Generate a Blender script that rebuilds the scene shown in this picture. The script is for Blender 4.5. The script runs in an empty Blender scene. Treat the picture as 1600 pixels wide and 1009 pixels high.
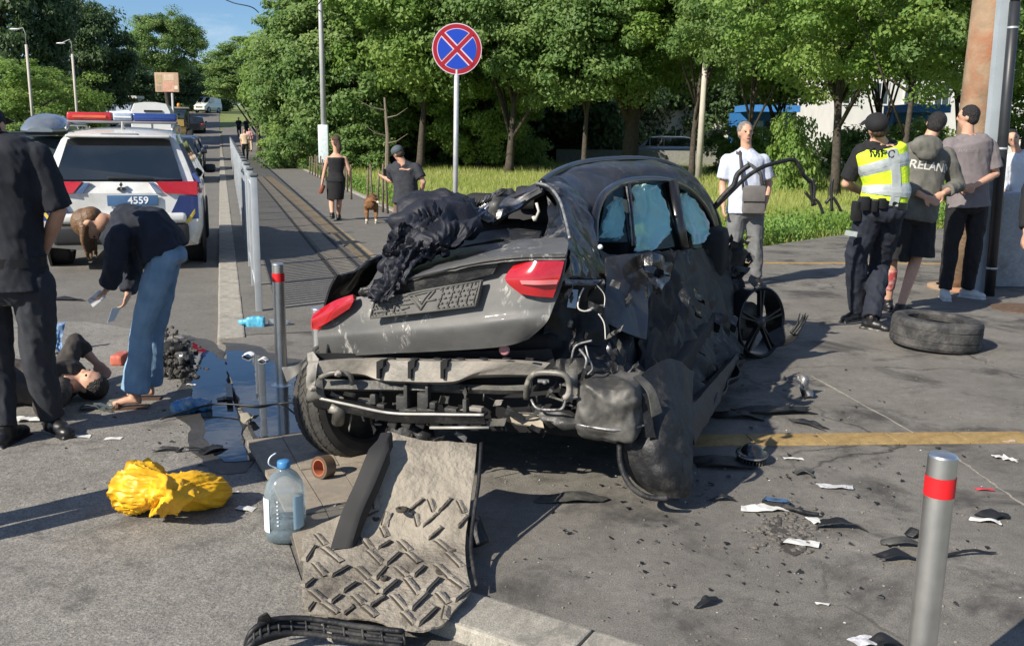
import bpy, bmesh, math, random
import numpy as np
from mathutils import Vector, Matrix, noise, Quaternion
random.seed(7); np.random.seed(7)
sc = bpy.context.scene
COL = sc.collection
TS = bpy.data.scenes.new('bench')          # side scene in which modifiers are evaluated
R = math.radians
# ------------------------------------------------------------------ camera
FPX = 1450.0; CAMH = 1.62; PITCH = R(11.46); ROLL = R(0.8)
cd = bpy.data.cameras.new('camera'); cam = bpy.data.objects.new('camera', cd); COL.objects.link(cam)
cd.sensor_width = 36; cd.lens = 36*FPX/1600; cd.clip_end = 2000; cd.clip_start = .05
RM = Matrix.Rotation(R(90)-PITCH, 3, 'X') @ Matrix.Rotation(ROLL, 3, 'Z')
cam.matrix_world = Matrix.Translation((0, 0, CAMH)) @ RM.to_4x4()
sc.camera = cam
# ------------------------------------------------------------------ sky and sun
SUN_EL = R(34); SHADOW = Vector((1, .86, 0)).normalized()      # direction in which shadows fall
wd = bpy.data.worlds.new('World'); sc.world = wd; wd.use_nodes = True
nt = wd.node_tree; nt.nodes.clear()
wo = nt.nodes.new('ShaderNodeOutputWorld'); bg = nt.nodes.new('ShaderNodeBackground')
sky = nt.nodes.new('ShaderNodeTexSky'); sky.sky_type = 'NISHITA'; sky.sun_disc = False
sky.sun_elevation = SUN_EL; sky.sun_rotation = math.atan2(-SHADOW.x, -SHADOW.y)
sky.air_density = 1.0; sky.dust_density = .15; sky.ozone_density = 3.5
tc = nt.nodes.new('ShaderNodeTexCoord'); mp = nt.nodes.new('ShaderNodeMapping'); mp.inputs['Scale'].default_value = (3, 3, 9)
cn = nt.nodes.new('ShaderNodeTexNoise'); cn.inputs['Scale'].default_value = 1.6; cn.inputs['Detail'].default_value = 7; cn.inputs['Roughness'].default_value = .6
cr = nt.nodes.new('ShaderNodeValToRGB'); cr.color_ramp.elements[0].position = .47; cr.color_ramp.elements[1].position = .72
cr.color_ramp.elements[1].color = (.75, .75, .75, 1)
mx = nt.nodes.new('ShaderNodeMixRGB'); mx.inputs[2].default_value = (7.5, 8.0, 8.8, 1)
nt.links.new(tc.outputs['Generated'], mp.inputs[0]); nt.links.new(mp.outputs[0], cn.inputs['Vector'])
nt.links.new(cn.outputs[0], cr.inputs[0]); nt.links.new(cr.outputs[0], mx.inputs[0]); tn = nt.nodes.new('ShaderNodeMixRGB'); tn.blend_type = 'MULTIPLY'; tn.inputs[0].default_value = 1; tn.inputs[2].default_value = (.74, .88, 1.05, 1); nt.links.new(sky.outputs[0], tn.inputs[1]); nt.links.new(tn.outputs[0], mx.inputs[1])
nt.links.new(mx.outputs[0], bg.inputs[0]); nt.links.new(bg.outputs[0], wo.inputs[0])
bg.inputs[1].default_value = .07
sl = bpy.data.lights.new('sun', 'SUN'); sl.energy = 4.6; sl.angle = R(.53); sl.color = (1, .92, .79)
so = bpy.data.objects.new('sun', sl); COL.objects.link(so)
sd = Vector((SHADOW.x*math.cos(SUN_EL), SHADOW.y*math.cos(SUN_EL), -math.sin(SUN_EL)))
so.rotation_euler = sd.to_track_quat('-Z', 'Y').to_euler(); so.location = (-10, -8, 15)
sc.view_settings.view_transform = 'Standard'; sc.view_settings.look = 'None'
sc.view_settings.exposure = .76; sc.view_settings.gamma = 1; sc.view_settings.use_curve_mapping = False
sc.render.engine = 'CYCLES'
sc.cycles.max_bounces = 6; sc.cycles.transparent_max_bounces = 8; sc.cycles.diffuse_bounces = 2
# ------------------------------------------------------------------ geometry of the place
def ray(u, v):
    return (RM @ Vector(((u-800)/FPX, (504.5-v)/FPX, -1))).normalized()
CO = Vector((0, 0, CAMH))
def P(u, v, z=0.0):
    d = ray(u, v); t = (z-CAMH)/d.z
    return CO + d*t
def D(u, v, y):
    d = ray(u, v); return CO + d*(y/d.y)
def PL(u, v, p0, n):
    d = ray(u, v); t = (p0-CO).dot(n)/d.dot(n)
    return CO + d*t
ROADZ = -.05
def gh(y):
    if y < 60: return 0.
    t = min((y-60)/75., 1.); t = t*t*(3-2*t)
    return 4.2*t + max(0, y-135)*.03
def G(u, v, z=0.0):                       # point of the rolling ground seen there
    d = ray(u, v); t = 3.0
    while t < 400:
        p = CO+d*t
        if p.z < gh(p.y)+z: return p
        t += .05 if t < 40 else .25
    return CO+d*400
# ------------------------------------------------------------------ tagging
def tag(o, label=None, cat=None, group=None, kind=None):
    if label: o['label'] = label
    if cat: o['category'] = cat
    if group: o['group'] = group
    if kind: o['kind'] = kind
    return o
def empty(name, loc, label, cat, group=None, rz=0):
    o = bpy.data.objects.new(name, None); COL.objects.link(o); o.location = loc; o.rotation_euler = (0, 0, rz)
    o.empty_display_size = .1
    tag(o, label, cat, group)
    return o
def copy_tree(o, parent=None):
    c = o.copy(); COL.objects.link(c)
    if parent: c.parent = parent
    for ch in list(o.children): copy_tree(ch, c)
    return c
# ------------------------------------------------------------------ mesh builder (world or local coords)
class MB:
    def __init__(s): s.v = []; s.f = []; s.uv = None
    def add(s, vs, fs):
        b = len(s.v); s.v += [tuple(x) for x in vs]; s.f += [tuple(i+b for i in f) for f in fs]; return s
    def box(s, c, size, M=None, bev=0):
        x, y, z = [a/2 for a in size]; c = Vector(c)
        if bev <= 0:
            vs = [Vector((i*x, j*y, k*z)) for i in (-1, 1) for j in (-1, 1) for k in (-1, 1)]
            fs = [(0,1,3,2),(4,6,7,5),(0,4,5,1),(2,3,7,6),(0,2,6,4),(1,5,7,3)]
        else:
            b = min(bev, x*.9, y*.9, z*.9)
            bm = bmesh.new(); bmesh.ops.create_cube(bm, size=1)
            for v_ in bm.verts: v_.co = Vector((v_.co.x*2*x, v_.co.y*2*y, v_.co.z*2*z))
            bmesh.ops.bevel(bm, geom=bm.edges[:], offset=b, segments=2, affect='EDGES', profile=.6)
            bm.verts.ensure_lookup_table()
            vs = [v_.co.copy() for v_ in bm.verts]; fs = [[w.index for w in f.verts] for f in bm.faces]; bm.free()
        if M is not None: vs = [M @ q for q in vs]
        return s.add([q+c for q in vs], fs)
    def tube(s, pts, r, n=8, cap=True):
        pts = [Vector(p) for p in pts]; rs = r if isinstance(r, (list, tuple)) else [r]*len(pts)
        vs = []; fs = []; prev = None
        for i, p in enumerate(pts):
            t = (pts[min(i+1, len(pts)-1)]-pts[max(i-1, 0)])
            if t.length < 1e-9: t = Vector((0, 0, 1))
            t.normalize()
            if prev is None: a = t.orthogonal().normalized()
            else:
                a = prev - t*prev.dot(t)
                a = a.normalized() if a.length > 1e-6 else t.orthogonal().normalized()
            prev = a; b = t.cross(a)
            for k in range(n):
                an = 2*math.pi*k/n; vs.append(p+(a*math.cos(an)+b*math.sin(an))*rs[i])
        for i in range(len(pts)-1):
            for k in range(n):
                fs.append((i*n+k, i*n+(k+1) % n, (i+1)*n+(k+1) % n, (i+1)*n+k))
        if cap:
            fs.append(tuple(range(n-1, -1, -1))); m = (len(pts)-1)*n; fs.append(tuple(m+k for k in range(n)))
        return s.add(vs, fs)
    def lathe(s, prof, M=None, n=24, cap=True):      # prof: (r, h) along local z
        vs = []; fs = []
        for r, h in prof:
            for k in range(n):
                a = 2*math.pi*k/n; vs.append(Vector((r*math.cos(a), r*math.sin(a), h)))
        for i in range(len(prof)-1):
            for k in range(n): fs.append((i*n+k, i*n+(k+1) % n, (i+1)*n+(k+1) % n, (i+1)*n+k))
        if cap:
            fs.append(tuple(range(n-1, -1, -1))); m = (len(prof)-1)*n; fs.append(tuple(m+k for k in range(n)))
        if M is not None: vs = [M @ q for q in vs]
        return s.add(vs, fs)
    def ell(s, c, r, M=None, nu=14, nv=10):
        c = Vector(c); vs = []; fs = []
        r = (r, r, r) if not isinstance(r, (tuple, list)) else r
        for j in range(1, nv):
            th = math.pi*j/nv
            for i in range(nu):
                ph = 2*math.pi*i/nu
                q = Vector((math.sin(th)*math.cos(ph)*r[0], math.sin(th)*math.sin(ph)*r[1], math.cos(th)*r[2]))
                vs.append(q)
        top = len(vs); vs += [Vector((0, 0, r[2])), Vector((0, 0, -r[2]))]
        for j in range(nv-2):
            for i in range(nu): fs.append((j*nu+i, (j+1)*nu+i, (j+1)*nu+(i+1) % nu, j*nu+(i+1) % nu))
        for i in range(nu):
            fs.append((top, i, (i+1) % nu)); fs.append((top+1, (nv-2)*nu+(i+1) % nu, (nv-2)*nu+i))
        if M is not None: vs = [M @ q for q in vs]
        return s.add([q+c for q in vs], fs)
    def prism(s, poly, ext):                        # planar polygon (3D points) extruded by vector
        ext = Vector(ext); n = len(poly); a = [Vector(p) for p in poly]
        return s.add(a+[p+ext for p in a], [tuple(range(n)), tuple(range(2*n-1, n-1, -1))]+[(i, i+n, (i+1) % n+n, (i+1) % n) for i in range(n)])
    def loft(s, rings, closed=True, cap=True):
        n = len(rings[0]); vs = [Vector(p) for r in rings for p in r]; fs = []
        for i in range(len(rings)-1):
            for k in range(n if closed else n-1): fs.append((i*n+k, i*n+(k+1) % n, (i+1)*n+(k+1) % n, (i+1)*n+k))
        if cap and closed:
            fs.append(tuple(range(n-1, -1, -1))); m = (len(rings)-1)*n; fs.append(tuple(m+k for k in range(n)))
        return s.add(vs, fs)
    def grid(s, rows):
        return s.loft(rows, closed=False, cap=False)
    def build(s, name, m, parent=None, smooth=False, fixn=True, autos=None):
        me = bpy.data.meshes.new(name); me.from_pydata(s.v, [], s.f)
        if fixn:
            bm = bmesh.new(); bm.from_mesh(me); bmesh.ops.recalc_face_normals(bm, faces=bm.faces); bm.to_mesh(me); bm.free()
        me.materials.append(m)
        if smooth: me.polygons.foreach_set('use_smooth', [True]*len(me.polygons))
        if autos is not None and smooth:
            bm = bmesh.new(); bm.from_mesh(me)
            for e in bm.edges:
                if len(e.link_faces) == 2 and e.calc_face_angle(0) > R(autos): e.smooth = False
            bm.to_mesh(me); bm.free()
        o = bpy.data.objects.new(name, me); COL.objects.link(o)
        put(o, parent)
        return o
def put(o, parent):
    # geometry is given in world coordinates; a thing's root Empty stands at the thing's base
    if parent is None: return
    o.parent = parent
    root = parent
    while root.parent: root = root.parent
    if root.type == 'EMPTY' and root.name not in LOCAL and o.type == 'MESH':
        o.data.transform((Matrix.Translation(root.location) @ Matrix.Rotation(root.rotation_euler.z, 4, 'Z')).inverted())
LOCAL = set()                              # names of empties whose parts are given in local coords
def local_empty(name, label, cat, group=None):
    o = empty(name, (0, 0, 0), label, cat, group); LOCAL.add(o.name); return o
# ------------------------------------------------------------------ splines and patches
def cr1(p0, p1, p2, p3, t):
    return .5*((2*p1)+(p2-p0)*t+(2*p0-5*p1+4*p2-p3)*t*t+(3*p1-p0-3*p2+p3)*t*t*t)
def spline(pts, n, lin=False):
    pts = [Vector(p) for p in pts]; m = len(pts)
    if m == 1: return [pts[0].copy() for _ in range(n)]
    out = []
    for i in range(n):
        x = i/(n-1)*(m-1); k = min(int(x), m-2); t = x-k
        if lin: out.append(pts[k].lerp(pts[k+1], t)); continue
        out.append(cr1(pts[max(k-1, 0)], pts[k], pts[k+1], pts[min(k+2, m-1)], t))
    return out
def patch(rows, nu, nv, lin=False, vlin=None):
    rr = [spline(r, nu, lin) for r in rows]
    cols = [spline([r[i] for r in rr], nv, lin if vlin is None else vlin) for i in range(nu)]
    return [[cols[i][j] for i in range(nu)] for j in range(nv)]
def sheet(rows, name, m, parent, nu=24, nv=16, th=.004, crump=0, cs=4., seed=0, lin=False, smooth=True, toward=None, autos=35, vlin=None, fine=0, folds=None):
    g = patch(rows, nu, nv, lin, vlin)
    # normals
    N = []
    for j in range(nv):
        r_ = []
        for i in range(nu):
            a = g[j][min(i+1, nu-1)]-g[j][max(i-1, 0)]; b = g[min(j+1, nv-1)][i]-g[max(j-1, 0)][i]
            n_ = a.cross(b)
            n_ = n_.normalized() if n_.length > 1e-9 else Vector((0, 0, 1))
            r_.append(n_)
        N.append(r_)
    tw = toward if toward is not None else CO
    sg = 1 if N[nv//2][nu//2].dot(tw-g[nv//2][nu//2]) > 0 else -1
    front = []; back = []
    for j in range(nv):
        fr = []; bk = []
        for i in range(nu):
            q = g[j][i]; n_ = N[j][i]*sg; d = 0
            if crump:
                pp = q*cs+Vector((seed*3.1, seed*1.7, seed))
                vv = noise.voronoi(pp)[0]
                d = crump*((vv[1]-vv[0])*1.6-.7+.8*noise.noise(pp*.7))
            if folds:
                fa_, fu, fv, sk = folds; s_ = i/(nu-1); t_ = j/(nv-1); w_ = .35*noise.noise(Vector((s_*2.3, t_*2.3, seed+9.))); xx = s_+sk*t_+w_; yy = t_-sk*s_
                a_ = noise.noise(Vector((xx*fu, yy*fv, seed*1.3))); b_ = noise.noise(Vector((xx*fu*2.3, yy*fv*2.6, seed+4.)))
                d += fa_*((1-abs(a_)*3)*.8+(1-abs(b_)*3)*.4-.3)
            if fine: d += fine*noise.turbulence(q*cs*5, 3, False)
            f_ = q+n_*d; fr.append(f_); bk.append(f_-n_*th)
        front.append(fr); back.append(bk)
    mb = MB(); vs = [p for r_ in front for p in r_]+[p for r_ in back for p in r_]; o = nu*nv; fs = []
    for j in range(nv-1):
        for i in range(nu-1):
            a, b, c, d = j*nu+i, j*nu+i+1, (j+1)*nu+i+1, (j+1)*nu+i
            fs.append((a, b, c, d)); fs.append((o+d, o+c, o+b, o+a))
    ed = [(j*nu, (j+1)*nu) for j in range(nv-1)]+[((j+1)*nu+nu-1, j*nu+nu-1) for j in range(nv-1)]
    ed += [(i+1, i) for i in range(nu-1)]+[((nv-1)*nu+i, (nv-1)*nu+i+1) for i in range(nu-1)]
    for a, b in ed: fs.append((a, b, o+b, o+a))
    mb.add(vs, fs)
    ob = mb.build(name, m, parent, smooth, autos=autos)
    return ob
def poly_sheet(pts, name, m, z, th=.0, parent=None):      # flat polygon sheet, triangulated
    bm = bmesh.new(); vs = [bm.verts.new((p[0], p[1], z)) for p in pts]
    f = bm.faces.new(vs); bm.normal_update()
    if f.normal.z < 0: bmesh.ops.reverse_faces(bm, faces=[f])
    if th:
        r_ = bmesh.ops.extrude_face_region(bm, geom=[f])
        for g in r_['geom']:
            if isinstance(g, bmesh.types.BMVert): g.co.z += th
        bmesh.ops.recalc_face_normals(bm, faces=bm.faces)
    bmesh.ops.triangulate(bm, faces=[f for f in bm.faces if len(f.verts) > 4])
    me = bpy.data.meshes.new(name); bm.to_mesh(me); bm.free(); me.materials.append(m)
    o = bpy.data.objects.new(name, me); COL.objects.link(o); put(o, parent); return o
# ------------------------------------------------------------------ materials
MC = {}
def mat(name, col, rough=.6, metal=0, var=.15, scale=8., bump=0, bscale=60., col2=None, coat=0, spec=.5, dust=None, dscale=3., dlo=.45, dhi=.65, trans=0, detail=4, scuff=None):
    if name in MC: return MC[name]
    m = bpy.data.materials.new(name); m.use_nodes = True; n = m.node_tree; b = n.nodes['Principled BSDF']
    L = n.links.new
    b.inputs['Roughness'].default_value = rough; b.inputs['Metallic'].default_value = metal
    b.inputs['Specular IOR Level'].default_value = spec; b.inputs['Coat Weight'].default_value = coat
    tcn = n.nodes.new('ShaderNodeTexCoord'); co = tcn.outputs['Object']
    nz = n.nodes.new('ShaderNodeTexNoise'); nz.inputs['Scale'].default_value = scale; nz.inputs['Detail'].default_value = detail
    L(co, nz.inputs['Vector'])
    rp = n.nodes.new('ShaderNodeValToRGB'); rp.color_ramp.elements[0].position = .3; rp.color_ramp.elements[1].position = .7
    c = Vector(col)
    lo = c*(1-var); hi = c*(1+var) if col2 is None else Vector(col2)
    if col2 is not None: lo = c
    rp.color_ramp.elements[0].color = (*lo, 1); rp.color_ramp.elements[1].color = (*hi, 1)
    L(nz.outputs[0], rp.inputs[0]); out = rp.outputs[0]
    if dust is not None:
        n2 = n.nodes.new('ShaderNodeTexNoise'); n2.inputs['Scale'].default_value = dscale; n2.inputs['Detail'].default_value = 8; n2.inputs['Roughness'].default_value = .65
        L(co, n2.inputs['Vector'])
        r2 = n.nodes.new('ShaderNodeValToRGB'); r2.color_ramp.elements[0].position = dlo; r2.color_ramp.elements[1].position = dhi
        L(n2.outputs[0], r2.inputs[0])
        mxn = n.nodes.new('ShaderNodeMixRGB'); L(r2.outputs[0], mxn.inputs[0]); L(out, mxn.inputs[1]); mxn.inputs[2].default_value = (*dust, 1); out = mxn.outputs[0]
        mr = n.nodes.new('ShaderNodeMapRange'); mr.inputs[3].default_value = rough; mr.inputs[4].default_value = max(rough, .75)
        L(r2.outputs[0], mr.inputs[0]); L(mr.outputs[0], b.inputs['Roughness'])
    if scuff is not None:
        n3 = n.nodes.new('ShaderNodeTexNoise'); n3.inputs['Scale'].default_value = 26; n3.inputs['Detail'].default_value = 9; n3.inputs['Roughness'].default_value = .75; n3.inputs['Distortion'].default_value = .8
        n4 = n.nodes.new('ShaderNodeTexNoise'); n4.inputs['Scale'].default_value = 3.2; n4.inputs['Detail'].default_value = 4
        mp3 = n.nodes.new('ShaderNodeMapping'); mp3.inputs['Scale'].default_value = (1, 1, .45); L(co, mp3.inputs[0]); L(mp3.outputs[0], n3.inputs['Vector']); L(co, n4.inputs['Vector'])
        r3 = n.nodes.new('ShaderNodeValToRGB'); r3.color_ramp.elements[0].position = .54; r3.color_ramp.elements[1].position = .60; L(n3.outputs[0], r3.inputs[0])
        r4 = n.nodes.new('ShaderNodeValToRGB'); r4.color_ramp.elements[0].position = .54; r4.color_ramp.elements[1].position = .64; L(n4.outputs[0], r4.inputs[0])
        m5 = n.nodes.new('ShaderNodeMath'); m5.operation = 'MULTIPLY'; L(r3.outputs[0], m5.inputs[0]); L(r4.outputs[0], m5.inputs[1])
        mx4 = n.nodes.new('ShaderNodeMixRGB'); L(m5.outputs[0], mx4.inputs[0]); L(out, mx4.inputs[1]); mx4.inputs[2].default_value = (*scuff, 1); out = mx4.outputs[0]
    L(out, b.inputs['Base Color'])
    if bump:
        bn = n.nodes.new('ShaderNodeTexNoise'); bn.inputs['Scale'].default_value = bscale; bn.inputs['Detail'].default_value = 5
        L(co, bn.inputs['Vector']); bp = n.nodes.new('ShaderNodeBump'); bp.inputs['Strength'].default_value = bump; bp.inputs['Distance'].default_value = .02
        L(bn.outputs[0], bp.inputs['Height']); L(bp.outputs[0], b.inputs['Normal'])
    if trans: b.inputs['Transmission Weight'].default_value = trans
    MC[name] = m; return m
def pet_mat(name, tint, body):
    m = glass_mat(name, tint, .05, .08); n = m.node_tree; L = n.links.new; o = n.nodes['Material Output']; s0 = o.inputs[0].links[0].from_socket
    d = n.nodes.new('ShaderNodeBsdfTranslucent'); d.inputs[0].default_value = (*body, 1); d2 = n.nodes.new('ShaderNodeBsdfDiffuse'); d2.inputs[0].default_value = (*body, 1)
    a = n.nodes.new('ShaderNodeMixShader'); L(d.outputs[0], a.inputs[1]); L(d2.outputs[0], a.inputs[2]); b = n.nodes.new('ShaderNodeMixShader'); b.inputs[0].default_value = .22
    L(s0, b.inputs[1]); L(a.outputs[0], b.inputs[2]); L(b.outputs[0], o.inputs[0]); return m
def wrap_on(o, target, d, off=.003):       # lays flat lettering onto the cloth below it
    from mathutils.bvhtree import BVHTree
    bm = bmesh.new(); bm.from_mesh(o.data); bmesh.ops.triangulate(bm, faces=bm.faces)
    for _ in range(2): bmesh.ops.subdivide_edges(bm, edges=[e for e in bm.edges if e.calc_length() > .012], cuts=1); bmesh.ops.triangulate(bm, faces=bm.faces)
    bm.to_mesh(o.data); bm.free(); me = target.data; bv = BVHTree.FromPolygons([v.co.copy() for v in me.vertices], [p.vertices[:] for p in me.polygons]); d = Vector(d).normalized()
    for v in o.data.vertices:
        h = bv.ray_cast(v.co-d*.3, d)
        if h[0] is not None: v.co = h[0]-d*off
def glass_mat(name, tint, alpha, rough=.03, ior=1.45, refl=1.0):
    m = bpy.data.materials.new(name); m.use_nodes = True; n = m.node_tree; n.nodes.clear(); L = n.links.new
    o = n.nodes.new('ShaderNodeOutputMaterial'); t = n.nodes.new('ShaderNodeBsdfTransparent'); t.inputs[0].default_value = (*tint, 1)
    g = n.nodes.new('ShaderNodeBsdfGlossy'); g.inputs['Roughness'].default_value = rough
    fr = n.nodes.new('ShaderNodeFresnel'); fr.inputs[0].default_value = 1.5
    mu = n.nodes.new('ShaderNodeMath'); mu.operation = 'MULTIPLY'; mu.inputs[1].default_value = refl; ad = n.nodes.new('ShaderNodeMath'); ad.operation = 'ADD'; ad.inputs[1].default_value = alpha; fr.inputs[0].default_value = ior
    mxs = n.nodes.new('ShaderNodeMixShader'); L(fr.outputs[0], mu.inputs[0]); L(mu.outputs[0], ad.inputs[0]); L(ad.outputs[0], mxs.inputs[0]); L(t.outputs[0], mxs.inputs[1]); L(g.outputs[0], mxs.inputs[2]); L(mxs.outputs[0], o.inputs[0])
    MC[name] = m; return m
def text_part(txt, size, M, m, name, parent, ext=.001, bold=False):
    cu = bpy.data.curves.new(name, 'FONT'); cu.body = txt; cu.size = size; cu.extrude = ext; cu.align_x = 'CENTER'; cu.align_y = 'CENTER'; cu.materials.append(m)
    if bold: cu.offset = size*.02
    t = bpy.data.objects.new('tmp', cu); TS.collection.objects.link(t)
    TS.view_layers[0].update()
    me = bpy.data.meshes.new_from_object(t.evaluated_get(TS.view_layers[0].depsgraph))
    bpy.data.objects.remove(t); bpy.data.curves.remove(cu)
    me.transform(M); me.name = name
    o = bpy.data.objects.new(name, me); COL.objects.link(o); put(o, parent); return o
def frameM(o, x, y):                          # matrix whose x axis runs along x, y along y, origin o
    x = Vector(x).normalized(); z = x.cross(Vector(y)).normalized(); y = z.cross(x)
    return Matrix.Translation(Vector(o)) @ Matrix((x, y, z)).transposed().to_4x4()
# ================================================================== SETTING
def ground_material(name, c1, c2, stain, sscale, grain=1.0, wet=None, crack=True, rough=.85, bumpd=.01, gsc=170., stp=.56):
    m = bpy.data.materials.new(name); m.use_nodes = True; n = m.node_tree; b = n.nodes['Principled BSDF']; L = n.links.new
    tcn = n.nodes.new('ShaderNodeTexCoord'); co = tcn.outputs['Object']
    def NZ(sc_, det=6, ro=.6, dist=0):
        z = n.nodes.new('ShaderNodeTexNoise'); z.inputs['Scale'].default_value = sc_; z.inputs['Detail'].default_value = det; z.inputs['Roughness'].default_value = ro; z.inputs['Distortion'].default_value = dist
        L(co, z.inputs['Vector']); return z.outputs[0]
    def RP(src, p0, p1, a=(0, 0, 0, 1), c=(1, 1, 1, 1)):
        r = n.nodes.new('ShaderNodeValToRGB'); r.color_ramp.elements[0].position = p0; r.color_ramp.elements[1].position = p1
        r.color_ramp.elements[0].color = a; r.color_ramp.elements[1].color = c; L(src, r.inputs[0]); return r.outputs[0]
    def MX(f, a, c, mode='MIX'):
        x = n.nodes.new('ShaderNodeMixRGB'); x.blend_type = mode
        if isinstance(f, float): x.inputs[0].default_value = f
        else: L(f, x.inputs[0])
        L(a, x.inputs[1])
        if isinstance(c, tuple): x.inputs[2].default_value = (*c, 1)
        else: L(c, x.inputs[2])
        return x.outputs[0]
    base = RP(NZ(.9, 8, .65), .35, .68, (*c1, 1), (*c2, 1)); blot = RP(NZ(sscale*2.7, 9, .8, .2), .30, .62, (.70, .68, .66, 1), (1.08, 1.08, 1.08, 1)); base = MX(.8, base, blot, 'MULTIPLY')
    fine = RP(NZ(gsc, 3, .8), .3, .72, (.35, .35, .35, 1), (1.55, 1.52, 1.45, 1))
    base = MX(grain, base, fine, 'MULTIPLY')
    mid = RP(NZ(22, 6, .75), .35, .7, (.75, .75, .76, 1), (1.15, 1.14, 1.12, 1)); base = MX(.8, base, mid, 'MULTIPLY')
    st = RP(NZ(sscale, 8, .7, .4), stp, stp+.12); base = MX(st, base, stain)
    if crack:
        vn = n.nodes.new('ShaderNodeTexVoronoi'); vn.feature = 'DISTANCE_TO_EDGE'; vn.inputs['Scale'].default_value = .55
        dn = n.nodes.new('ShaderNodeTexNoise'); dn.inputs['Scale'].default_value = 3; dn.inputs['Detail'].default_value = 6; L(co, dn.inputs['Vector'])
        ad = n.nodes.new('ShaderNodeMixRGB'); ad.blend_type = 'ADD'; ad.inputs[0].default_value = .35; L(co, ad.inputs[1]); L(dn.outputs[1], ad.inputs[2]); L(ad.outputs[0], vn.inputs['Vector'])
        ck = RP(vn.outputs[0], .0, .008, (1, 1, 1, 1), (0, 0, 0, 1)); g2 = RP(NZ(.7, 3), .45, .6); ck = MX(1.0, ck, g2, 'MULTIPLY')
        base = MX(ck, base, (.03, .028, .025))
    L(base, b.inputs['Base Color']); b.inputs['Roughness'].default_value = rough
    bp = n.nodes.new('ShaderNodeBump'); bp.inputs['Strength'].default_value = .7; bp.inputs['Distance'].default_value = bumpd
    hb = MX(.5, NZ(gsc*.8, 4, .8), NZ(14, 6, .7)); L(hb, bp.inputs['Height']); L(bp.outputs[0], b.inputs['Normal'])
    MC[name] = m; return m
M_apron = ground_material('asphalt_apron', (.15, .143, .132), (.23, .22, .203), (.055, .051, .047), 1.5, stp=.51)
M_gravel = ground_material('asphalt_coarse', (.215, .208, .194), (.31, .30, .28), (.095, .09, .082), 3.4, grain=1.0, crack=False, bumpd=.02, gsc=120.)
M_path = ground_material('asphalt_path', (.15, .145, .135), (.185, .178, .165), (.13, .125, .115), 1.2, crack=False)
M_slab = ground_material('slab_paving', (.27, .235, .19), (.33, .29, .235), (.2, .175, .145), 2.0, crack=False, grain=.5, bumpd=.004)
M_kerb = ground_material('kerb_concrete', (.30, .285, .25), (.46, .44, .39), (.19, .18, .155), 5.0, crack=False, grain=.6)
M_yellow = ground_material('tactile_yellow', (.30, .20, .075), (.38, .27, .11), (.17, .13, .08), 5.0, crack=False, grain=.5, bumpd=.003)
M_soil = ground_material('grassy_soil', (.16, .21, .05), (.22, .27, .08), (.13, .14, .06), 1.4, crack=False)
M_block = ground_material('painted_block', (.32, .34, .36), (.44, .46, .48), (.2, .2, .2), 2.5, crack=False, grain=.3)
XL = lambda p: (p.x, p.y)
# terrain: the wide grassy ground the whole place stands on
mb = MB(); xs = [-260+20*i for i in range(27)]; ys = [-40, -20, 0, 10, 20, 30, 40, 50, 60, 66, 72, 78, 84, 90, 97, 104, 111, 118, 126, 135, 160, 200, 260, 340, 450]
rows = [[Vector((x, y, gh(y)-.09)) for x in xs] for y in ys]; mb.grid(rows)
tag(mb.build('ground', M_soil), kind='structure')
# the road: asphalt left of the kerb line, climbing in the distance
kerb_far = [P(345, 240), P(352, 525)]
kd = (kerb_far[0]-kerb_far[1]); kd.z = 0; kd.normalize()           # direction of the road
kn = Vector((kd.y, -kd.x, 0))                                       # to the right of it
K0 = Vector((kerb_far[1].x, kerb_far[1].y, 0))
def KP(along, side, z=0): return K0+kd*along+kn*side+Vector((0, 0, z))
mb = MB(); rows = []
for a in [-14, -6, -3, 0, 4, 8, 14, 20, 30, 40, 50, 55, 60, 64, 68, 72, 76, 80, 85, 90, 96, 102, 110, 118, 126, 134]:
    r_ = []
    for s_ in [-60, -40, -25, -15, -8, -4, -1, -.01]:
        p = KP(a, s_ if a > 0 else s_ + (4 if s_ > -2 else 0)); r_.append(Vector((p.x, p.y, gh(p.y)+ROADZ)))
    rows.append(r_)
mb.grid(rows); tag(mb.build('road', M_path), kind='structure')
near = [(-14, -8), (-14, 5.2), (0, 5.2), (-1.0, 2.2), (-1.0, 9), (-2, 10), (-14, 13)]
# near carriageway, coarse worn asphalt
edge = [P(352, 530), P(372, 600), P(400, 690), P(436, 790), P(470, 888), P(640, 1020), P(900, 1080)]
edge = [Vector((p.x, p.y, 0)) for p in edge]
poly = [(-16, -4), (2.2, -4), (2.2, .5)]+[(p.x, p.y) for p in reversed(edge[2:])]+[(edge[1].x, edge[1].y), (edge[0].x, edge[0].y), (KP(-.1, -1.5).x, 8.0), (-16, 8.0)]
tag(poly_sheet(poly, 'near_road', M_gravel, ROADZ+.004), kind='structure')
# pavement on which the wreck stands
pts = [(edge[0].x, edge[0].y)]+[(e.x, e.y) for e in edge[1:5]]+[XL(P(700, 952)), XL(P(890, 1012)), (2.1, 1.0), (14, .6), (26, 12), (26, 16)]
far_r = [XL(P(1600, 350)), XL(P(1320, 366)), XL(P(1170, 388)), XL(P(900, 375)), XL(P(612, 362)), XL(P(360, 362))]
pts += [(26, 18)]+far_r[:]
tag(poly_sheet(pts, 'pavement', M_apron, -.0), kind='structure')
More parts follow.
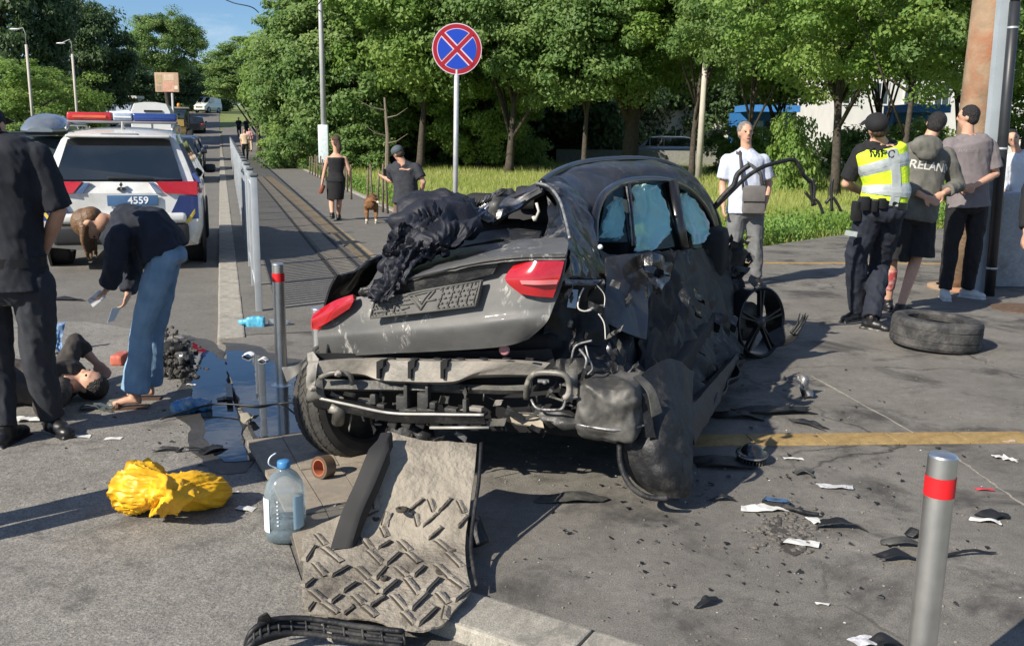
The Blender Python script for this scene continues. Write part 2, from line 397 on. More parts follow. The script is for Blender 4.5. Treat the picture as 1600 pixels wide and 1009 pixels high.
# walkway that runs off beside the railings
rows = []
W2 = [P(612, 362), P(462, 272)]
def walk_w(a): return 3.3 if a < 50 else 3.6
for a in [0, 3, 6, 10, 14, 20, 26, 32, 38, 44, 48, 52, 56, 62, 68, 76, 84, 92]:
    rr_ = []
    for k in range(7):
        # right edge interpolated between the seen edge points
        q0, q1 = P(612, 362), P(400, 228)
        t = a/92
        e0 = (q0-K0).dot(kn); 
        wr = e0 if a < 6 else max(3.4, e0-(a-6)*.05)
        p = KP(a, .16+(wr-.16)*k/6); rr_.append(Vector((p.x, p.y, gh(p.y)+.004)))
    rows.append(rr_)
mb = MB(); mb.grid(rows); tag(mb.build('walkway', M_path), kind='structure')
WALKW = lambda a: ((P(612, 362)-K0).dot(kn) if a < 6 else max(3.4, (P(612, 362)-K0).dot(kn)-(a-6)*.05))
# kerb stones beside the railings and round the corner
ks = MB(); ks.box((0, 0, 0), (.985, .17, .16), bev=.012)
km = bpy.data.meshes.new('kerb_stone'); km.from_pydata(ks.v, [], ks.f); km.materials.append(M_kerb)
kerb = empty('kerb', K0, 'pale concrete kerb of separate stones beside the railings', None); kerb['kind'] = 'structure'; LOCAL.add(kerb.name)
kerb.location = (0, 0, 0); del kerb['label']
def kstone(c, ang, z=0, sx=1, tilt=0, sy=1):
    o = bpy.data.objects.new('stone', km); COL.objects.link(o); o.parent = kerb
    o.location = (c.x, c.y, z); o.rotation_euler = (tilt, random.uniform(-.006, .006), ang+random.uniform(-.008, .008)); o.scale = (sx, sy, 1)
ka = math.atan2(kd.y, kd.x)
for i in range(56):
    p = KP(.4+i, .05); kstone(p, ka, gh(p.y)-.068+random.uniform(-.004, .004), tilt=random.uniform(-.02, .02), sy=1.25)
for i in range(56, 85):
    p = KP(.4+i, .05); kstone(p, ka, gh(p.y)-.066)
def kline(a, b, off=0, z=-.074, sy=1.0):
    a = Vector((a.x, a.y, 0)); b = Vector((b.x, b.y, 0)); L_ = (b-a).length; n_ = max(1, round(L_/1.0)); d_ = (b-a)/n_; an = math.atan2(d_.y, d_.x)
    for i in range(n_): kstone(a+d_*(i+.5), an, z, d_.length, 0, sy)
kline(P(640, 925), P(905, 1012), z=-.066, sy=1.3)
kline(P(905, 1012), P(1250, 1120), z=-.066, sy=1.3)
# edging of the grass side of the walkway
for i in range(74):
    a = 8+i
    p = KP(a+.5, WALKW(a)+.1); q = KP(a+1.5, WALKW(a+1)+.1); d_ = q-p
    kstone(p, math.atan2(d_.y, d_.x), gh(p.y)-.055, 1, 0, .8)
# strip of tan slabs at the corner and inlaid yellow tactile tiles
slabs = empty('corner_slabs', (0, 0, 0), None, None); slabs['kind'] = 'structure'; LOCAL.add(slabs.name)
def slab(quad, z, th, m, name='slab', par=slabs, gap=.004):
    c = sum((Vector(q) for q in quad), Vector())/4
    qs = [Vector(q)+(c-Vector(q)).normalized()*gap*1.5 for q in quad]
    mb = MB(); mb.prism([Vector((q.x, q.y, z-th)) for q in qs], (0, 0, th)); return mb.build(name, m, par)
sa, sb, scn, sdn = P(400, 690), P(500, 672), P(560, 775), P(468, 790)
g = [[P(385, 690), P(440, 684), P(500, 676), P(560, 668)], [P(418, 745), P(470, 738), P(530, 730), P(590, 722)], [P(450, 812), P(510, 803), P(570, 793), P(640, 785)], [P(468, 880), P(540, 868), P(610, 858), P(680, 845)]]
for j in range(3):
    for i in range(3):
        slab([g[j][i], g[j][i+1], g[j+1][i+1], g[j+1][i]], .012+.003*((i+j) % 2), .03, M_slab)
tact = empty('tactile_strip', (0, 0, 0), None, None); tact['kind'] = 'structure'; LOCAL.add(tact.name)
def strip(pa, pb, w, step, m, z=.008, par=tact, name='tile'):
    pa = Vector((pa.x, pa.y, 0)); pb = Vector((pb.x, pb.y, 0)); L_ = (pb-pa).length; n_ = int(L_/step); d_ = (pb-pa).normalized(); s_ = Vector((d_.y, -d_.x, 0))
    base = MB(); base.box((0, 0, 0), (step-.006, w, .03), bev=.003)
    me = bpy.data.meshes.new(name); me.from_pydata(base.v, [], base.f); me.materials.append(m)
    for i in range(n_):
        c = pa+d_*(i+.5)*step
        o = bpy.data.objects.new(name, me); COL.objects.link(o); o.parent = par
        o.location = (c.x, c.y, z-.015+gh(c.y)+random.uniform(-.0012, .0012)); o.rotation_euler = (0, 0, math.atan2(d_.y, d_.x)+random.uniform(-.004, .004))
strip(P(1060, 689), P(1660, 683), .185, .4, M_yellow)
M_sand = ground_material('tactile_sand', (.25, .195, .12), (.33, .26, .165), (.16, .13, .09), 5.0, crack=False, grain=.5)
strip(P(590, 415), P(418, 276), .26, .6, M_sand, z=.01)
for off_ in (0, 1):
    a_, b_ = (P(568, 424), P(411, 276)) if off_ == 0 else (P(532, 440), P(399, 276))
    strip(a_, b_, .045, .6, ground_material('wet_groove%d' % off_, (.03, .028, .025), (.06, .055, .05), (.02, .02, .02), 5, crack=False), z=.012)
M_strip2 = ground_material('pale_groove_tiles', (.2, .18, .145), (.29, .255, .2), (.12, .11, .09), 4.0, crack=False, grain=.5)
strip(P(552, 432), P(405, 276), .24, .6, M_strip2, z=.01)
strip(P(1165, 411), P(1620, 413), .12, .6, M_yellow, z=.008)
# water spilt over the dropped kerb
def water_material():
    m = bpy.data.materials.new('still_water'); m.use_nodes = True; n = m.node_tree; b = n.nodes['Principled BSDF']; L = n.links.new
    b.inputs['Base Color'].default_value = (.006, .009, .014, 1); b.inputs['Roughness'].default_value = .015; b.inputs['IOR'].default_value = 1.6; b.inputs['Specular IOR Level'].default_value = .9
    tcn = n.nodes.new('ShaderNodeTexCoord'); z = n.nodes.new('ShaderNodeTexNoise'); z.inputs['Scale'].default_value = 9; L(tcn.outputs['Object'], z.inputs['Vector'])
    bp = n.nodes.new('ShaderNodeBump'); bp.inputs['Strength'].default_value = .05; bp.inputs['Distance'].default_value = .01; L(z.outputs[0], bp.inputs['Height']); L(bp.outputs[0], b.inputs['Normal'])
    return m
M_water = water_material()
def wavy(pts, amp=.03, n=6):
    out = []
    for i, p in enumerate(pts):
        q = pts[(i+1) % len(pts)]
        for k in range(n):
            r_ = p.lerp(q, k/n); r_ = r_+Vector((noise.noise(r_*6), noise.noise(r_*6+Vector((9, 9, 9))), 0))*amp; out.append((r_.x, r_.y))
    return out
M_damp = ground_material('damp_asphalt', (.055, .053, .05), (.09, .086, .08), (.03, .03, .03), 5, crack=False, rough=.45)
tag(poly_sheet(wavy([P(u, v, ROADZ) for u, v in [(286, 524), (330, 534), (352, 548), (366, 600), (376, 650), (390, 700), (398, 735), (345, 742), (306, 730), (296, 670), (270, 640), (284, 590), (276, 560)]], .07, 8), 'damp_patch', M_damp, ROADZ+.0075), kind='structure')
tag(poly_sheet(wavy([P(u, v) for u, v in [(350, 536), (380, 536), (440, 556), (520, 570), (560, 620), (540, 670), (500, 690), (440, 692), (404, 696), (384, 655), (366, 600)]], .05, 8), 'damp_patch', M_damp, .003), kind='structure')
pw = [P(u, v, ROADZ) for u, v in [(304, 536), (322, 548), (342, 560), (356, 568), (362, 600), (370, 640), (382, 690), (392, 722), (352, 724), (328, 716), (318, 660), (300, 620), (302, 580)]]
tag(poly_sheet(wavy(pw), 'puddle', M_water, ROADZ+.010), kind='structure')
pw = [P(u, v) for u, v in [(352, 550), (375, 548), (404, 556), (440, 572), (500, 582), (540, 610), (520, 650), (498, 676), (452, 678), (404, 686), (386, 650), (369, 610), (356, 580)]]
tag(poly_sheet(wavy(pw), 'puddle', M_water, .005), kind='structure')
# wet gutter slabs that stick out of the water
M_wet = ground_material('wet_slab', (.05, .048, .045), (.1, .095, .09), (.03, .03, .03), 4.0, crack=False, rough=.25, bumpd=.002)
for q in [[(352, 600), (362, 600), (364, 622), (354, 622)]]:
    slab([P(*c) for c in q], .008, .02, M_wet)
for q in []:
    slab([P(*c) for c in q], .012, .02, M_kerb)
# joints between the asphalt lanes
for (a_, b_, w_) in [(P(1268, 588), P(1452, 690), .009), (P(1480, 706), P(1600, 790), .007), (P(1190, 600), P(1275, 592), .006)]:
    d_ = (b_-a_).normalized(); s_ = Vector((-d_.y, d_.x, 0)); L0 = []; R0 = []
    for k in range(25):
        p = a_.lerp(b_, k/24)+s_*.012*noise.noise(a_*3+Vector((k*.5, 0, 0))); w2 = w_*(.5+abs(noise.noise(Vector((k*.9, 3, a_.x))))*1.5); L0.append((p+s_*w2)[:2]); R0.append((p-s_*w2)[:2])
    tag(poly_sheet(L0+R0[::-1], 'pavement_joint_line', ground_material('joint_dust', (.33, .31, .28), (.42, .4, .36), (.2, .19, .17), 9, crack=False), .003), kind='structure')
# manhole lid
mh = MB(); c = P(1600, 483); mh.lathe([(.3, 0), (.3, .01), (.27, .013), (0.001, .013)], Matrix.Translation(c), n=32)
o = mh.build('manhole_cover', mat('rusty_iron', (.12, .075, .05), .8, .2, .3, 30, bump=.5)); tag(o, 'round rusty manhole cover set in the pavement at the right edge', 'manhole cover')
# grass blades and weeds on the verge
def blades(pts, hts, wid, name, m, label=None):
    n = len(pts); pts = np.asarray(pts); h = np.asarray(hts)
    a = np.random.rand(n)*2*np.pi; w = wid*(.6+np.random.rand(n)*.8)
    dx = np.cos(a)*w; dy = np.sin(a)*w; lx = (np.random.rand(n)-.5)*h*.9; ly = (np.random.rand(n)-.5)*h*.9
    V = np.zeros((n, 3, 3)); V[:, 0] = pts; V[:, 0, 0] -= dx; V[:, 0, 1] -= dy; V[:, 1] = pts; V[:, 1, 0] += dx; V[:, 1, 1] += dy
    V[:, 2] = pts; V[:, 2, 0] += lx; V[:, 2, 1] += ly; V[:, 2, 2] += h
    me = bpy.data.meshes.new(name); me.vertices.add(n*3); me.vertices.foreach_set('co', V.reshape(-1)); me.loops.add(n*3); me.loops.foreach_set('vertex_index', np.arange(n*3, dtype=np.int32))
    me.polygons.add(n); me.polygons.foreach_set('loop_start', np.arange(0, n*3, 3, dtype=np.int32)); me.update(); me.materials.append(m)
    o = bpy.data.objects.new(name, me); COL.objects.link(o); return o
def leaf_mat(name, c1, c2, c3=None, tr=.35, rough=.55, scale=.8):
    m = bpy.data.materials.new(name); m.use_nodes = True; n = m.node_tree; b = n.nodes['Principled BSDF']; L = n.links.new
    g = n.nodes.new('ShaderNodeNewGeometry'); r = n.nodes.new('ShaderNodeValToRGB'); r.color_ramp.elements[0].color = (*c1, 1); r.color_ramp.elements[1].color = (*c2, 1)
    L(g.outputs['Random Per Island'], r.inputs[0]); out = r.outputs[0]
    tcn = n.nodes.new('ShaderNodeTexCoord'); z = n.nodes.new('ShaderNodeTexNoise'); z.inputs['Scale'].default_value = scale; z.inputs['Detail'].default_value = 3; L(tcn.outputs['Object'], z.inputs['Vector'])
    if c3:
        rr_ = n.nodes.new('ShaderNodeValToRGB'); rr_.color_ramp.elements[0].position = .42; rr_.color_ramp.elements[1].position = .66; L(z.outputs[0], rr_.inputs[0])
        x = n.nodes.new('ShaderNodeMixRGB'); L(rr_.outputs[0], x.inputs[0]); L(out, x.inputs[1]); x.inputs[2].default_value = (*c3, 1); out = x.outputs[0]
    L(out, b.inputs['Base Color']); b.inputs['Roughness'].default_value = rough; b.inputs['Specular IOR Level'].default_value = .35
    t = n.nodes.new('ShaderNodeBsdfTranslucent'); h = n.nodes.new('ShaderNodeHueSaturation'); h.inputs['Value'].default_value = 1.3; L(out, h.inputs['Color']); L(h.outputs[0], t.inputs[0])
    s = n.nodes.new('ShaderNodeMixShader'); s.inputs[0].default_value = tr; L(b.outputs[0], s.inputs[1]); L(t.outputs[0], s.inputs[2])
    L(s.outputs[0], n.nodes['Material Output'].inputs[0]); MC[name] = m; return m
M_grass = leaf_mat('grass_blade', (.26, .33, .06), (.38, .43, .12), (.44, .45, .16), tr=.45, scale=.35)
M_weed = leaf_mat('weed_leaf', (.11, .2, .03), (.2, .31, .055), (.2, .33, .08), tr=.4, scale=1.2)
def in_verge(x, y):
    # right of the walkway, beyond the pavement
    a = (x-K0.x)*kd.x+(y-K0.y)*kd.y; s_ = (x-K0.x)*kn.x+(y-K0.y)*kn.y
    if s_ < (WALKW(max(a, 0))+.2 if a < 90 else 5): return False
    return True
VE = [P(u, v) for u, v in [(612, 364), (750, 368), (900, 378), (1170, 389), (1215, 376), (1330, 366), (1420, 358), (1620, 345)]]
def verge_y(x):
    if x <= VE[0].x: return VE[0].y-1.0
    for p, q in zip(VE, VE[1:]):
        if p.x <= x <= q.x: return p.y+(q.y-p.y)*(x-p.x)/(q.x-p.x)
    return VE[-1].y
pts = []; hs = []
def scatter(n, y0, y1, h0, h1, xr=None, test=None):
    c = 0
    while c < n:
        y = y0+(y1-y0)*random.random()
        x = random.uniform(-.36*y-2, .62*y+2)
        if y < verge_y(x)+.05 or not in_verge(x, y): c += .25; continue
        pts.append((x, y, gh(y)-.09)); hs.append(random.uniform(h0, h1)*(1+.6*noise.noise(Vector((x*.4, y*.4, 0))))+.07); c += 1
scatter(60000, 11, 22, .05, .18); scatter(60000, 20, 40, .06, .18); scatter(50000, 38, 75, .08, .22)
tag(blades(pts, hs, .012, 'grass', M_grass), kind='stuff')
pts2 = []; hs2 = []
for k in range(1500):
    x = random.uniform(-1.5, 10.5); y = verge_y(x)+abs(random.gauss(0, .8))+.1
    if not in_verge(x, y): continue
    H = random.uniform(.15, .5)
    for j in range(22):
        pts2.append((x+random.gauss(0, .07), y+random.gauss(0, .07), -.09+H*random.random())); hs2.append(random.uniform(.03, .07))
for k in range(900):                       # along the walkway edge
    a = random.uniform(6, 42); p = KP(a, WALKW(a)+.25+abs(random.gauss(0, .35))); H = random.uniform(.1, .45)
    for j in range(16): pts2.append((p.x+random.gauss(0, .07), p.y+random.gauss(0, .07), -.09+H*random.random())); hs2.append(random.uniform(.03, .08))
tag(blades(pts2, hs2, .022, 'weeds', M_weed), kind='stuff')
# crumbs of glass and plastic strewn round the wreck
for nm, m_, n_, rr in [('glass_crumbs', glass_mat('crumb_glass', (.8, .9, .9), .5, .1), 1100, (.002, .004)), ('plastic_crumbs', mat('crumb_black', (.012, .012, .012), .5), 900, (.002, .016)), ('paper_crumbs', mat('crumb_white', (.6, .6, .58), .8), 120, (.002, .006))]:
    mb = MB()
    for k in range(n_):
        if random.random() < .75: u, v = random.gauss(1180, 190), random.gauss(790, 95)
        else: u, v = random.gauss(300, 110), random.gauss(680, 45)
        if not (20 < u < 1640 and 520 < v < 1040): continue
        p = P(u, v, 0 if u > 470 else ROADZ); r_ = (rr[0]+(rr[1]-rr[0])*random.random()**4)*.6; Mq = Matrix.Rotation(random.random()*6, 3, 'Z') @ Matrix.Rotation(random.uniform(-.4, .4), 3, 'X'); c_ = Vector((p.x, p.y, p.z+.004+r_*.3))
        k3 = [Mq @ Vector((r_*random.uniform(.8, 3), 0, 0)), Mq @ Vector((-r_*random.uniform(.3, 1.5), r_*random.uniform(.8, 2), 0)), Mq @ Vector((-r_, -r_*random.uniform(.5, 2), 0))]; up_ = Vector((0, 0, r_*.6))
        mb.add([c_+q for q in k3]+[c_+q*.8+up_ for q in k3], [(0, 1, 2), (5, 4, 3), (0, 3, 4, 1), (1, 4, 5, 2), (2, 5, 3, 0)])
    tag(mb.build(nm, m_), kind='stuff')
# loose grit and crumbs of asphalt
mb = MB()
for k in range(1100):
    if random.random() < .6: u, v = random.uniform(760, 1600), random.uniform(560, 1009)
    else: u, v = random.uniform(0, 480), random.uniform(560, 1009)
    p = P(u, v, 0 if u > 500 else ROADZ); r_ = random.choice([.002, .002, .003, .003, .004, .006])
    mb.ell((p.x, p.y, p.z+r_*.4), (r_*random.uniform(.7, 1.5), r_, r_*.6), nu=5, nv=3)
tag(mb.build('gravel', ground_material('grit', (.16, .15, .14), (.3, .28, .25), (.04, .04, .04), 30, crack=False)), kind='stuff')
# ================================================================== TREES
M_bark = mat('bark', (.055, .045, .035), .9, 0, .4, 12, bump=.8, bscale=30)
M_leafA = leaf_mat('leaf_mid', (.085, .165, .042), (.155, .25, .07), (.205, .29, .09), tr=.42, scale=.5)
M_leafB = leaf_mat('leaf_bright', (.115, .215, .045), (.215, .325, .07), (.255, .35, .09), tr=.45, scale=.5)
M_leafC = leaf_mat('leaf_dark', (.035, .07, .028), (.065, .115, .04), (.085, .14, .05), tr=.35, scale=.5)
M_leafD = leaf_mat('leaf_silver', (.06, .085, .04), (.11, .14, .07), tr=.3)
def crown_mesh(name, n_cl, per, rx, ry, rz, lsz, cl_r, m, seed, bottom=.25, hang=0, shell=.55, droop=0.):
    rs = np.random.RandomState(seed); cs = []
    while len(cs) < n_cl:
        d = rs.normal(size=3); d /= np.linalg.norm(d); rad = shell+(1-shell)*rs.rand()**.5
        if d[2] < -.35 and rs.rand() < bottom: continue
        p = d*rad; lump = 1+.28*noise.noise(Vector(d*1.7+seed))
        cs.append(p*lump*np.array([rx, ry, rz]))
    cs = np.array(cs); N = n_cl*per
    C = np.repeat(cs, per, 0); sz = np.repeat(cl_r*(.6+.8*rs.rand(n_cl)), per)
    off = rs.normal(size=(N, 3)); off /= np.linalg.norm(off, axis=1)[:, None]; off *= (rs.rand(N)**.45)[:, None]
    off[:, 2] *= .55
    Pn = C+off*sz[:, None]; Pn[:, 2] -= droop*(np.abs(off[:, 0])+np.abs(off[:, 1]))*sz
    nrm = off*.9+C/np.array([rx, ry, rz])*.5+np.array([0, 0, .55])+rs.normal(size=(N, 3))*.55; nrm /= np.linalg.norm(nrm, axis=1)[:, None]
    t = np.cross(nrm, rs.normal(size=(N, 3))); t /= np.linalg.norm(t, axis=1)[:, None]; b = np.cross(nrm, t)
    s = lsz*(.55+.9*rs.rand(N))
    V = np.zeros((N, 4, 3)); V[:, 0] = Pn-t*s[:, None]; V[:, 1] = Pn-b*s[:, None]*.55; V[:, 2] = Pn+t*s[:, None]; V[:, 3] = Pn+b*s[:, None]*.55
    me = bpy.data.meshes.new(name); me.vertices.add(N*4); me.vertices.foreach_set('co', V.reshape(-1)); me.loops.add(N*4); me.loops.foreach_set('vertex_index', np.arange(N*4, dtype=np.int32))
    me.polygons.add(N); me.polygons.foreach_set('loop_start', np.arange(0, N*4, 4, dtype=np.int32)); me.update(); me.materials.append(m)
    return me, cs
def trunk_mb(h, r, crown_c, cs, seed, nb=9, lean=0):
    rs = random.Random(seed); mb = MB(); pts = []; n = 7
    for i in range(n+1):
        t = i/n; pts.append(Vector((math.sin(t*3+seed)*r*.6+lean*t*h, math.cos(t*2.3+seed)*r*.6, h*t)))
    mb.tube(pts, [r*(1.35 if i == 0 else 1-.55*i/n) for i in range(n+1)], 9)
    for k in range(nb):
        i = rs.randint(3, n); st = pts[i]; c = cs[rs.randrange(len(cs))]; en = Vector(crown_c)+Vector(c)*.85
        mid = st.lerp(en, .45)+Vector((rs.uniform(-.3, .3), rs.uniform(-.3, .3), .3)); mb.tube([st, mid, en], [r*.42, r*.25, r*.07], 6)
    return mb
CR = {}
def crown(kind):
    if kind in CR: return CR[kind]
    spec = {  # name: n_cl, per, rx, ry, rz, leaf, cluster radius, material
     'broad':  (230, 210, 4.6, 4.6, 3.8, .105, .95, M_leafA, 3, .3, 0, .5),
     'broad2': (240, 200, 4.8, 4.4, 4.2, .105, .9, M_leafB, 11, .3, 0, .5),
     'dark':   (240, 170, 4.6, 4.6, 4.6, .14, 1.0, M_leafC, 23, .2, 0, .5),
     'wall':   (320, 190, 4.2, 3.8, 5.2, .11, .85, M_leafA, 31, 0, 0, .6),
     'wall2':  (300, 190, 4.0, 3.8, 4.6, .11, .85, M_leafB, 37, 0, 0, .6),
     'loose':  (190, 190, 3.6, 3.4, 3.1, .07, .62, M_leafA, 41, .3, 0, .35),
     'loose2': (210, 200, 3.8, 3.6, 3.3, .065, .6, M_leafB, 43, .3, 0, .4),
     'bush':   (45, 120, 1.3, 1.3, 1.0, .07, .4, M_leafB, 51, 0, 0, .4),
     'bushd':  (45, 120, 1.4, 1.3, 1.1, .07, .42, M_leafA, 53, 0, 0, .4),
    }[kind]
    CR[kind] = crown_mesh('crown', *spec[:8], seed=spec[8], bottom=spec[9], shell=spec[11]); return CR[kind]
def tree(kind, x, y, trunk_h, crown_z, scale, label, rz=0, trunk_r=.2, sc3=(1, 1, 1), group=None, cat='tree', nb=9, seed=1, name='tree'):
    z0 = gh(y)-.1; me, cs = crown(kind)
    t = empty(name, (x, y, z0), label, cat, group, rz)
    LOCAL.add(t.name)
    c = bpy.data.objects.new('crown', me); COL.objects.link(c); c.parent = t; c.location = (0, 0, crown_z); c.scale = [scale*k for k in sc3]
    tm = trunk_mb(trunk_h, trunk_r, (0, 0, crown_z), [cc*np.array(sc3)*scale for cc in cs], seed, nb).build('trunk', M_bark, t, True)
    return t
def tree_px(kind, u, v, y, *a, **k):      # base seen at pixel column u, at distance y
    p = D(u, v, y); return tree(kind, p.x, y, *a, **k)
tree_px('wall', 402, 210, 67, 3, 5.6, .84, 'dense green tree overhanging the road end of the walkway', rz=1, seed=2, sc3=(1, 1, .55))
tree_px('wall2', 474, 210, 58, 3, 4.6, .86, 'bright green tree between the walkway bend and the street lamp', rz=2.3, seed=3)
tree_px('wall', 492, 210, 50, 3, 4.4, .8, 'dense tree directly behind the street lamp pole', rz=4, seed=4)
tree_px('wall', 555, 210, 47, 3, 5.2, .95, 'dense tree behind the woman in the black dress', rz=5, seed=5)
tree_px('dark', 620, 210, 50, 4, 6.5, 1.1, 'tall dark tree behind the man in the cap', rz=.7, seed=6, trunk_r=.25)
tree_px('broad2', 660, 210, 44, 4, 7.5, 1.0, 'tall bright green tree left of the no stopping sign', rz=2, seed=7)
tree_px('dark', 720, 210, 54, 4, 5.5, 1.25, 'dark tree in the shade behind the no stopping sign', rz=3, seed=8)
tree_px('broad', 800, 210, 42, 3.5, 6.6, .95, 'green tree just right of the no stopping sign', rz=4.1, seed=9, trunk_r=.2)
tree_px('broad2', 750, 205, 47, 3.2, 3.6, .75, 'low bright tree below the no stopping sign', rz=1.3, seed=19, trunk_r=.15)
tree_px('dark', 860, 210, 60, 4, 6.2, 1.4, 'dark tree at the far side of the lawn', rz=5.2, seed=10)
tree_px('broad', 915, 255, 40, 4.2, 5.6, .78, 'slim tree with a thin black trunk behind the car roof', rz=.4, trunk_r=.13, seed=11)
tree_px('broad', 993, 250, 43, 5, 7.6, 1.15, 'broad tree with a thick dark trunk above the car roof', rz=1.4, trunk_r=.42, seed=12, nb=14)
tree_px('broad2', 1085, 250, 38, 4, 7.4, .8, 'bright tree above the man with the shoulder bag', rz=2.4, trunk_r=.14, seed=13, sc3=(1, 1, .8))
tree_px('loose', 1170, 250, 34, 4, 6.9, 1.0, 'airy tree between the man with the bag and the officer', rz=3.3, trunk_r=.12, seed=14)
tree_px('loose2', 1300, 290, 27.5, 4.6, 5.9, 1.0, 'loose tree with a thin leaning black trunk on the lawn', rz=.4, trunk_r=.15, seed=15, nb=16)
tree_px('loose2', 1415, 240, 24, 4, 5.3, .85, 'bright leafy tree behind the officer and the two men', rz=4.4, trunk_r=.1, seed=16, nb=12)
tree_px('broad2', 1600, 240, 30, 4, 6.3, .7, 'tree behind the rusty pole at the right edge', rz=5.3, trunk_r=.15, seed=17)
tree_px('loose', 1545, 240, 22, 4, 5.6, .8, 'small airy tree just beyond the rusty pole', rz=.3, trunk_r=.1, seed=18)
tree_px('broad2', 1215, 240, 46, 3.4, 7.2, .9, 'bright full tree in front of the white building', rz=1.1, seed=41, trunk_r=.16)
tree_px('broad', 1372, 240, 44, 3.4, 7.6, .95, 'full green tree high above the officer', rz=2.7, seed=42, trunk_r=.16)
tree_px('loose2', 1500, 240, 33, 3.4, 7.0, .9, 'full leafy tree right behind the rusty pole', rz=2.0, seed=43, trunk_r=.12)
tree_px('broad2', 1640, 240, 40, 3.4, 4.6, .8, 'tree low behind the pipes at the right edge', rz=2.0, seed=44, trunk_r=.12)
for k, (u, Y_, s_, lb) in enumerate([(560, 58, .62, 'shaded low tree filling the gap behind the woman in the black dress'), (640, 60, .7, 'shaded low tree filling the gap behind the man in the cap'), (716, 62, .7, 'shaded low tree right behind the sign post'), (790, 62, .66, 'shaded low tree at the far lawn edge, right of the sign post'), (862, 64, .7, 'shaded low tree at the far lawn edge above the car boot'), (930, 66, .6, 'shaded low tree at the far lawn edge above the car roof')]):
    tree_px('dark' if k % 2 else 'broad', u, 240, Y_, 1.5, 2.4, s_, lb, rz=k*1.1, seed=60+k, trunk_r=.12, sc3=(1.2, 1, .95))
# left side of the road
tree_px('dark', 28, 190, 72, 5, 9.5, 1.0, 'tall dark tree at the far left of the road', rz=1, seed=21, trunk_r=.4, sc3=(1, 1, 1.5))
tree_px('dark', 142, 190, 92, 5, 6.6, .9, 'tall dark tree behind the second lamp pole', rz=2, seed=22, trunk_r=.4, sc3=(1, 1, 1.35))
tree_px('broad', 262, 190, 120, 5, 8.4, 1.05, 'round tree standing alone above the small billboard', rz=3, seed=23, trunk_r=.4)
tree_px('broad2', 52, 190, 52, 2.5, 2.6, .72, 'low spreading bright tree behind the car with the roof box', rz=4, seed=24, sc3=(1.1, 1, .9))
tree_px('dark', 240, 190, 128, 4, 3.2, 1.0, 'dark tree behind the white van', rz=4, seed=25, sc3=(1.6, 1, .85))
tree_px('dark', 325, 190, 150, 4, 3.2, 1.0, 'dark tree at the far end of the road', rz=5, seed=26, sc3=(1.5, 1, .85))
tree_px('dark', 185, 190, 110, 4, 3.4, .95, 'dark bushy tree behind the road sign board', rz=5.5, seed=27, sc3=(1.4, 1, .9))
tree_px('dark', -60, 190, 75, 4, 5, 1.0, 'dark tree rising at the left edge of the view', rz=.5, seed=28)
# bushes
tree_px('bush', 1245, 240, 30, .5, .95, 1.0, 'sparse upright bush left of the leaning tree', rz=1, name='bush', cat='bush', trunk_r=.04, seed=31, sc3=(.7, .7, 1.5))
tree_px('bushd', 460, 240, 42, .5, .8, 1.0, 'low dark bush by the walkway edge', rz=2, name='bush', cat='bush', trunk_r=.04, seed=32)
tree_px('bush', 447, 240, 48, .5, .9, 1.1, 'low bright bush where the walkway bends', rz=3, name='bush', cat='bush', trunk_r=.04, seed=33)
tree_px('bushd', 560, 240, 44, .5, .8, 1.2, 'wide dark bush behind the stake fence', rz=4, name='bush', cat='bush', trunk_r=.04, seed=34)
tree_px('bushd', 690, 240, 50, .5, .8, 1.2, 'dark bush under the trees left of the sign post', rz=5, name='bush', cat='bush', trunk_r=.04, seed=35)
tree_px('bush', 822, 240, 50, .5, .8, 1.2, 'pale bush under the trees right of the sign post', rz=.5, name='bush', cat='bush', trunk_r=.04, seed=36)
tree_px('bush', 1440, 240, 26, .4, .6, 1.0, 'green bush behind the officer in the vest', rz=1.5, name='bush', cat='bush', trunk_r=.04, seed=37)
tree_px('bushd', 1340, 240, 42, .4, .7, 1.3, 'dark bush before the white shop', rz=2.5, name='bush', cat='bush', trunk_r=.04, seed=38)
tree_px('bush', 20, 190, 40, .5, .8, 1.2, 'bright bush behind the parked cars at the left', rz=3.5, name='bush', cat='bush', trunk_r=.04, seed=39)
for k, (u, Y_, s_, lb) in enumerate([(1142, 46, 1.0, 'leafy bush below the blue shop front, just left of the man with the bag'), (1180, 44, 1.1, 'leafy bush hiding the foot of the blue shop front'), (1222, 46, 1.0, 'leafy bush right of the blue shop front'), (1392, 42, 1.1, 'leafy bush left of the kiosk with the blue awning'), (1428, 40, 1.2, 'leafy bush before the kiosk with the blue awning'), (1478, 42, 1.2, 'leafy bush left of the rusty pole'), (1330, 46, 1.0, 'leafy bush right of the leaning trunk')]):
    tree_px('bush' if k % 2 else 'bushd', u, 240, Y_, .5, .9, s_, lb, rz=k*.9, name='bush', cat='bush', trunk_r=.04, seed=80+k, sc3=(1.1, 1, 1.25))
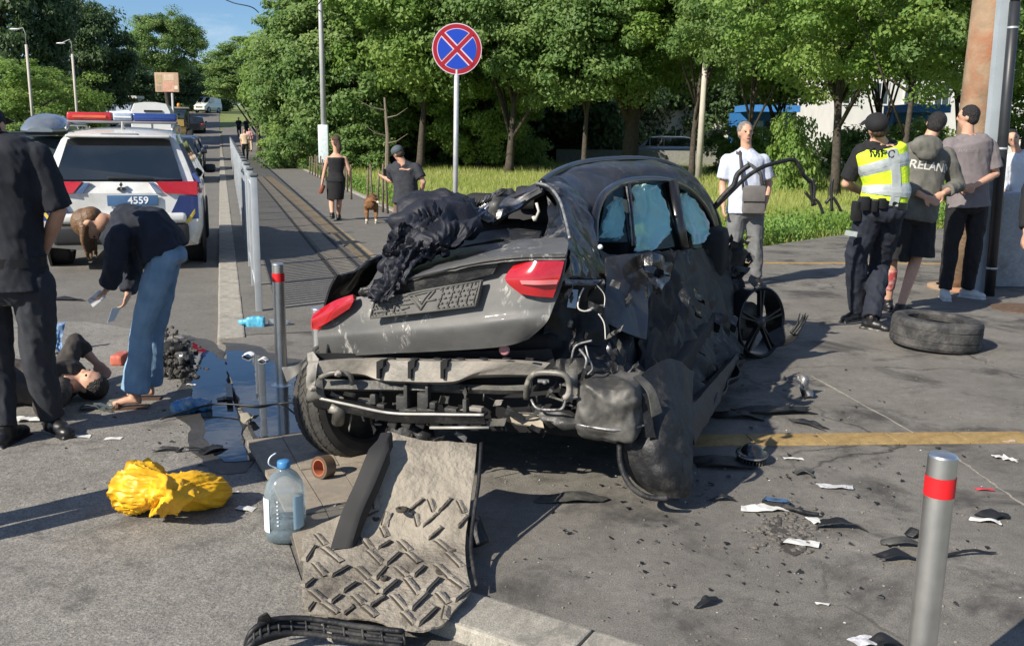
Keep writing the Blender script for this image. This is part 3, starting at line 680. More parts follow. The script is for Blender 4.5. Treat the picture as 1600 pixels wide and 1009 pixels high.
# the far wood that closes the view
me, cs = crown('dark')
def wood(n, x0, x1, y0, y1, label, s0=1.2, s1=1.8):
    mb = [];  Vs = []
    co = np.empty(len(me.vertices)*3); me.vertices.foreach_get('co', co); co = co.reshape(-1, 4, 3)
    rs = np.random.RandomState(int(x0+999))
    for i in range(n):
        x = x0+(x1-x0)*(i+.5)/n+rs.uniform(-2, 2); y = rs.uniform(y0, y1); s = rs.uniform(s0, s1)
        sel = co[rs.rand(len(co)) < .5]*s*np.array([1, 1, 1.0]); a = rs.rand()*6; ca, sa_ = math.cos(a), math.sin(a)
        q = sel.copy(); q[..., 0] = sel[..., 0]*ca-sel[..., 1]*sa_+x; q[..., 1] = sel[..., 0]*sa_+sel[..., 1]*ca+y; q[..., 2] += gh(y)+4.2*s-.5
        Vs.append(q)
    V = np.concatenate(Vs); N = len(V)
    m2 = bpy.data.meshes.new('far_wood'); m2.vertices.add(N*4); m2.vertices.foreach_set('co', V.reshape(-1)); m2.loops.add(N*4); m2.loops.foreach_set('vertex_index', np.arange(N*4, dtype=np.int32))
    m2.polygons.add(N); m2.polygons.foreach_set('loop_start', np.arange(0, N*4, 4, dtype=np.int32)); m2.update(); m2.materials.append(M_leafC)
    o = bpy.data.objects.new('far_wood', m2); COL.objects.link(o); tag(o, kind='stuff')
wood(16, -130, -20, 165, 195, 'w', .8, 1.1); wood(9, -12, 22, 72, 86, 'w2', 1.1, 1.5)
# bare trunk among the dark trees
p = D(604, 240, 38); t = empty('dead_tree', (p.x, p.y, -.1), 'bare grey dead trunk standing before the dark trees', 'tree')
mb = MB(); mb.tube([(p.x, p.y, -.1), (p.x+.05, p.y, 1.5), (p.x-.05, p.y, 3.0)], [.1, .08, .04], 7)
mb.build('trunk', mat('dead_wood', (.16, .13, .1), .9, 0, .3, 20), t)
for k, (dx, dz) in enumerate([(-1.1, 2.9), (.9, 1.6), (-.8, 1.9), (.9, 2.6)]):
    b_ = MB(); z0 = dz-.4; b_.tube([(p.x, p.y, z0), (p.x+dx*.5, p.y-.2, z0+.1), (p.x+dx, p.y-.3, dz)], [.035, .02, .008], 5); b_.build('branch', MC['dead_wood'], t)
# ================================================================== CARS
rub = mat('tyre_rubber', (.018, .018, .019), .85, 0, .2, 20); alloy = mat('alloy', (.35, .36, .38), .35, .8, .1, 20); blk = mat('black_plastic', (.012, .012, .013), .5, 0, .2, 20)
glassd = mat('dark_car_glass', (.012, .017, .02), .04, 0, 0, coat=1.0, spec=.8)
redl = mat('red_lamp', (.36, .01, .015), .12, 0, .1, 40, coat=1); whl = mat('white_lamp', (.75, .75, .75), .1, 0, .05, coat=1); chrome = mat('chrome', (.6, .6, .6), .12, 1, 0)
def wheel(parent, c, axis, r=.34, w=.22, name='wheel', spokes=5):
    axis = Vector(axis).normalized(); M = Matrix.Translation(Vector(c)) @ axis.to_track_quat('Z', 'Y').to_matrix().to_4x4()
    t = MB(); t.lathe([(r*.64, -w*.45), (r*.9, -w*.5), (r*.98, -w*.4), (r, -w*.2), (r, w*.2), (r*.98, w*.4), (r*.9, w*.5), (r*.64, w*.45), (r*.6, 0), (r*.64, -w*.45)], M, 28, False)
    o = t.build('wheel', rub, parent, True, autos=30)
    h = MB(); h.lathe([(.001, w*.30), (r*.16, w*.32), (r*.17, w*.25)], M, 12, False)
    for k in range(spokes):
        a = 2*math.pi*k/spokes; ca, sa_ = math.cos(a), math.sin(a)
        h.prism([M @ Vector((ca*r*.1-sa_*r*.09, sa_*r*.1+ca*r*.09, w*.26)), M @ Vector((ca*r*.62-sa_*r*.06, sa_*r*.62+ca*r*.06, w*.36)), M @ Vector((ca*r*.62+sa_*r*.06, sa_*r*.62-ca*r*.06, w*.36)), M @ Vector((ca*r*.1+sa_*r*.09, sa_*r*.1-ca*r*.09, w*.26))], axis*.015)
    h.lathe([(r*.6, w*.2), (r*.65, w*.42), (r*.67, w*.42), (r*.67, w*.1)], M, 24, False)
    h.build('rim', alloy, o, True, autos=30)
    return o
def car(label, loc, rz, paint, kind='sedan', W=1.78, L_=4.4, H=1.45, cat='car', group=None, rear_only=False, detail=True):
    """local frame: x right, y forward, origin on the ground under the middle"""
    t = empty('car', loc, label, cat, group, rz); M = Matrix.Translation(loc) @ Matrix.Rotation(rz, 4, 'Z'); TW = lambda x, y, z: M @ Vector((x, y, z))
    hw = W/2; belt = H*.62; hl = L_/2
    suv = kind in ('suv', 'van'); b0 = .24 if suv else .18
    if kind == 'van': st = [(-hl, belt, .98), (-hl+.1, belt+.02, 1), (0, belt, 1), (hl-.9, belt*.98, .98), (hl-.25, belt*.78, .93), (hl, belt*.55, .84)]
    elif suv: st = [(-hl, belt*.86, .90), (-hl+.08, belt*1.0, .97), (-hl+.5, belt*1.02, 1), (0, belt, 1), (hl-1.2, belt*.97, 1), (hl-.35, belt*.85, .95), (hl-.05, belt*.68, .86), (hl, belt*.5, .82)]
    else: st = [(-hl, belt*.86, .86), (-hl+.08, belt*1.0, .94), (-hl+.6, belt*1.04, 1), (0, belt, 1), (hl-1.2, belt*.96, 1), (hl-.35, belt*.82, .95), (hl-.05, belt*.62, .86), (hl, belt*.5, .8)]
    rings = []
    for y, zt, wf in st:
        w = hw*wf; half = [(w*.55, b0), (w*.93, b0+.03), (w*1.0, b0+.22), (w*1.0, (b0+zt)*.52), (w*.985, zt*.9), (w*.93, zt*.985), (w*.6, zt+.012)]
        ring = [TW(x, y, z) for x, z in half]+[TW(-x, y, z) for x, z in reversed(half)]; rings.append(ring)
    body = MB(); body.loft(rings); bo = body.build('body', paint, t, True, autos=28)
    if kind == 'van': gs = [(-hl+.02, belt-.02, .94), (-hl+.08, H-.06, .88), (-hl+.5, H, .87), (hl-1.6, H, .86), (hl-.75, belt-.02, .9)]
    elif suv: gs = [(-hl+.06, belt, .92), (-hl+.38, H-.07, .74), (-hl+.8, H, .73), (0, H, .74), (hl-1.9, H-.05, .72), (hl-1.15, belt-.02, .86)]
    elif kind == 'hatch': gs = [(-hl+.1, belt, .90), (-hl+.55, H-.06, .72), (-hl+1.0, H, .72), (-.1, H, .72), (hl-1.9, H-.07, .7), (hl-1.1, belt-.02, .86)]
    else: gs = [(-hl+.55, belt, .88), (-hl+1.15, H-.05, .70), (-hl+1.5, H, .7), (-.1, H, .7), (hl-1.95, H-.08, .69), (hl-1.15, belt-.02, .86)]
    rg = []
    wb = hw*.93
    for y, z, wf in gs:
        w = hw*wf; rg.append([TW(wb, y, belt-.04), TW(wb*.99, y, belt), TW(w+(wb-w)*.15, y, z-.05 if z > belt+.1 else z-.005), TW(w*.85, y, z), TW(0, y, z+.015), TW(-w*.85, y, z), TW(-w-(-w+wb)*-.0-(wb-w)*.15, y, z-.05 if z > belt+.1 else z-.005), TW(-wb*.99, y, belt), TW(-wb, y, belt-.04)])
    g = MB(); g.loft(rg); g.build('roof', paint, t, True, autos=30)
    # glass panels slightly proud of the greenhouse
    def quad(ps, name, m, off=.008):
        ps = [Vector(p) for p in ps]; n_ = (ps[1]-ps[0]).cross(ps[2]-ps[1]).normalized(); c = sum(ps, Vector())/len(ps); cc = TW(0, 0, H*.6)
        if n_.dot(c-cc) < 0: n_ = -n_
        mb = MB(); mb.prism([p+n_*off for p in ps], -n_*.03); return mb.build(name, m, t)
    (ya, za, wa), (yb, zb, wb_) = gs[0], gs[1]
    f0, f1 = .1, .88; ww = lambda w0, w1, k: hw*(w0+(w1-w0)*k)
    quad([TW(-ww(.9, wb_, f0)*.9, ya+(yb-ya)*f0, za+(zb-za)*f0), TW(ww(.9, wb_, f0)*.9, ya+(yb-ya)*f0, za+(zb-za)*f0), TW(ww(.9, wb_, f1)*.9, ya+(yb-ya)*f1, za+(zb-za)*f1), TW(-ww(.9, wb_, f1)*.9, ya+(yb-ya)*f1, za+(zb-za)*f1)], 'rear_window', glassd)
    (ya, za, wa), (yb, zb, wb_) = gs[-1], gs[-2]
    quad([TW(-ww(.88, wb_, .06)*.93, ya+(yb-ya)*.06, za+(zb-za)*.06), TW(ww(.88, wb_, .06)*.93, ya+(yb-ya)*.06, za+(zb-za)*.06), TW(ww(.88, wb_, .93)*.93, ya+(yb-ya)*.93, za+(zb-za)*.93), TW(-ww(.88, wb_, .93)*.93, ya+(yb-ya)*.93, za+(zb-za)*.93)], 'windscreen', glassd)
    ys = [gs[1][0]+(.02 if kind == 'van' else -.1), -.35, .55, gs[-2][0]+.12] if kind != 'van' else [hl-2.5, hl-1.9, hl-1.35]
    for sgn in (-1, 1):
        for a, b in zip(ys, ys[1:]):
            z1 = H-.13; k1 = (z1-belt)/(H-.05-belt); wt = hw*(.93*.99+( .75-.93)*k1*.93) if kind != 'van' else hw*.885; wl = wb*.975
            ta = .12 if a == ys[0] and kind != 'van' else 0; tb = .28 if b == ys[-1] else 0
            quad([TW(sgn*wl, a+.03-ta, belt+.04), TW(sgn*wl, b-.03+tb, belt+.04), TW(sgn*wt, b-.03, z1), TW(sgn*wt, a+.03+ta, z1)], 'side_window', glassd, .016)
    for sgn in (-1, 1):
        for y in (-hl+.85, hl-.88):
            wheel(t, TW(sgn*(hw-.1), y, .33), M.to_3x3() @ Vector((sgn, 0, 0)))
            a = MB(); a.lathe([(.41, -.02), (.41, .012), (.36, .012), (.34, -.05)], Matrix.Translation(TW(sgn*(hw-.005), y, .35)) @ (M.to_3x3() @ Vector((sgn, 0, 0))).to_track_quat('Z', 'Y').to_matrix().to_4x4(), 24, False); a.build('wheel_arch', blk, t, True)
        mb = MB(); mb.box(TW(sgn*(hw+.08), hl-1.45, belt+.08), (.2, .1, .14), M.to_3x3(), .04); mb.build('mirror', paint, t, True)
        mb = MB(); mb.box(TW(sgn*hw*.68, hl-.12, belt*.66), (.36, .22, .13), M.to_3x3(), .05); mb.build('headlight', whl, t, True)
        mb = MB(); mb.box(TW(sgn*hw*.78, -hl+.05, belt*.8), (.3, .16, .16), M.to_3x3(), .04); mb.build('rear_light', redl, t, True)
    mb = MB(); mb.box(TW(0, hl-.02, belt*.55), (W*.5, .08, .16), M.to_3x3(), .02); mb.build('grille', blk, t, True)
    mb = MB(); mb.box(TW(0, hl+.005, .3), (W*.8, .12, .12), M.to_3x3(), .03); mb.build('front_bumper', blk, t, True)
    mb = MB(); mb.box(TW(0, hl+.055, .42), (.5, .012, .11), M.to_3x3()); mb.build('number_plate', mat('plate_white', (.7, .7, .7), .5), t)
    return t, TW
# --------------------------------------------------- the police estate, seen from behind
Yr = 10.75; rc = P(196, 424, ROADZ); rdir = math.atan2(-kd.x, kd.y)
wpaint = mat('white_car_paint', (.62, .63, .62), .25, 0, .03, 3, coat=.8, dust=(.45, .44, .40), dscale=2); bpaint = mat('police_blue', (.02, .04, .16), .3, 0, .05, coat=.6); ypaint = mat('police_yellow', (.55, .42, .05), .35, 0, .05, coat=.6)
pc = empty('police_car', (rc.x, rc.y, ROADZ), 'white police estate car with red and blue light bar, seen from behind', 'police car', None, rdir)
PM = Matrix.Translation((rc.x, rc.y, ROADZ)) @ Matrix.Rotation(rdir, 4, 'Z'); TP = lambda x, y, z: PM @ Vector((x, y, z)); P3 = PM.to_3x3()
# origin under the middle of the rear; y forward
st = [(-.02, [(.50, .34), (.76, .36), (.84, .5), (.86, .62), (.84, .75), (.80, .86), (.70, .92), (.4, .93)]), (.08, [(.5, .26), (.84, .30), (.90, .5), (.91, .7), (.895, .86), (.87, .98), (.80, 1.04), (.5, 1.06)]), (.45, [(.5, .24), (.86, .28), (.91, .5), (.915, .72), (.905, .9), (.885, 1.02), (.83, 1.07), (.5, 1.09)]),
      (1.2, [(.5, .22), (.84, .26), (.90, .5), (.905, .72), (.9, .9), (.88, 1.0), (.83, 1.05), (.5, 1.07)]), (3.2, [(.5, .22), (.84, .26), (.90, .5), (.905, .72), (.895, .88), (.87, .98), (.8, 1.03), (.5, 1.05)]), (4.2, [(.5, .22), (.8, .26), (.86, .5), (.86, .7), (.84, .8), (.8, .86), (.7, .92), (.4, .94)]), (4.62, [(.4, .3), (.6, .32), (.66, .45), (.66, .55), (.64, .62), (.6, .68), (.5, .72), (.3, .74)])]
mb = MB(); mb.loft([[TP(x, y, z) for x, z in h]+[TP(-x, y, z) for x, z in reversed(h)] for y, h in st]); mb.build('body', wpaint, pc, True, autos=30)
gh_ = [(.10, 1.02, .84, 1.03), (.28, 1.36, .735, 1.36), (.42, 1.58, .64, 1.60), (.6, 1.63, .62, 1.665), (1.5, 1.66, .63, 1.70), (2.6, 1.6, .62, 1.64), (3.4, 1.05, .76, 1.06)]
rg = []
for y, z, w, zc in gh_:
    rg.append([TP(.87, y, 1.0), TP(w+(.87-w)*.04, y, z-.04 if z > 1.1 else z), TP(w*.93, y, z), TP(w*.5, y, zc-.01), TP(0, y, zc), TP(-w*.5, y, zc-.01), TP(-w*.93, y, z), TP(-w-(.87-w)*.04, y, z-.04 if z > 1.1 else z), TP(-.87, y, 1.0)])
mb = MB(); mb.loft(rg); mb.build('roof', wpaint, pc, True, autos=32)
def pp(pts, name, m, th=.012, out=(0, -1, .3), par=None):
    o_ = P3 @ Vector(out).normalized(); w_ = [TP(*p) for p in pts]; mb = MB(); mb.prism([q+o_*th for q in w_], -o_*(th+.03)); return mb.build(name, m, par or pc)
pp([(-.70, .105, 1.07), (.70, .105, 1.07), (.66, .19, 1.22), (.57, .375, 1.53), (.45, .395, 1.555), (-.45, .395, 1.555), (-.57, .375, 1.53), (-.66, .19, 1.22)], 'rear_window', glassd, .03, (0, -1, .55))
mb = MB(); mb.box(TP(.12, .07, 1.10), (.5, .03, .025), P3 @ Matrix.Rotation(.03, 3, 'Y'), .008); mb.build('wiper', blk, pc, True)
mb = MB(); mb.box(TP(0, .42, 1.60), (.42, .16, .04), P3, .015); mb.build('spoiler_lamp', mat('grey_trim', (.2, .2, .21), .5), pc, True)
mb = MB(); mb.box(TP(0, .36, 1.585), (1.16, .22, .035), P3, .014); mb.build('roof_spoiler', wpaint, pc, True)
mb = MB(); mb.tube([TP(.02, .7, 1.66), TP(.02, .62, 1.76)], [.03, .006], 8); mb.build('aerial', wpaint, pc, True)
pp([(-.50, -.02, .93), (-.86, .02, .93), (-.90, .10, 1.0), (-.86, .12, 1.06), (-.40, .045, 1.06)], 'rear_light', redl, .05, (0, -1, .1))
pp([(.50, -.02, .93), (.86, .02, .90), (.895, .10, .96), (.87, .12, 1.06), (.40, .045, 1.06)], 'rear_light', redl, .05, (0, -1, .1))
for sgn in (-1, 1):
    pp([(sgn*.9, .10, .92), (sgn*.915, .42, .97), (sgn*.895, .42, 1.05), (sgn*.87, .12, 1.055)], 'rear_light', redl, .012, (sgn, 0, .1))
    pp([(sgn*.48, -.025, .93), (sgn*.38, .03, 1.05), (sgn*.32, .03, 1.05), (sgn*.40, -.03, .93)], 'lamp_trim', chrome, .018, (0, -1, .1))
    pp([(sgn*.87, .0, .62), (sgn*.52, -.05, .62), (sgn*.66, -.04, .90), (sgn*.87, .0, .90)], 'blue_flash', bpaint, .018, (0, -1, 0))
    pp([(sgn*.52, -.05, .62), (sgn*.74, -.03, .62), (sgn*.84, 0, .76), (sgn*.84, 0, .70), (sgn*.76, -.03, .58), (sgn*.56, -.05, .58)], 'yellow_flash', ypaint, .022, (0, -1, 0))
    pp([(sgn*.905, .1, 1.04), (sgn*.9, .5, 1.04), (sgn*.84, .5, 1.16), (sgn*.83, .17, 1.16)], 'side_flash', bpaint, .014, (sgn, 0, .4))
    pp([(sgn*.45, -.045, .80), (sgn*.78, -.02, .80), (sgn*.78, -.02, .88), (sgn*.45, -.045, .88)], 'fog_lamp', mat('lamp_clear', (.5, .5, .5), .15, coat=1), .02, (0, -1, 0)) if False else None
    for (a, b, c_, d_) in [((.45, .95), (1.35, .95), (1.3, 1.5), (.62, 1.5)), ((1.42, .95), (2.2, .95), (2.15, 1.52), (1.38, 1.5)), ((2.27, .95), (3.15, .95), (2.62, 1.48), (2.22, 1.52))]:
        q = [(sgn*(.875-(z-.95)*.36), y, z+.1 if z < 1 else z) for (y, z) in (a, b, c_, d_)]; pp(q, 'side_window', glassd, .03, (sgn, 0, .3))
    for y in (.9, 3.65): wheel(pc, TP(sgn*.8, y, .34), P3 @ Vector((sgn, 0, 0)), .345, .24)
    mb = MB(); mb.box(TP(sgn*.99, 2.75, 1.12), (.17, .1, .13), P3, .045); mb.build('mirror', blk, pc, True)
    mb = MB(); mb.tube([TP(sgn*.6, .55, 1.665), TP(sgn*.61, .8, 1.72), TP(sgn*.61, 2.3, 1.72), TP(sgn*.6, 2.6, 1.64)], .02, 8); mb.build('roof_rail', alloy, pc, True)
    mb = MB(); mb.lathe([(.46, -.02), (.46, .012), (.37, .012), (.35, -.05)], Matrix.Translation(TP(sgn*.905, .9, .38)) @ (P3 @ Vector((sgn, 0, 0))).to_track_quat('Z', 'Y').to_matrix().to_4x4(), 28, False); mb.build('wheel_arch', blk, pc, True)
mb = MB(); mb.box(TP(0, -.03, .45), (1.5, .14, .24), P3, .05); mb.build('lower_bumper', blk, pc, True)
mb = MB(); mb.box(TP(0, -.085, .47), (.9, .04, .1), P3, .015); mb.build('skid_plate', alloy, pc, True)
mb = MB(); mb.box(TP(0, -.055, .64), (1.46, .1, .12), P3, .045); mb.build('bumper_step', wpaint, pc, True)
mb = MB(); mb.box(TP(.14, -.045, .845), (.56, .02, .125), P3, .004); pl = mb.build('number_plate', mat('plate_blue', (.05, .12, .24), .5), pc, True)
text_part('4559', .115, PM @ Matrix.Translation((.2, -.058, .845)) @ Matrix.Rotation(R(90), 4, 'X'), mat('plate_text', (.75, .78, .8), .5), 'plate_number', pl, .002, True)
for k in range(3):
    a = R(90+120*k); c0 = TP(.02, .005, 1.0); ax = P3 @ Vector((1, 0, 0)); az = Vector((0, 0, 1)); d_ = ax*math.cos(a)+az*math.sin(a); s_ = ax*-math.sin(a)+az*math.cos(a)
    mb = MB(); o_ = P3 @ Vector((0, .05, 0)); mb.prism([c0-o_, c0+d_*.03+s_*.018-o_, c0+d_*.06-o_, c0+d_*.03-s_*.018-o_], P3 @ Vector((0, .06, 0))); mb.build('badge_diamond', chrome if False else mat('badge_dark', (.05, .05, .055), .3, .6), pc)
# light bar
lb = MB(); lb.box(TP(0, 1.05, 1.755), (1.28, .3, .03), P3, .01); lbo = lb.build('light_bar', mat('grey_trim', (.2, .2, .21), .5), pc, True)
for x0, x1, m_ in [(-.64, -.12, mat('beacon_red', (.5, .02, .02), .2, 0, .05, coat=1)), (-.115, .115, mat('beacon_clear', (.35, .42, .52), .2, 0, .2, 30, coat=1)), (.12, .64, mat('beacon_blue', (.02, .05, .22), .2, 0, .05, coat=1))]:
    mb = MB(); mb.box(TP((x0+x1)/2, 1.05, 1.82), (x1-x0, .28, .1), P3, .025); mb.build('beacon_lens', m_, lbo, True)
mb = MB(); mb.box(TP(-.38, .905, 1.82), (.38, .012, .03), P3); mb.build('beacon_lens', mat('beacon_orange', (.7, .12, .05), .2, coat=1), lbo)
mb = MB(); mb.box(TP(0, .907, 1.82), (.2, .012, .02), P3); mb.build('beacon_lens', whl, lbo)
# --------------------------------------------------- other cars
greyp = mat('grey_car_paint', (.10, .13, .14), .25, .5, .05, 3, coat=.8); bluep = mat('dark_blue_paint', (.015, .03, .06), .25, .3, .05, coat=.8); blackp = mat('black_paint', (.015, .016, .018), .2, .2, .05, coat=.8); silverp = mat('silver_paint', (.28, .31, .34), .3, .6, .05, coat=.8)
def cpos(u, v, z=ROADZ): p = G(u, v, z); return Vector((p.x, p.y, gh(p.y)+z))
loc = D(84, 300, 19.0); loc.z = ROADZ
gcar, TW = car('grey car with a silver roof box parked beyond the police car', loc, rdir+math.pi, greyp, 'suv', 1.82, 4.6, 1.5)
rb = empty('roof_box', TW(0, 0, 1.5), 'silver roof box on top of the grey car', 'roof box'); Mx = Matrix.Rotation(rdir+math.pi, 3, 'Z')
rings = []
for y, w, h in [(-1.0, .30, .10), (-.95, .42, .24), (-.5, .46, .34), (.3, .45, .34), (.85, .38, .22), (1.05, .22, .06)]:
    rings.append([TW(math.cos(a)*w, y-.1, 1.62+max(-.02, math.sin(a)*h)) for a in [2*math.pi*k/20 for k in range(20)]])
mb = MB(); mb.loft(rings); mb.build('box_shell', silverp, rb, True, autos=50)
for y in (-.6, .5): mb = MB(); mb.box(TW(0, y, 1.56), (1.2, .06, .05), Mx); mb.build('cross_bar', blk, rb)
loc = D(5, 300, 23.0); loc.z = ROADZ; car('pale blue grey car behind the left officer, next to the car with the roof box', loc, rdir+math.pi, silverp, 'sedan', 1.78, 4.5, 1.42)
loc = D(45, 300, 29.0); loc.z = ROADZ; car('dark blue car behind the car with the roof box', loc, rdir+math.pi, bluep, 'suv', 1.82, 4.5, 1.55)
for (u, v, lab, pnt, kd_) in [(272, 228, 'black car parked in line just past the police car', blackp, 'suv'), (284, 221, 'dark blue car parked behind the black one in line', bluep, 'hatch')]:
    loc = D(u, v, 1.0); Yc = 32 if 'just past' in lab else 40; loc = D(u, v, Yc); loc.z = gh(loc.y)+ROADZ; car(lab, loc, rdir+math.pi, pnt, kd_)
loc = D(305, 190, 90); loc.z = gh(90)+ROADZ; car('small dark car in the shade below the white minivan', loc, rdir, blackp, 'hatch')
loc = D(325, 178, 122); loc.z = gh(122)+ROADZ; car('small white minivan coming down the far road', loc, rdir+math.pi-.5, mat('minivan_white', (.62, .66, .58), .35, 0, .03, coat=.5), 'van', 1.75, 4.2, 1.95, 'minivan')
loc = D(150, 190, 95); loc.z = gh(95)+ROADZ; car('black car far off behind the road sign board', loc, 1.2, blackp, 'hatch')
loc = D(187, 190, 100); loc.z = gh(100)+ROADZ; car('pale car far off left of the white box van', loc, 1.3, silverp, 'van', 1.8, 4.4, 1.9)
loc = D(1028, 232, 62); loc.z = -.09; car('silver people carrier parked in the shade behind the thick trunk', loc, 1.45, silverp, 'suv', 1.85, 4.8, 1.75)
# white box van
b = D(238, 215, 50); z0 = gh(50)+ROADZ; V = empty('box_van', (b.x, b.y, z0), 'white box van parked beyond the light bar of the police car', 'van', None, rdir); VM = Matrix.Translation((b.x, b.y, z0)) @ Matrix.Rotation(rdir, 4, 'Z'); V3 = VM.to_3x3()
vp = mat('van_white', (.72, .73, .72), .4, 0, .03, 3)
mb = MB(); mb.loft([[VM @ Vector((x*k, y, .7+(z-.7))) for x, z in [(-.98, .7), (-1, 1.5), (-.98, 2.6), (-.8, 3.0), (-.3, 3.08), (.3, 3.08), (.8, 3.0), (.98, 2.6), (1, 1.5), (.98, .7)]] for y, k in [(0, .97), (.05, 1), (4.2, 1), (4.25, .97)]]); mb.build('box_body', vp, V, True, autos=30)
mb = MB(); mb.box(VM @ Vector((0, 5.1, 1.35)), (1.9, 1.6, 1.5), V3, .2); mb.build('cab', vp, V, True)
mb = MB(); mb.box(VM @ Vector((.12, -.02, 2.62)), (.9, .06, .10), V3); mb.build('vent', blk, V)
mb = MB(); mb.box(VM @ Vector((0, -.02, 1.5)), (.02, .03, 1.6), V3); mb.build('door_seam', blk, V)
for sgn in (-1, 1):
    for y in (.9, 4.9): wheel(V, VM @ Vector((sgn*.85, y, .36)), V3 @ Vector((sgn, 0, 0)), .37, .25)
    mb = MB(); mb.box(VM @ Vector((sgn*.85, -.02, .85)), (.15, .05, .25), V3); mb.build('rear_light', redl, V)
# wheel loader
b = D(279, 200, 72); z0 = gh(72)+ROADZ; T_ = empty('wheel_loader', (b.x, b.y, z0), 'dark tractor with an orange beacon on its cab roof beyond the white box van', 'tractor', None, rdir); VM = Matrix.Translation((b.x, b.y, z0)) @ Matrix.Rotation(rdir, 4, 'Z'); V3 = VM.to_3x3(); yel = mat('machine_ochre', (.16, .12, .05), .7, 0, .4, 4); dk = mat('machine_dark', (.02, .025, .025), .5)
mb = MB(); mb.box(VM @ Vector((0, 0, 1.3)), (1.3, 2.6, .8), V3, .08); mb.build('chassis', yel, T_, True)
mb = MB(); mb.box(VM @ Vector((0, .1, 2.3)), (1.5, 1.3, 1.3), V3, .08); mb.build('cab', glassd, T_, True)
mb = MB(); mb.box(VM @ Vector((0, .1, 3.0)), (1.75, 1.6, .14), V3, .04); mb.build('cab_roof', mat('machine_roof', (.25, .25, .2), .7), T_, True)
for x in (-.76, .76):
    for y in (-.55, .75): mb = MB(); mb.box(VM @ Vector((x, y, 2.3)), (.08, .08, 1.3), V3); mb.build('pillar', dk, T_)
mb = MB(); mb.lathe([(.13, 0), (.13, .2), (.08, .28), (.001, .3)], Matrix.Translation(VM @ Vector((.1, 0, 3.07))), 12); mb.build('beacon', mat('beacon_amber', (.6, .22, .03), .3), T_, True)
mb = MB(); mb.box(VM @ Vector((.1, -1.32, 1.9)), (.7, .05, .5), V3); mb.build('rear_panel', mat('ochre_panel', (.35, .24, .07), .7), T_)
for sgn in (-1, 1):
    wheel(T_, VM @ Vector((sgn*.85, -.8, .75)), V3 @ Vector((sgn, 0, 0)), .75, .4); wheel(T_, VM @ Vector((sgn*.8, 1.3, .5)), V3 @ Vector((sgn, 0, 0)), .5, .3)
# ================================================================== PEOPLE
SK = mat('skin', (.50, .29, .20), .55, 0, .06, 20, spec=.35)
SKD = mat('skin_tanned', (.36, .20, .135), .55, 0, .06, 20, spec=.35)
M_eye = mat('eye_dark', (.02, .015, .012), .2, 0, 0); M_lip = mat('lips', (.33, .13, .10), .5, 0, .05)
HB = mat('hair_brown', (.06, .032, .018), .6, 0, .4, 40, bump=.8, bscale=120); HK = mat('hair_black', (.012, .01, .01), .5, 0, .3, 40, bump=.8, bscale=120)
HY = mat('hair_fair', (.13, .07, .032), .5, 0, .3, 40, bump=.3, bscale=120)
HG = mat('hair_grey', (.2, .18, .16), .6, 0, .3, 40, bump=.8, bscale=120)
def remesh(mb, name, m, parent, vox=.012, it=3, fold=0, fs=9., seed=0, crease=0, cf=4., crease2=0):
    me = bpy.data.meshes.new('t'); me.from_pydata(mb.v, [], mb.f); me.materials.append(m)
    bm = bmesh.new(); bm.from_mesh(me); bmesh.ops.recalc_face_normals(bm, faces=bm.faces); bm.to_mesh(me); bm.free()
    o = bpy.data.objects.new('t', me); TS.collection.objects.link(o)
    r = o.modifiers.new('r', 'REMESH'); r.mode = 'VOXEL'; r.voxel_size = vox; r.use_smooth_shade = True
    if it: s = o.modifiers.new('s', 'SMOOTH'); s.factor = .5; s.iterations = it
    TS.view_layers[0].update(); dg_ = TS.view_layers[0].depsgraph; dg_.update()
    m2 = bpy.data.meshes.new_from_object(o.evaluated_get(dg_))
    bpy.data.objects.remove(o); bpy.data.meshes.remove(me)
    if fold or crease or crease2:
        n = len(m2.vertices); co = np.empty(n*3); no = np.empty(n*3); m2.vertices.foreach_get('co', co); m2.vertex_normals.foreach_get('vector', no)
        co = co.reshape(-1, 3); no = no.reshape(-1, 3); dd = np.zeros(n)
        for i, (x, y, z) in enumerate(co.tolist()):
            d = 0
            if fold:
                q = Vector((x*fs+seed*5.3, y*fs, z*fs*.8+.7*x*fs+seed)); d += ((1-abs(noise.noise(q))*2.2)*.7+(1-abs(noise.noise(q*2.3+Vector((3, 3, 3))))*2.4)*.35-.45)*fold
            if crease:
                c = Vector((x, y, z)); vv = noise.voronoi(Vector((x*cf+.25*noise.noise(c*6)+seed, y*cf, z*cf*1.3+.25*noise.noise(c*5))))[0]; d += crease*(min(vv[1]-vv[0], .5)*2-.5)
            if crease2:
                vv = noise.voronoi(Vector((x*cf*2.6, y*cf*2.6+seed, z*cf*3)))[0]; d += crease2*(min(vv[1]-vv[0], .5)*2-.5)
            dd[i] = d
        co += no*dd[:, None]; m2.vertices.foreach_set('co', co.reshape(-1)); m2.update()
    if not m2.materials: m2.materials.append(m)
    m2.name = name
    m2.polygons.foreach_set('use_smooth', [True]*len(m2.polygons))
    ob = bpy.data.objects.new(name, m2); COL.objects.link(ob); put(ob, parent); return ob
def cap_chain(mb, pts, rs, n=12, flat_end=False, flat_start=False):
    mb.tube(pts, rs, n)
    if not flat_start: mb.ell(pts[0], rs[0]*.99, nu=10, nv=8)
    if not flat_end: mb.ell(pts[-1], rs[-1]*.99, nu=10, nv=8)
    for p, r in zip(pts[1:-1], rs[1:-1]): mb.ell(p, r, nu=10, nv=8)
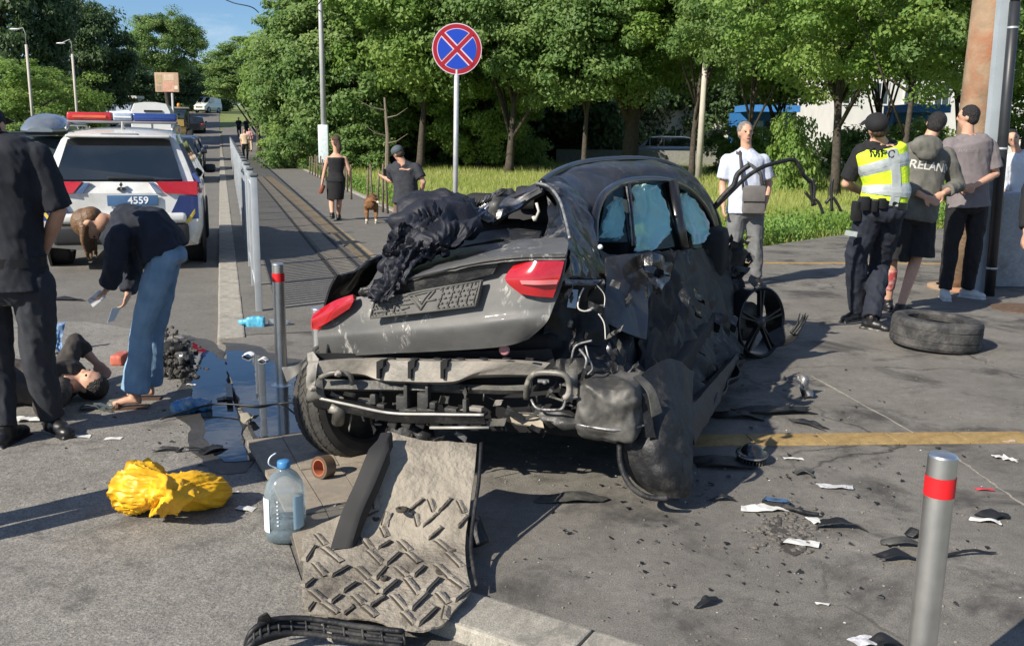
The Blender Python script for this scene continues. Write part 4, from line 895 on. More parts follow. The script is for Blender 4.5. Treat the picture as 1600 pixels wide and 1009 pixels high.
def torso_rings(J, s, prof, inf=0):
    cr_ = J['hipL'].lerp(J['hipR'], .5); nk = J['neck']; ch = J['shL'].lerp(J['shR'], .5)
    wst = J.get('waist') or cr_.lerp(ch, .42); pts = [cr_, wst, ch, nk]
    hr = (J['hipR']-J['hipL']).normalized(); sr = (J['shR']-J['shL']).normalized()
    rings = []
    for t, w, d, fo in prof:
        if t < 0: c = cr_+(cr_-wst).normalized()*(-t)*s; ax = (wst-cr_).normalized(); tt = 0
        else:
            c = spline(pts, 61)[min(60, int(t*60))]; c2 = spline(pts, 61)[min(60, int(t*60)+1)]; c1 = spline(pts, 61)[max(0, int(t*60)-1)]
            ax = (c2-c1).normalized(); tt = t
        rt = hr.lerp(sr, min(1, max(0, tt*1.3))); rt = (rt-ax*rt.dot(ax)).normalized(); fw = ax.cross(rt)
        c = c+fw*fo*s; ring = []
        for k in range(20):
            a = 2*math.pi*k/20; ca, sa_ = math.cos(a), math.sin(a)
            e = .85; ring.append(c+rt*(abs(ca)**e)*math.copysign(1, ca)*(w*s+inf)+fw*(abs(sa_)**e)*math.copysign(1, sa_)*(d*s+inf))
        rings.append(ring)
    return rings
PROF_M = [(-.10, .10, .09, 0), (-.05, .155, .115, -.005), (0, .168, .12, -.01), (.17, .155, .108, 0), (.33, .145, .10, .005), (.5, .165, .112, .0), (.62, .182, .12, -.005), (.72, .18, .115, -.01), (.80, .14, .09, -.01), (.9, .07, .065, 0), (1, .055, .055, 0)]
PROF_F = [(-.10, .10, .09, 0), (-.05, .165, .115, -.01), (0, .172, .12, -.015), (.17, .15, .105, 0), (.33, .12, .088, .005), (.5, .14, .105, .01), (.62, .152, .115, .01), (.72, .155, .10, -.005), (.80, .12, .08, -.01), (.9, .055, .055, 0), (1, .048, .048, 0)]
def hand(mb, w, d, n, s, curl=.5, side=1):
    d = d.normalized(); n = (n-d*n.dot(d)).normalized(); t = d.cross(n)*side
    mb.ell(w+d*.045*s, (.04*s, .016*s, .052*s), Matrix((t, n, d)).transposed(), 10, 8)
    for k, (off, L_) in enumerate([(-.03, .062), (-.01, .075), (.011, .07), (.03, .055)]):
        p = w+d*.085*s+t*off*s; dd = d.copy(); pts = [w+d*.05*s+t*off*.8*s, p]
        for j in range(3):
            dd = (Quaternion(t, curl*.6*side*(1 if True else 0)) @ dd).normalized(); p = p+dd*L_*s*(.45, .32, .23)[j]; pts.append(p)
        mb.tube(pts, [.0095*s, .0095*s, .0085*s, .008*s, .0065*s], 7)
    p = w+d*.02*s-t*.03*s; q = p+(d*.6-t*.7).normalized()*.035*s; r_ = q+(d*.9-t*.1+n*.25).normalized()*.035*s
    mb.tube([p, q, r_], [.014*s, .011*s, .009*s], 7)
def person(label, J, s=1.0, face=(0, 1, 0), headdir=None, skin=None, top=None, bottom=None, shoes=None, hair=None, cap=None, female=False, vox=.012, hands=None, feet=None, group=None, dress=None, toes=None, sandal=False, zfoot=0):
    J = {k: Vector(v) for k, v in J.items()}; skin = skin or SK
    f = Vector(face).normalized(); hd = Vector(headdir).normalized() if headdir is not None else f.copy()
    base = J['anL'].lerp(J['anR'], .5); base = Vector((base.x, base.y, zfoot))
    root = empty('person', base, label, 'person', group)
    prof = PROF_F if female else PROF_M; k = .9 if female else 1.0
    mb = MB(); mb.loft(torso_rings(J, s, prof))
    head = J['head']; nk = J['neck']; up = (head-nk).normalized() if 'up' not in J else J['up'].normalized()
    hd = (hd-up*hd.dot(up)).normalized(); rt = hd.cross(up); HM = Matrix((rt, hd, up)).transposed()
    mb.tube([nk-(head-nk)*.2, nk, head-up*.05*s], [.066*s*k, .060*s*k, .056*s*k], 12)
    mb.ell(head+up*.022*s, (.074*s, .092*s, .092*s), HM, 18, 14); mb.ell(head-up*.04*s+hd*.022*s, (.056*s, .066*s, .072*s), HM, 16, 12)
    mb.ell(head-up*.085*s+hd*.055*s, (.03*s, .026*s, .02*s), HM, 10, 8)      # chin
    mb.tube([head+up*.03*s+hd*.086*s, head-up*.012*s+hd*.108*s, head-up*.02*s+hd*.095*s], [.009*s, .014*s, .011*s], 8)   # nose
    mb.ell(head+up*.036*s+hd*.082*s, (.05*s, .014*s, .01*s), HM, 10, 8)
    for sgn in (-1, 1): mb.ell(head+rt*sgn*.076*s-hd*.005*s, (.009*s, .018*s, .03*s), HM, 8, 8)
    for S_ in 'LR':
        sh, el, wr = J['sh'+S_], J['el'+S_], J['wr'+S_]; c_ = J['shL'].lerp(J['shR'], .5)
        mb.tube([c_.lerp(sh, .35), sh], [.06*s*k, .054*s*k], 12); fd = (wr-el); mb.tube([nk+up*.015*s, c_.lerp(sh, .62)+up*.012*s], [.05*s*k, .05*s*k], 12)
        cap_chain(mb, [sh, sh.lerp(el, .4), el, el.lerp(wr, .3), wr], [.054*s*k, .05*s*k, .04*s*k, .041*s*k, .026*s*k])
        hp, kn_, an = J['hip'+S_], J['kn'+S_], J['an'+S_]
        cap_chain(mb, [hp, hp.lerp(kn_, .4), kn_, kn_.lerp(an, .28), an], [.088*s, .08*s, .055*s, .057*s, .036*s])
        hk = (hands or {}).get(S_, {}); hn = Vector(hk.get('n', -(J['shR']-J['shL']).normalized()*(1 if S_ == 'R' else -1))); hdv = Vector(hk.get('d', fd))
        hand(mb, wr, hdv, hn, s*k, hk.get('curl', .6), hk.get('side', 1 if S_ == 'R' else -1))
        td = Vector((toes or {}).get(S_, f)); td.normalize()
        mb.tube([an-td*.035*s+Vector((0, 0, -.03*s)), an+td*.06*s+Vector((0, 0, -.035*s)), an+td*.14*s+Vector((0, 0, -.055*s))], [.034*s, .026*s, .019*s], 10)
    remesh(mb, 'body', skin, root, vox, 2)
    e = MB()
    for sgn in (-1, 1): e.ell(head+up*.018*s+hd*.088*s+rt*sgn*.03*s, (.012*s, .006*s, .006*s), HM, 8, 6)
    e.build('eyes', M_eye, root, True)
    e = MB(); e.ell(head-up*.055*s+hd*.084*s, (.021*s, .008*s, .006*s), HM, 10, 6); e.build('mouth', M_lip, root, True)
    if hair:
        hm, style = hair; h = MB()
        if not cap: h.ell(head+up*.038*s-hd*.018*s, (.084*s, .094*s, .09*s), HM, 18, 14)
        if style in ('long', 'tied', 'bob'): h.ell(head-up*.02*s-hd*.04*s, (.078*s, .07*s, .1*s), HM, 14, 12)
        else: h.ell(head-up*.01*s-hd*.035*s, (.074*s, .068*s, .07*s), HM, 14, 12)
        if style == 'long': h.tube([head-hd*.06*s, head-hd*.085*s-up*.12*s, head-hd*.08*s-up*.24*s], [.06*s, .055*s, .025*s], 10)
        if style == 'hang':
            for q in range(9): h.tube(spline([head+rt*(q-4)*.019*s+up*.02*s, head+rt*(q-4)*.022*s+up*.03*s+Vector((0, 0, -.10*s)), head+rt*(q-4)*.018*s+up*(.01+.006*(q % 3))*s+Vector((-.01*(q % 2), 0, (-.19-.02*(q % 3))*s))], 7), [.03*s, .026*s, .021*s, .016*s, .012*s, .009*s, .005*s], 7)
        if style == 'tied': h.ell(head-hd*.12*s+up*.02*s, .035*s)
        remesh(h, 'hair', hm, root, vox*.8, 1, .0015 if style == 'hang' else .004, 30, 3)
    if cap:
        h = MB(); h.ell(head+up*.047*s-hd*.008*s, (.09*s, .106*s, .082*s), HM, 20, 14); o_ = remesh(h, 'cap', cap, root, vox*.7, 1)
        b_ = MB(); rows = []
        for j in range(5):
            tt = j/4; r_ = []
            for i in range(9):
                a = (i/8-.5)*2.2; r_.append(head+up*(.035-.02*tt+.01*math.cos(a))*s+hd*(.075+.075*tt*math.cos(a*.8))*s+rt*math.sin(a)*.078*s)
            rows.append(r_)
        sheet(rows, 'cap_peak', cap, root, 9, 5, .004, toward=head+up*2)
    if top:
        t = MB(); inf = top.get('inf', .018); ppf = [p_ for p_ in prof]
        lo = top.get('hem', 0.0)          # fraction along the spine where the hem is (negative: below hips)
        pr = []
        for (tt, w, d, fo) in prof:
            if tt < lo or tt > .93: continue
            pr.append((tt, max(w, .15 if tt < .3 else w)+(.012 if tt < .4 else 0), d+(.01 if tt < .4 else 0), fo))
        if pr[0][0] > lo: pr.insert(0, (lo, pr[0][1]+.008, pr[0][2]+.008, pr[0][3]))
        t.loft(torso_rings(J, s, pr, inf)); sl = top.get('sleeve', 2)
        for S_ in 'LR':
            sh, el, wr = J['sh'+S_], J['el'+S_], J['wr'+S_]; c_ = J['shL'].lerp(J['shR'], .5)
            t.tube([c_.lerp(sh, .3), c_.lerp(sh, .95)], [.07*s*k+inf*.5, .058*s*k+inf*.6], 12); t.tube([nk-up*.005*s, c_.lerp(sh, .66)+up*.008*s], [.048*s*k+inf*.4, .056*s*k+inf*.5], 12)
            ir = inf*.8
            if sl <= 1:
                if sl > 0: cap_chain(t, [sh, sh.lerp(el, sl)], [.056*s*k+ir, .053*s*k+ir*1.3], flat_end=True)
            else: cap_chain(t, [sh, sh.lerp(el, .5), el, el.lerp(wr, (sl-1)*.5), el.lerp(wr, sl-1)], [.056*s*k+ir, .052*s*k+ir, .044*s*k+ir, .043*s*k+ir*.9, .034*s*k+ir*.8], flat_end=True)
        remesh(t, top.get('name', 'shirt'), top['m'], root, top.get('vox', vox), 2, top.get('fold', .007), top.get('fs', 9), 1)
    if bottom:
        t = MB(); inf = bottom.get('inf', .014); pr = [(tt, w, d, fo) for (tt, w, d, fo) in prof if tt <= bottom.get('rise', .2)]
        if not pr or pr[-1][0] < bottom.get('rise', .2): pass
        t.loft(torso_rings(J, s, pr, inf)); ln = bottom.get('len', 1.97); fl = bottom.get('flare', 0)
        for S_ in 'LR':
            hp, kn_, an = J['hip'+S_], J['kn'+S_], J['an'+S_]
            if ln <= 1.15:
                e_ = hp.lerp(kn_, min(ln, 1)) if ln <= 1 else kn_.lerp(an, ln-1)
                cap_chain(t, [hp, hp.lerp(kn_, .45), e_], [.09*s+inf, .086*s+inf*1.6, .075*s+inf*1.8+fl], flat_end=True)
            else:
                e_ = kn_.lerp(an, ln-1); cap_chain(t, [hp, hp.lerp(kn_, .4), kn_, kn_.lerp(e_, .35), kn_.lerp(e_, .8), e_], [.09*s+inf, .083*s+inf, .058*s+inf*1.2, .058*s+inf*1.1+fl*.25, .047*s+inf+fl*.8, .046*s+inf+fl], flat_end=True)
        remesh(t, bottom.get('name', 'trousers'), bottom['m'], root, bottom.get('vox', vox), 2, bottom.get('fold', .007), bottom.get('fs', 8), 2)
    if dress:
        t = MB(); pr = [(tt, w, d, fo) for (tt, w, d, fo) in prof if -.01 < tt <= .72]; t.loft(torso_rings(J, s, pr, .022))
        c0 = J['hipL'].lerp(J['hipR'], .5); c1 = J['knL'].lerp(J['knR'], .5); a0 = c0.lerp(c1, dress.get('len', .95))
        r_ = (J['hipR']-J['hipL']).normalized(); fw = r_.cross(Vector((0, 0, 1)))*-1
        rings = []
        for q in range(6):
            c = (c0+Vector((0, 0, .06))).lerp(a0, q/5); w = (.198-.03*q/5+dress.get('flare', 0)*q/5)*s; d_ = (.148-.01*q/5)*s
            rings.append([c+r_*math.cos(2*math.pi*i/20)*w+fw*math.sin(2*math.pi*i/20)*d_ for i in range(20)])
        t.loft(rings); 
        for S_ in 'LR':
            sh = J['sh'+S_]; c_ = J['shL'].lerp(J['shR'], .5); p = c_.lerp(sh, .62)
            t.tube([p+Vector((0, .07, -.13))*s, p+Vector((0, .02, .055))*s, p+Vector((0, -.07, -.12))*s], .014*s, 8)
        remesh(t, 'dress', dress['m'], root, vox, 2, .004, 8, 4)
    if shoes:
        for S_ in 'LR':
            an = J['an'+S_]; td = Vector((toes or {}).get(S_, f)); td.normalize(); h = MB(); dn = Vector((0, 0, -1))
            upv = td.cross(Vector((0, 0, 1))).cross(td).normalized()*-1
            if upv.z < 0: upv = -upv
            r_ = td.cross(upv); SM = Matrix((r_, td, upv)).transposed(); b0 = an-upv*.045*s
            if sandal:
                h.box(b0-upv*.04*s+td*.05*s, (.085*s, .26*s, .018*s), SM); h.tube([b0+td*.11*s-r_*.045*s-upv*.03*s, b0+td*.11*s+upv*.01*s, b0+td*.11*s+r_*.045*s-upv*.03*s], .012*s, 6)
                h.build('sandal', shoes, root, False)
            else:
                h.ell(b0-td*.02*s, (.047*s, .06*s, .045*s), SM); h.ell(b0+td*.05*s+upv*.006*s, (.048*s, .095*s, .046*s), SM); h.ell(b0+td*.135*s-upv*.008*s, (.046*s, .06*s, .038*s), SM)
                h.tube([b0, an+upv*.03*s], [.05*s, .048*s], 10); h.box(b0+td*.055*s-upv*.04*s, (.088*s, .27*s, .022*s), SM, .008)
                remesh(h, 'shoe', shoes, root, max(.007, vox*.7), 1)
    return root
def JP(Y, d):
    out = {}
    for k_, q in d.items():
        out[k_] = D(q[0], q[1], Y+(q[2] if len(q) > 2 else 0))
    return out
def fixfeet(J, z):                     # ankles at the right height above the ground they stand on
    for S_ in 'LR': J['an'+S_].z = z+.085
    return J
navy = mat('navy_uniform', (.008, .010, .017), .85, 0, .25, 14, bump=.3, bscale=300)
navy2 = mat('dark_blue_cloth', (.012, .016, .028), .85, 0, .25, 14, bump=.3, bscale=300)
blackc = mat('black_cloth', (.008, .008, .010), .85, 0, .25, 14, bump=.3, bscale=300)
charc = mat('charcoal_cloth', (.025, .028, .036), .85, 0, .2, 14, bump=.3, bscale=300)
shoeb = mat('black_leather', (.01, .01, .011), .4, 0, .2, 20)
denim = mat('blue_denim', (.15, .27, .41), .85, 0, .25, 9, col2=(.24, .38, .53), bump=.4, bscale=250)
white_c = mat('white_cloth', (.6, .62, .66), .85, 0, .08, 12, bump=.3, bscale=200)
# --- officer at the left edge, seen from behind
J = JP(4.85, dict(head=(-20, 160), neck=(-12, 212), shL=(-62, 250), shR=(58, 246, .0), elL=(-98, 330), elR=(92, 330, .05), wrL=(-70, 400, .15), wrR=(66, 398, .18),
    hipL=(-22, 445), hipR=(52, 445), knL=(-2, 580, .02), knR=(62, 575, .05), anL=(8, 690, -.1), anR=(84, 668, .12)))
J['head'].z = 1.66-.05; fixfeet(J, ROADZ)
off1 = person('man in dark navy uniform seen from behind, cut by the left edge', J, 1.0, (.05, 1, 0), top=dict(m=navy, sleeve=.95, hem=-.02, inf=.026, fold=.009), bottom=dict(m=charc, inf=.02, name='trousers', rise=.3, fold=.010), shoes=shoeb, hair=(HK, 'short'), cap=navy, vox=.010, toes=dict(L=(.1, 1, 0), R=(.75, -.6, 0)))
mb = MB(); c = J['hipL'].lerp(J['hipR'], .5)+Vector((0, 0, .13))
mb.loft([[c+Vector((math.cos(a)*.2, math.sin(a)*.15, z)) for a in [2*math.pi*k/24 for k in range(24)]] for z in (-.025, .025)]); mb.build('belt', shoeb, off1, True, autos=40)
# --- woman bending over
Y = 5.55
J = JP(Y, dict(head=(144, 348, -.05), neck=(178, 350), shL=(192, 352, .17), shR=(186, 368, -.17), elL=(206, 425, .13), elR=(178, 420, -.2), wrL=(200, 458, .05), wrR=(168, 450, -.2),
    waist=(232, 352), hipL=(262, 392, .1), hipR=(256, 398, -.1), knL=(243, 515, .09), knR=(222, 515, -.1), anL=(233, 625, .1), anR=(212, 627, -.1)))
fixfeet(J, ROADZ); J['up'] = Vector((-.75, 0, -.35))
w1 = person('woman in a navy jacket and flared jeans bending down, holding small things', J, .93, (-1, -.12, 0), headdir=(-.4, 0, -1), female=True, top=dict(m=navy2, sleeve=1.95, hem=-.01, inf=.030, name='jacket', fold=.014, fs=8), bottom=dict(m=denim, name='jeans', inf=.007, flare=.034, len=1.93, rise=.34, fold=.011, fs=6),
    shoes=mat('brown_leather', (.09, .05, .03), .6), sandal=True, hair=(HY, 'hang'), vox=.008, hands=dict(L=dict(d=(-.35, 0, -1), n=(-1, 0, .1), curl=.8), R=dict(d=(-.7, 0, -.9), n=(-1, 0, .6), curl=.9)), toes=dict(L=(-1, -.1, 0), R=(-1, -.25, 0)))
hp = J['wrR']+Vector((-.06, -.02, -.06))
mb = MB(); mb.box(hp, (.055, .012, .10), Matrix.Rotation(.9, 3, 'Y'), .006); o = mb.build('phone', mat('silver_plastic', (.55, .57, .6), .35), None, True, autos=40); tag(o, 'small silver phone in the hand of the bending woman', 'phone')
c = J['wrL']+Vector((-.09, 0, -.12)); o = sheet([[c+Vector((-.035, -.03, -.06)), c+Vector((-.01, .0, -.055))], [c+Vector((.0, -.03, .03)), c+Vector((.05, .01, .04))]], 'paper_tissue', white_c, None, 6, 6, .001, crump=.006, cs=14); tag(o, 'white tissue held in the lower hand of the bending woman', 'tissue')
# --- person lying on the road
Y = 6.35; z = ROADZ
def LP(u, v, h): return P(u, v, z+h)
J = dict(head=P(138, 600, z+.10), neck=P(104, 600, z+.12), shL=P(98, 580, z+.14), shR=P(92, 618, z+.10), elL=P(118, 534, z+.28), elR=P(70, 640, z+.07), wrL=P(150, 566, z+.14), wrR=P(62, 606, z+.24),
    hipL=P(2, 585, z+.12), hipR=P(0, 608, z+.11), knL=P(-70, 560, z+.38), knR=P(-80, 612, z+.1), anL=P(-120, 590, z+.08), anR=P(-160, 612, z+.08))
J = {k_: Vector(q) for k_, q in J.items()}; J['up'] = Vector((1, 0, .05))
p3 = person('person in dark clothing lying on the road beside the legs of the woman in jeans', J, .95, (-1, 0, 0), headdir=(.1, -.3, 1), top=dict(m=mat('brown_black_cloth', (.04, .033, .028), .8, 0, .4, 12), sleeve=1.6, hem=0, inf=.02, fold=.01), bottom=dict(m=mat('dull_red_cloth', (.1, .045, .045), .8, 0, .3), inf=.014), shoes=shoeb, hair=(HK, 'short'), vox=.010, toes=dict(L=(-.3, 0, 1), R=(-.3, 0, 1)), zfoot=z)
# --- woman in the black dress
J = JP(17.4, dict(head=(524, 221), neck=(525, 240), shL=(512, 248), shR=(539, 248), elL=(507, 268, -.02), elR=(546, 266), wrL=(503, 288, -.05), wrR=(547, 281, .1), hipL=(518, 283), hipR=(532, 283), knL=(518, 315, .0), knR=(530, 315, .03), anL=(519, 338, -.15), anR=(529, 340, .15)))
fixfeet(J, 0); J['anL'].z += .05
w2 = person('woman in a tight black dress walking away on the walkway', J, .92, (-.1, 1, 0), headdir=(-.9, .5, 0), female=True, skin=SK, dress=dict(m=blackc, len=.9), shoes=shoeb, hair=(HB, 'long'), vox=.014)
mb = MB(); p = D(503, 296, 17.35); mb.box(p, (.06, .2, .16), Matrix.Rotation(.4, 3, 'Y'), .02); mb.tube([p+Vector((0, 0, .07)), p+Vector((0.02, 0, .2))], .008, 6); o = mb.build('handbag', mat('red_leather', (.25, .07, .04), .5), None, True, autos=40); tag(o, 'small reddish handbag carried by the woman in the black dress', 'handbag')
# --- man in the cap by the dog
J = JP(14.6, dict(head=(622, 240), neck=(630, 255), shL=(611, 264, .1), shR=(650, 262), elL=(613, 283, .22), elR=(662, 285, -.05), wrL=(599, 277, .35), wrR=(657, 304, .12), waist=(634, 292), hipL=(626, 314), hipR=(642, 314), knL=(622, 350, .1), knR=(642, 350), anL=(620, 385), anR=(645, 385)))
fixfeet(J, 0)
m2_ = person('man in a dark t-shirt, brown trousers and grey cap looking at his phone', J, 1.0, (-.5, 1, 0), headdir=(-.8, .6, -.4), top=dict(m=charc, sleeve=.7, hem=-.03, inf=.03, fold=.01, name='t_shirt'), bottom=dict(m=mat('brown_cloth', (.14, .09, .07), .85)), shoes=shoeb, hair=(HB, 'short'), cap=mat('grey_cap', (.06, .08, .09), .8), vox=.014)
mb = MB(); mb.box(D(603, 271, 14.95), (.08, .012, .15), Matrix.Rotation(.3, 3, 'X'), .004); o = mb.build('phone', shoeb, None); tag(o, 'black phone held up by the man in the grey cap', 'phone')
# --- man with the shoulder bag
grt = mat('grey_trousers', (.14, .145, .15), .85, 0, .15, 12); pale = mat('pale_blue_shirt', (.48, .52, .62), .85, 0, .06, 12, bump=.2, bscale=200)
J = JP(10.3, dict(head=(1165, 208), neck=(1166, 234), shL=(1192, 252), shR=(1137, 252), elL=(1201, 288, .03), elR=(1129, 288, .03), wrL=(1196, 318, -.08), wrR=(1130, 322, -.06), hipL=(1178, 327), hipR=(1153, 327), knL=(1181, 385), knR=(1146, 385), anL=(1182, 436, .05), anR=(1147, 436, .05)))
fixfeet(J, 0)
mbag = person('man in a pale blue t-shirt with a grey shoulder bag standing on the grass edge', J, 1.0, (0, -1, 0), headdir=(.1, -1, 0), skin=SK, top=dict(m=pale, sleeve=.75, hem=-.03, inf=.032, fold=.008, name='t_shirt'), bottom=dict(m=grt, inf=.02, fold=.01), shoes=shoeb, hair=(HG, 'short'), vox=.012)
bg_m = mat('grey_canvas', (.13, .12, .115), .85, 0, .15, 14)
t = empty('shoulder_bag', D(1182, 330, 10.1), 'grey canvas shoulder bag hanging on the hip of the man in pale blue', 'bag')
mb = MB(); mb.box(D(1178, 312, 10.10), (.24, .08, .30), None, .025); mb.build('bag_body', bg_m, t, True, autos=40)
mb = MB(); mb.box(D(1178, 304, 10.05), (.245, .02, .15), None, .008); mb.build('flap', bg_m, t, True, autos=40)
mb = MB(); mb.tube([D(1193, 298, 10.1), D(1188, 270, 10.12), D(1152, 240, 10.22), D(1150, 236, 10.4)], .018, 6); mb.tube([D(1162, 298, 10.1), D(1158, 262, 10.12), D(1156, 236, 10.2)], .014, 6); mb.build('strap', mat('strap_dark', (.05, .045, .045), .8), t, True)
# --- police officer in the yellow vest
Y = 8.0
J = JP(Y, dict(head=(1370, 199, -.05), neck=(1373, 219), shL=(1346, 237, .02), shR=(1401, 236, .03), elL=(1322, 287, .1), elR=(1408, 284, .12), wrL=(1345, 300, .32), wrR=(1388, 300, .32), waist=(1384, 285), hipL=(1362, 328), hipR=(1392, 328), knL=(1338, 398, .12), knR=(1375, 410, .25), anL=(1345, 488, .2), anR=(1362, 492, -.05)))
fixfeet(J, 0); J['anL'].y = 8.3; J['anR'].y = 7.95
vest_y = mat('hi_vis_yellow', (.62, .85, .03), .6, 0, .05, 20, bump=.3, bscale=60); refl = mat('reflective_band', (.42, .46, .46), .35, .1, .1, 30)
cop = person('police officer in a yellow reflective vest and black cap facing away', J, .99, (.25, 1, 0), headdir=(-.25, 1, 0), top=dict(m=blackc, sleeve=.85, hem=.02, inf=.022, name='uniform_shirt'), bottom=dict(m=navy2, inf=.03, fold=.016, rise=.3), shoes=shoeb, hair=(HB, 'short'), cap=blackc, vox=.010, toes=dict(L=(-.5, -.3, 0), R=(.8, -.6, -.1)))
def garment_shell(J, s, prof, t0, t1, inf, a0, a1, name, m, parent, th=.006, nu=30, nv=20, seed=0, bulge=0, wide=0):
    pr = []
    n = 14
    for i in range(n+1):
        t_ = t0+(t1-t0)*i/n
        for (p, q) in zip(prof, prof[1:]):
            if p[0] <= t_ <= q[0]:
                k = (t_-p[0])/(q[0]-p[0]); pr.append((t_, p[1]+(q[1]-p[1])*k, p[2]+(q[2]-p[2])*k, p[3]+(q[3]-p[3])*k)); break
    rings = torso_rings(J, s, pr, inf); rows = []
    for j, r_ in enumerate(rings):
        row = []; c = sum(r_, Vector())/len(r_)
        for i in range(nu):
            a = a0+(a1-a0)*i/(nu-1); x = a/(2*math.pi)*20; k = int(math.floor(x)); q = r_[k % 20].lerp(r_[(k+1) % 20], x-k)
            d_ = (q-c); q = q+d_.normalized()*bulge*math.sin(math.pi*j/n)+d_.normalized()*.010*noise.noise(q*9)
            row.append(q)
        rows.append(row)
    return sheet(rows, name, m, parent, nu, nv, th, toward=sum(rows[n//2], Vector())/nu*2-sum(rings[n//2], Vector())/20, fine=.003)
# angles: 0 = right side (shR), pi/2 = forward; the back is 3pi/2
vb = garment_shell(J, .99, PROF_M, .08, .84, .038, math.pi*.96, math.pi*2.04, 'vest_back', vest_y, cop, bulge=.008, nu=40, nv=26)
garment_shell(J, .99, PROF_M, .08, .80, .036, math.pi*.2, math.pi*.8, 'vest_front', vest_y, cop, bulge=.02)
garment_shell(J, .99, PROF_M, .2, .32, .046, math.pi*.98, math.pi*2.03, 'reflective_band', refl, cop, bulge=.006, nu=40)
garment_shell(J, .99, PROF_M, .45, .57, .046, math.pi*.98, math.pi*2.03, 'reflective_band', refl, cop, bulge=.006, nu=40)
garment_shell(J, .99, PROF_M, .1, .80, .044, math.pi*1.49, math.pi*1.60, 'reflective_band', refl, cop, bulge=.008, nu=6)
c = J['shL'].lerp(J['shR'], .5); lt = MB()
MT = frameM(D(1384, 240, 7.80), (1, -.02, -.05), (0, .22, 1)); tl = text_part('МВС', .09, MT, blackc, 'vest_lettering', cop, .0, True); wrap_on(tl, vb, (0, 1, -.1), .006)
rg = torso_rings(J, .99, [(.08, .172, .122, 0), (.16, .165, .118, 0)], .035); mb = MB(); mb.loft(rg); mb.build('belt', shoeb, cop, True, autos=40)
for (u, v, dy, sz) in [(1352, 318, -.12, (.07, .05, .12)), (1378, 318, -.16, (.06, .05, .09)), (1402, 316, -.05, (.06, .06, .1)), (1338, 330, -.02, (.07, .09, .17)), (1366, 322, -.16, (.05, .04, .1))]:
    mb = MB(); mb.box(D(u, v, Y+dy), sz, None, .012); mb.build('belt_pouch', shoeb, cop, True, autos=40)
mb = MB(); mb.box(D(1330, 365, 7.93), (.10, .01, .045), Matrix.Rotation(.15, 3, 'Y')); mb.build('trouser_band', refl, cop)
# --- man in the hooded top and shorts
Y = 8.75
hood_m = mat('olive_grey_jersey', (.115, .112, .098), .85, 0, .2, 12, bump=.2, bscale=150)
J = JP(Y, dict(head=(1462, 196, .02), neck=(1450, 222), shL=(1408, 240), shR=(1478, 244, .05), elL=(1402, 285, -.02), elR=(1496, 290, .05), wrL=(1446, 308, -.22), wrR=(1474, 302, -.18), waist=(1440, 290), hipL=(1412, 335), hipR=(1442, 335), knL=(1394, 400, .02), knR=(1434, 396, -.0), anL=(1388, 462, .1), anR=(1408, 466, -.15)))
fixfeet(J, 0)
hood = person('man in an olive hooded top and dark shorts with his hands behind his back', J, .98, (-.1, 1, 0), headdir=(.5, 1, -.2), skin=SK, top=dict(m=hood_m, sleeve=1.7, hem=-.05, inf=.036, name='hooded_top', fold=.012, fs=7), bottom=dict(m=blackc, len=1.05, inf=.03, flare=.03, name='shorts', rise=.2), shoes=shoeb, hair=(HK, 'short'), vox=.010, hands=dict(L=dict(d=(.6, -.2, -.3), n=(0, -1, 0), curl=.8), R=dict(d=(-.7, -.1, -.4), n=(0, -1, 0), curl=.9)), toes=dict(L=(-.2, 1, 0), R=(.9, .1, 0)))
mb = MB(); hc = D(1448, 228, 8.62); mb.ell(hc, (.15, .07, .10)); mb.ell(hc+Vector((0, -.02, -.06)), (.10, .05, .08)); remesh(mb, 'hood', hood_m, hood, .012, 2, .008, 12)
MT = frameM(D(1466, 260, 8.47), (1, -.06, -.12), (0, .12, 1)); tl = text_part('IRELAND', .105, MT, mat('white_print', (.55, .55, .52), .8), 'lettering', hood, .0, True); wrap_on(tl, [c_ for c_ in hood.children if c_.name.startswith('hooded_top')][0], (0, 1, -.05))
mb = MB(); kn0 = J['knL']; an0 = J['anL']; cap_chain(mb, [kn0.lerp(an0, .28), kn0.lerp(an0, .5), kn0.lerp(an0, .72)], [.062, .062, .050], flat_start=True, flat_end=True); remesh(mb, 'leg_dressing', mat('stained_dressing', (.34, .05, .05), .7, 0, .3, 10, dust=(.6, .4, .36), dscale=12), hood, .01, 1)
# --- man in the grey t-shirt
Y = 9.6
J = JP(Y, dict(head=(1513, 184), neck=(1512, 212), shL=(1484, 226), shR=(1546, 230), elL=(1478, 268, -.05), elR=(1556, 272, -.02), wrL=(1500, 292, -.2), wrR=(1524, 290, -.22), hipL=(1496, 318), hipR=(1528, 318), knL=(1486, 385, .03), knR=(1522, 385), anL=(1477, 448, .0), anR=(1512, 446, .1)))
fixfeet(J, 0)
gm = person('man in a brownish grey t-shirt and black trousers standing before the rusty pole', J, 1.0, (-.15, 1, 0), headdir=(-.8, .6, 0), top=dict(m=mat('mauve_grey_jersey', (.16, .14, .145), .85, 0, .08, 12, bump=.2, bscale=150), sleeve=.8, hem=-.03, inf=.03, name='t_shirt'), bottom=dict(m=blackc, inf=.02, fold=.012), shoes=mat('white_sneaker', (.5, .5, .48), .7), hair=(HK, 'short'), vox=.011, hands=dict(L=dict(d=(.8, -.1, -.2), n=(0, -1, 0), curl=.8), R=dict(d=(-.8, -.1, -.2), n=(0, -1, 0), curl=.9)), toes=dict(L=(-.25, -1, 0), R=(.75, -.8, 0)))
MT = frameM(D(1516, 236, 9.44), (1, -.05, 0), (0, .1, 1)); tl = text_part('MAVERICK', .04, MT, mat('faded_print', (.28, .25, .24), .8), 'lettering', gm, .0); wrap_on(tl, [c_ for c_ in gm.children if c_.name.startswith('t_shirt')][0], (0, 1, -.05))
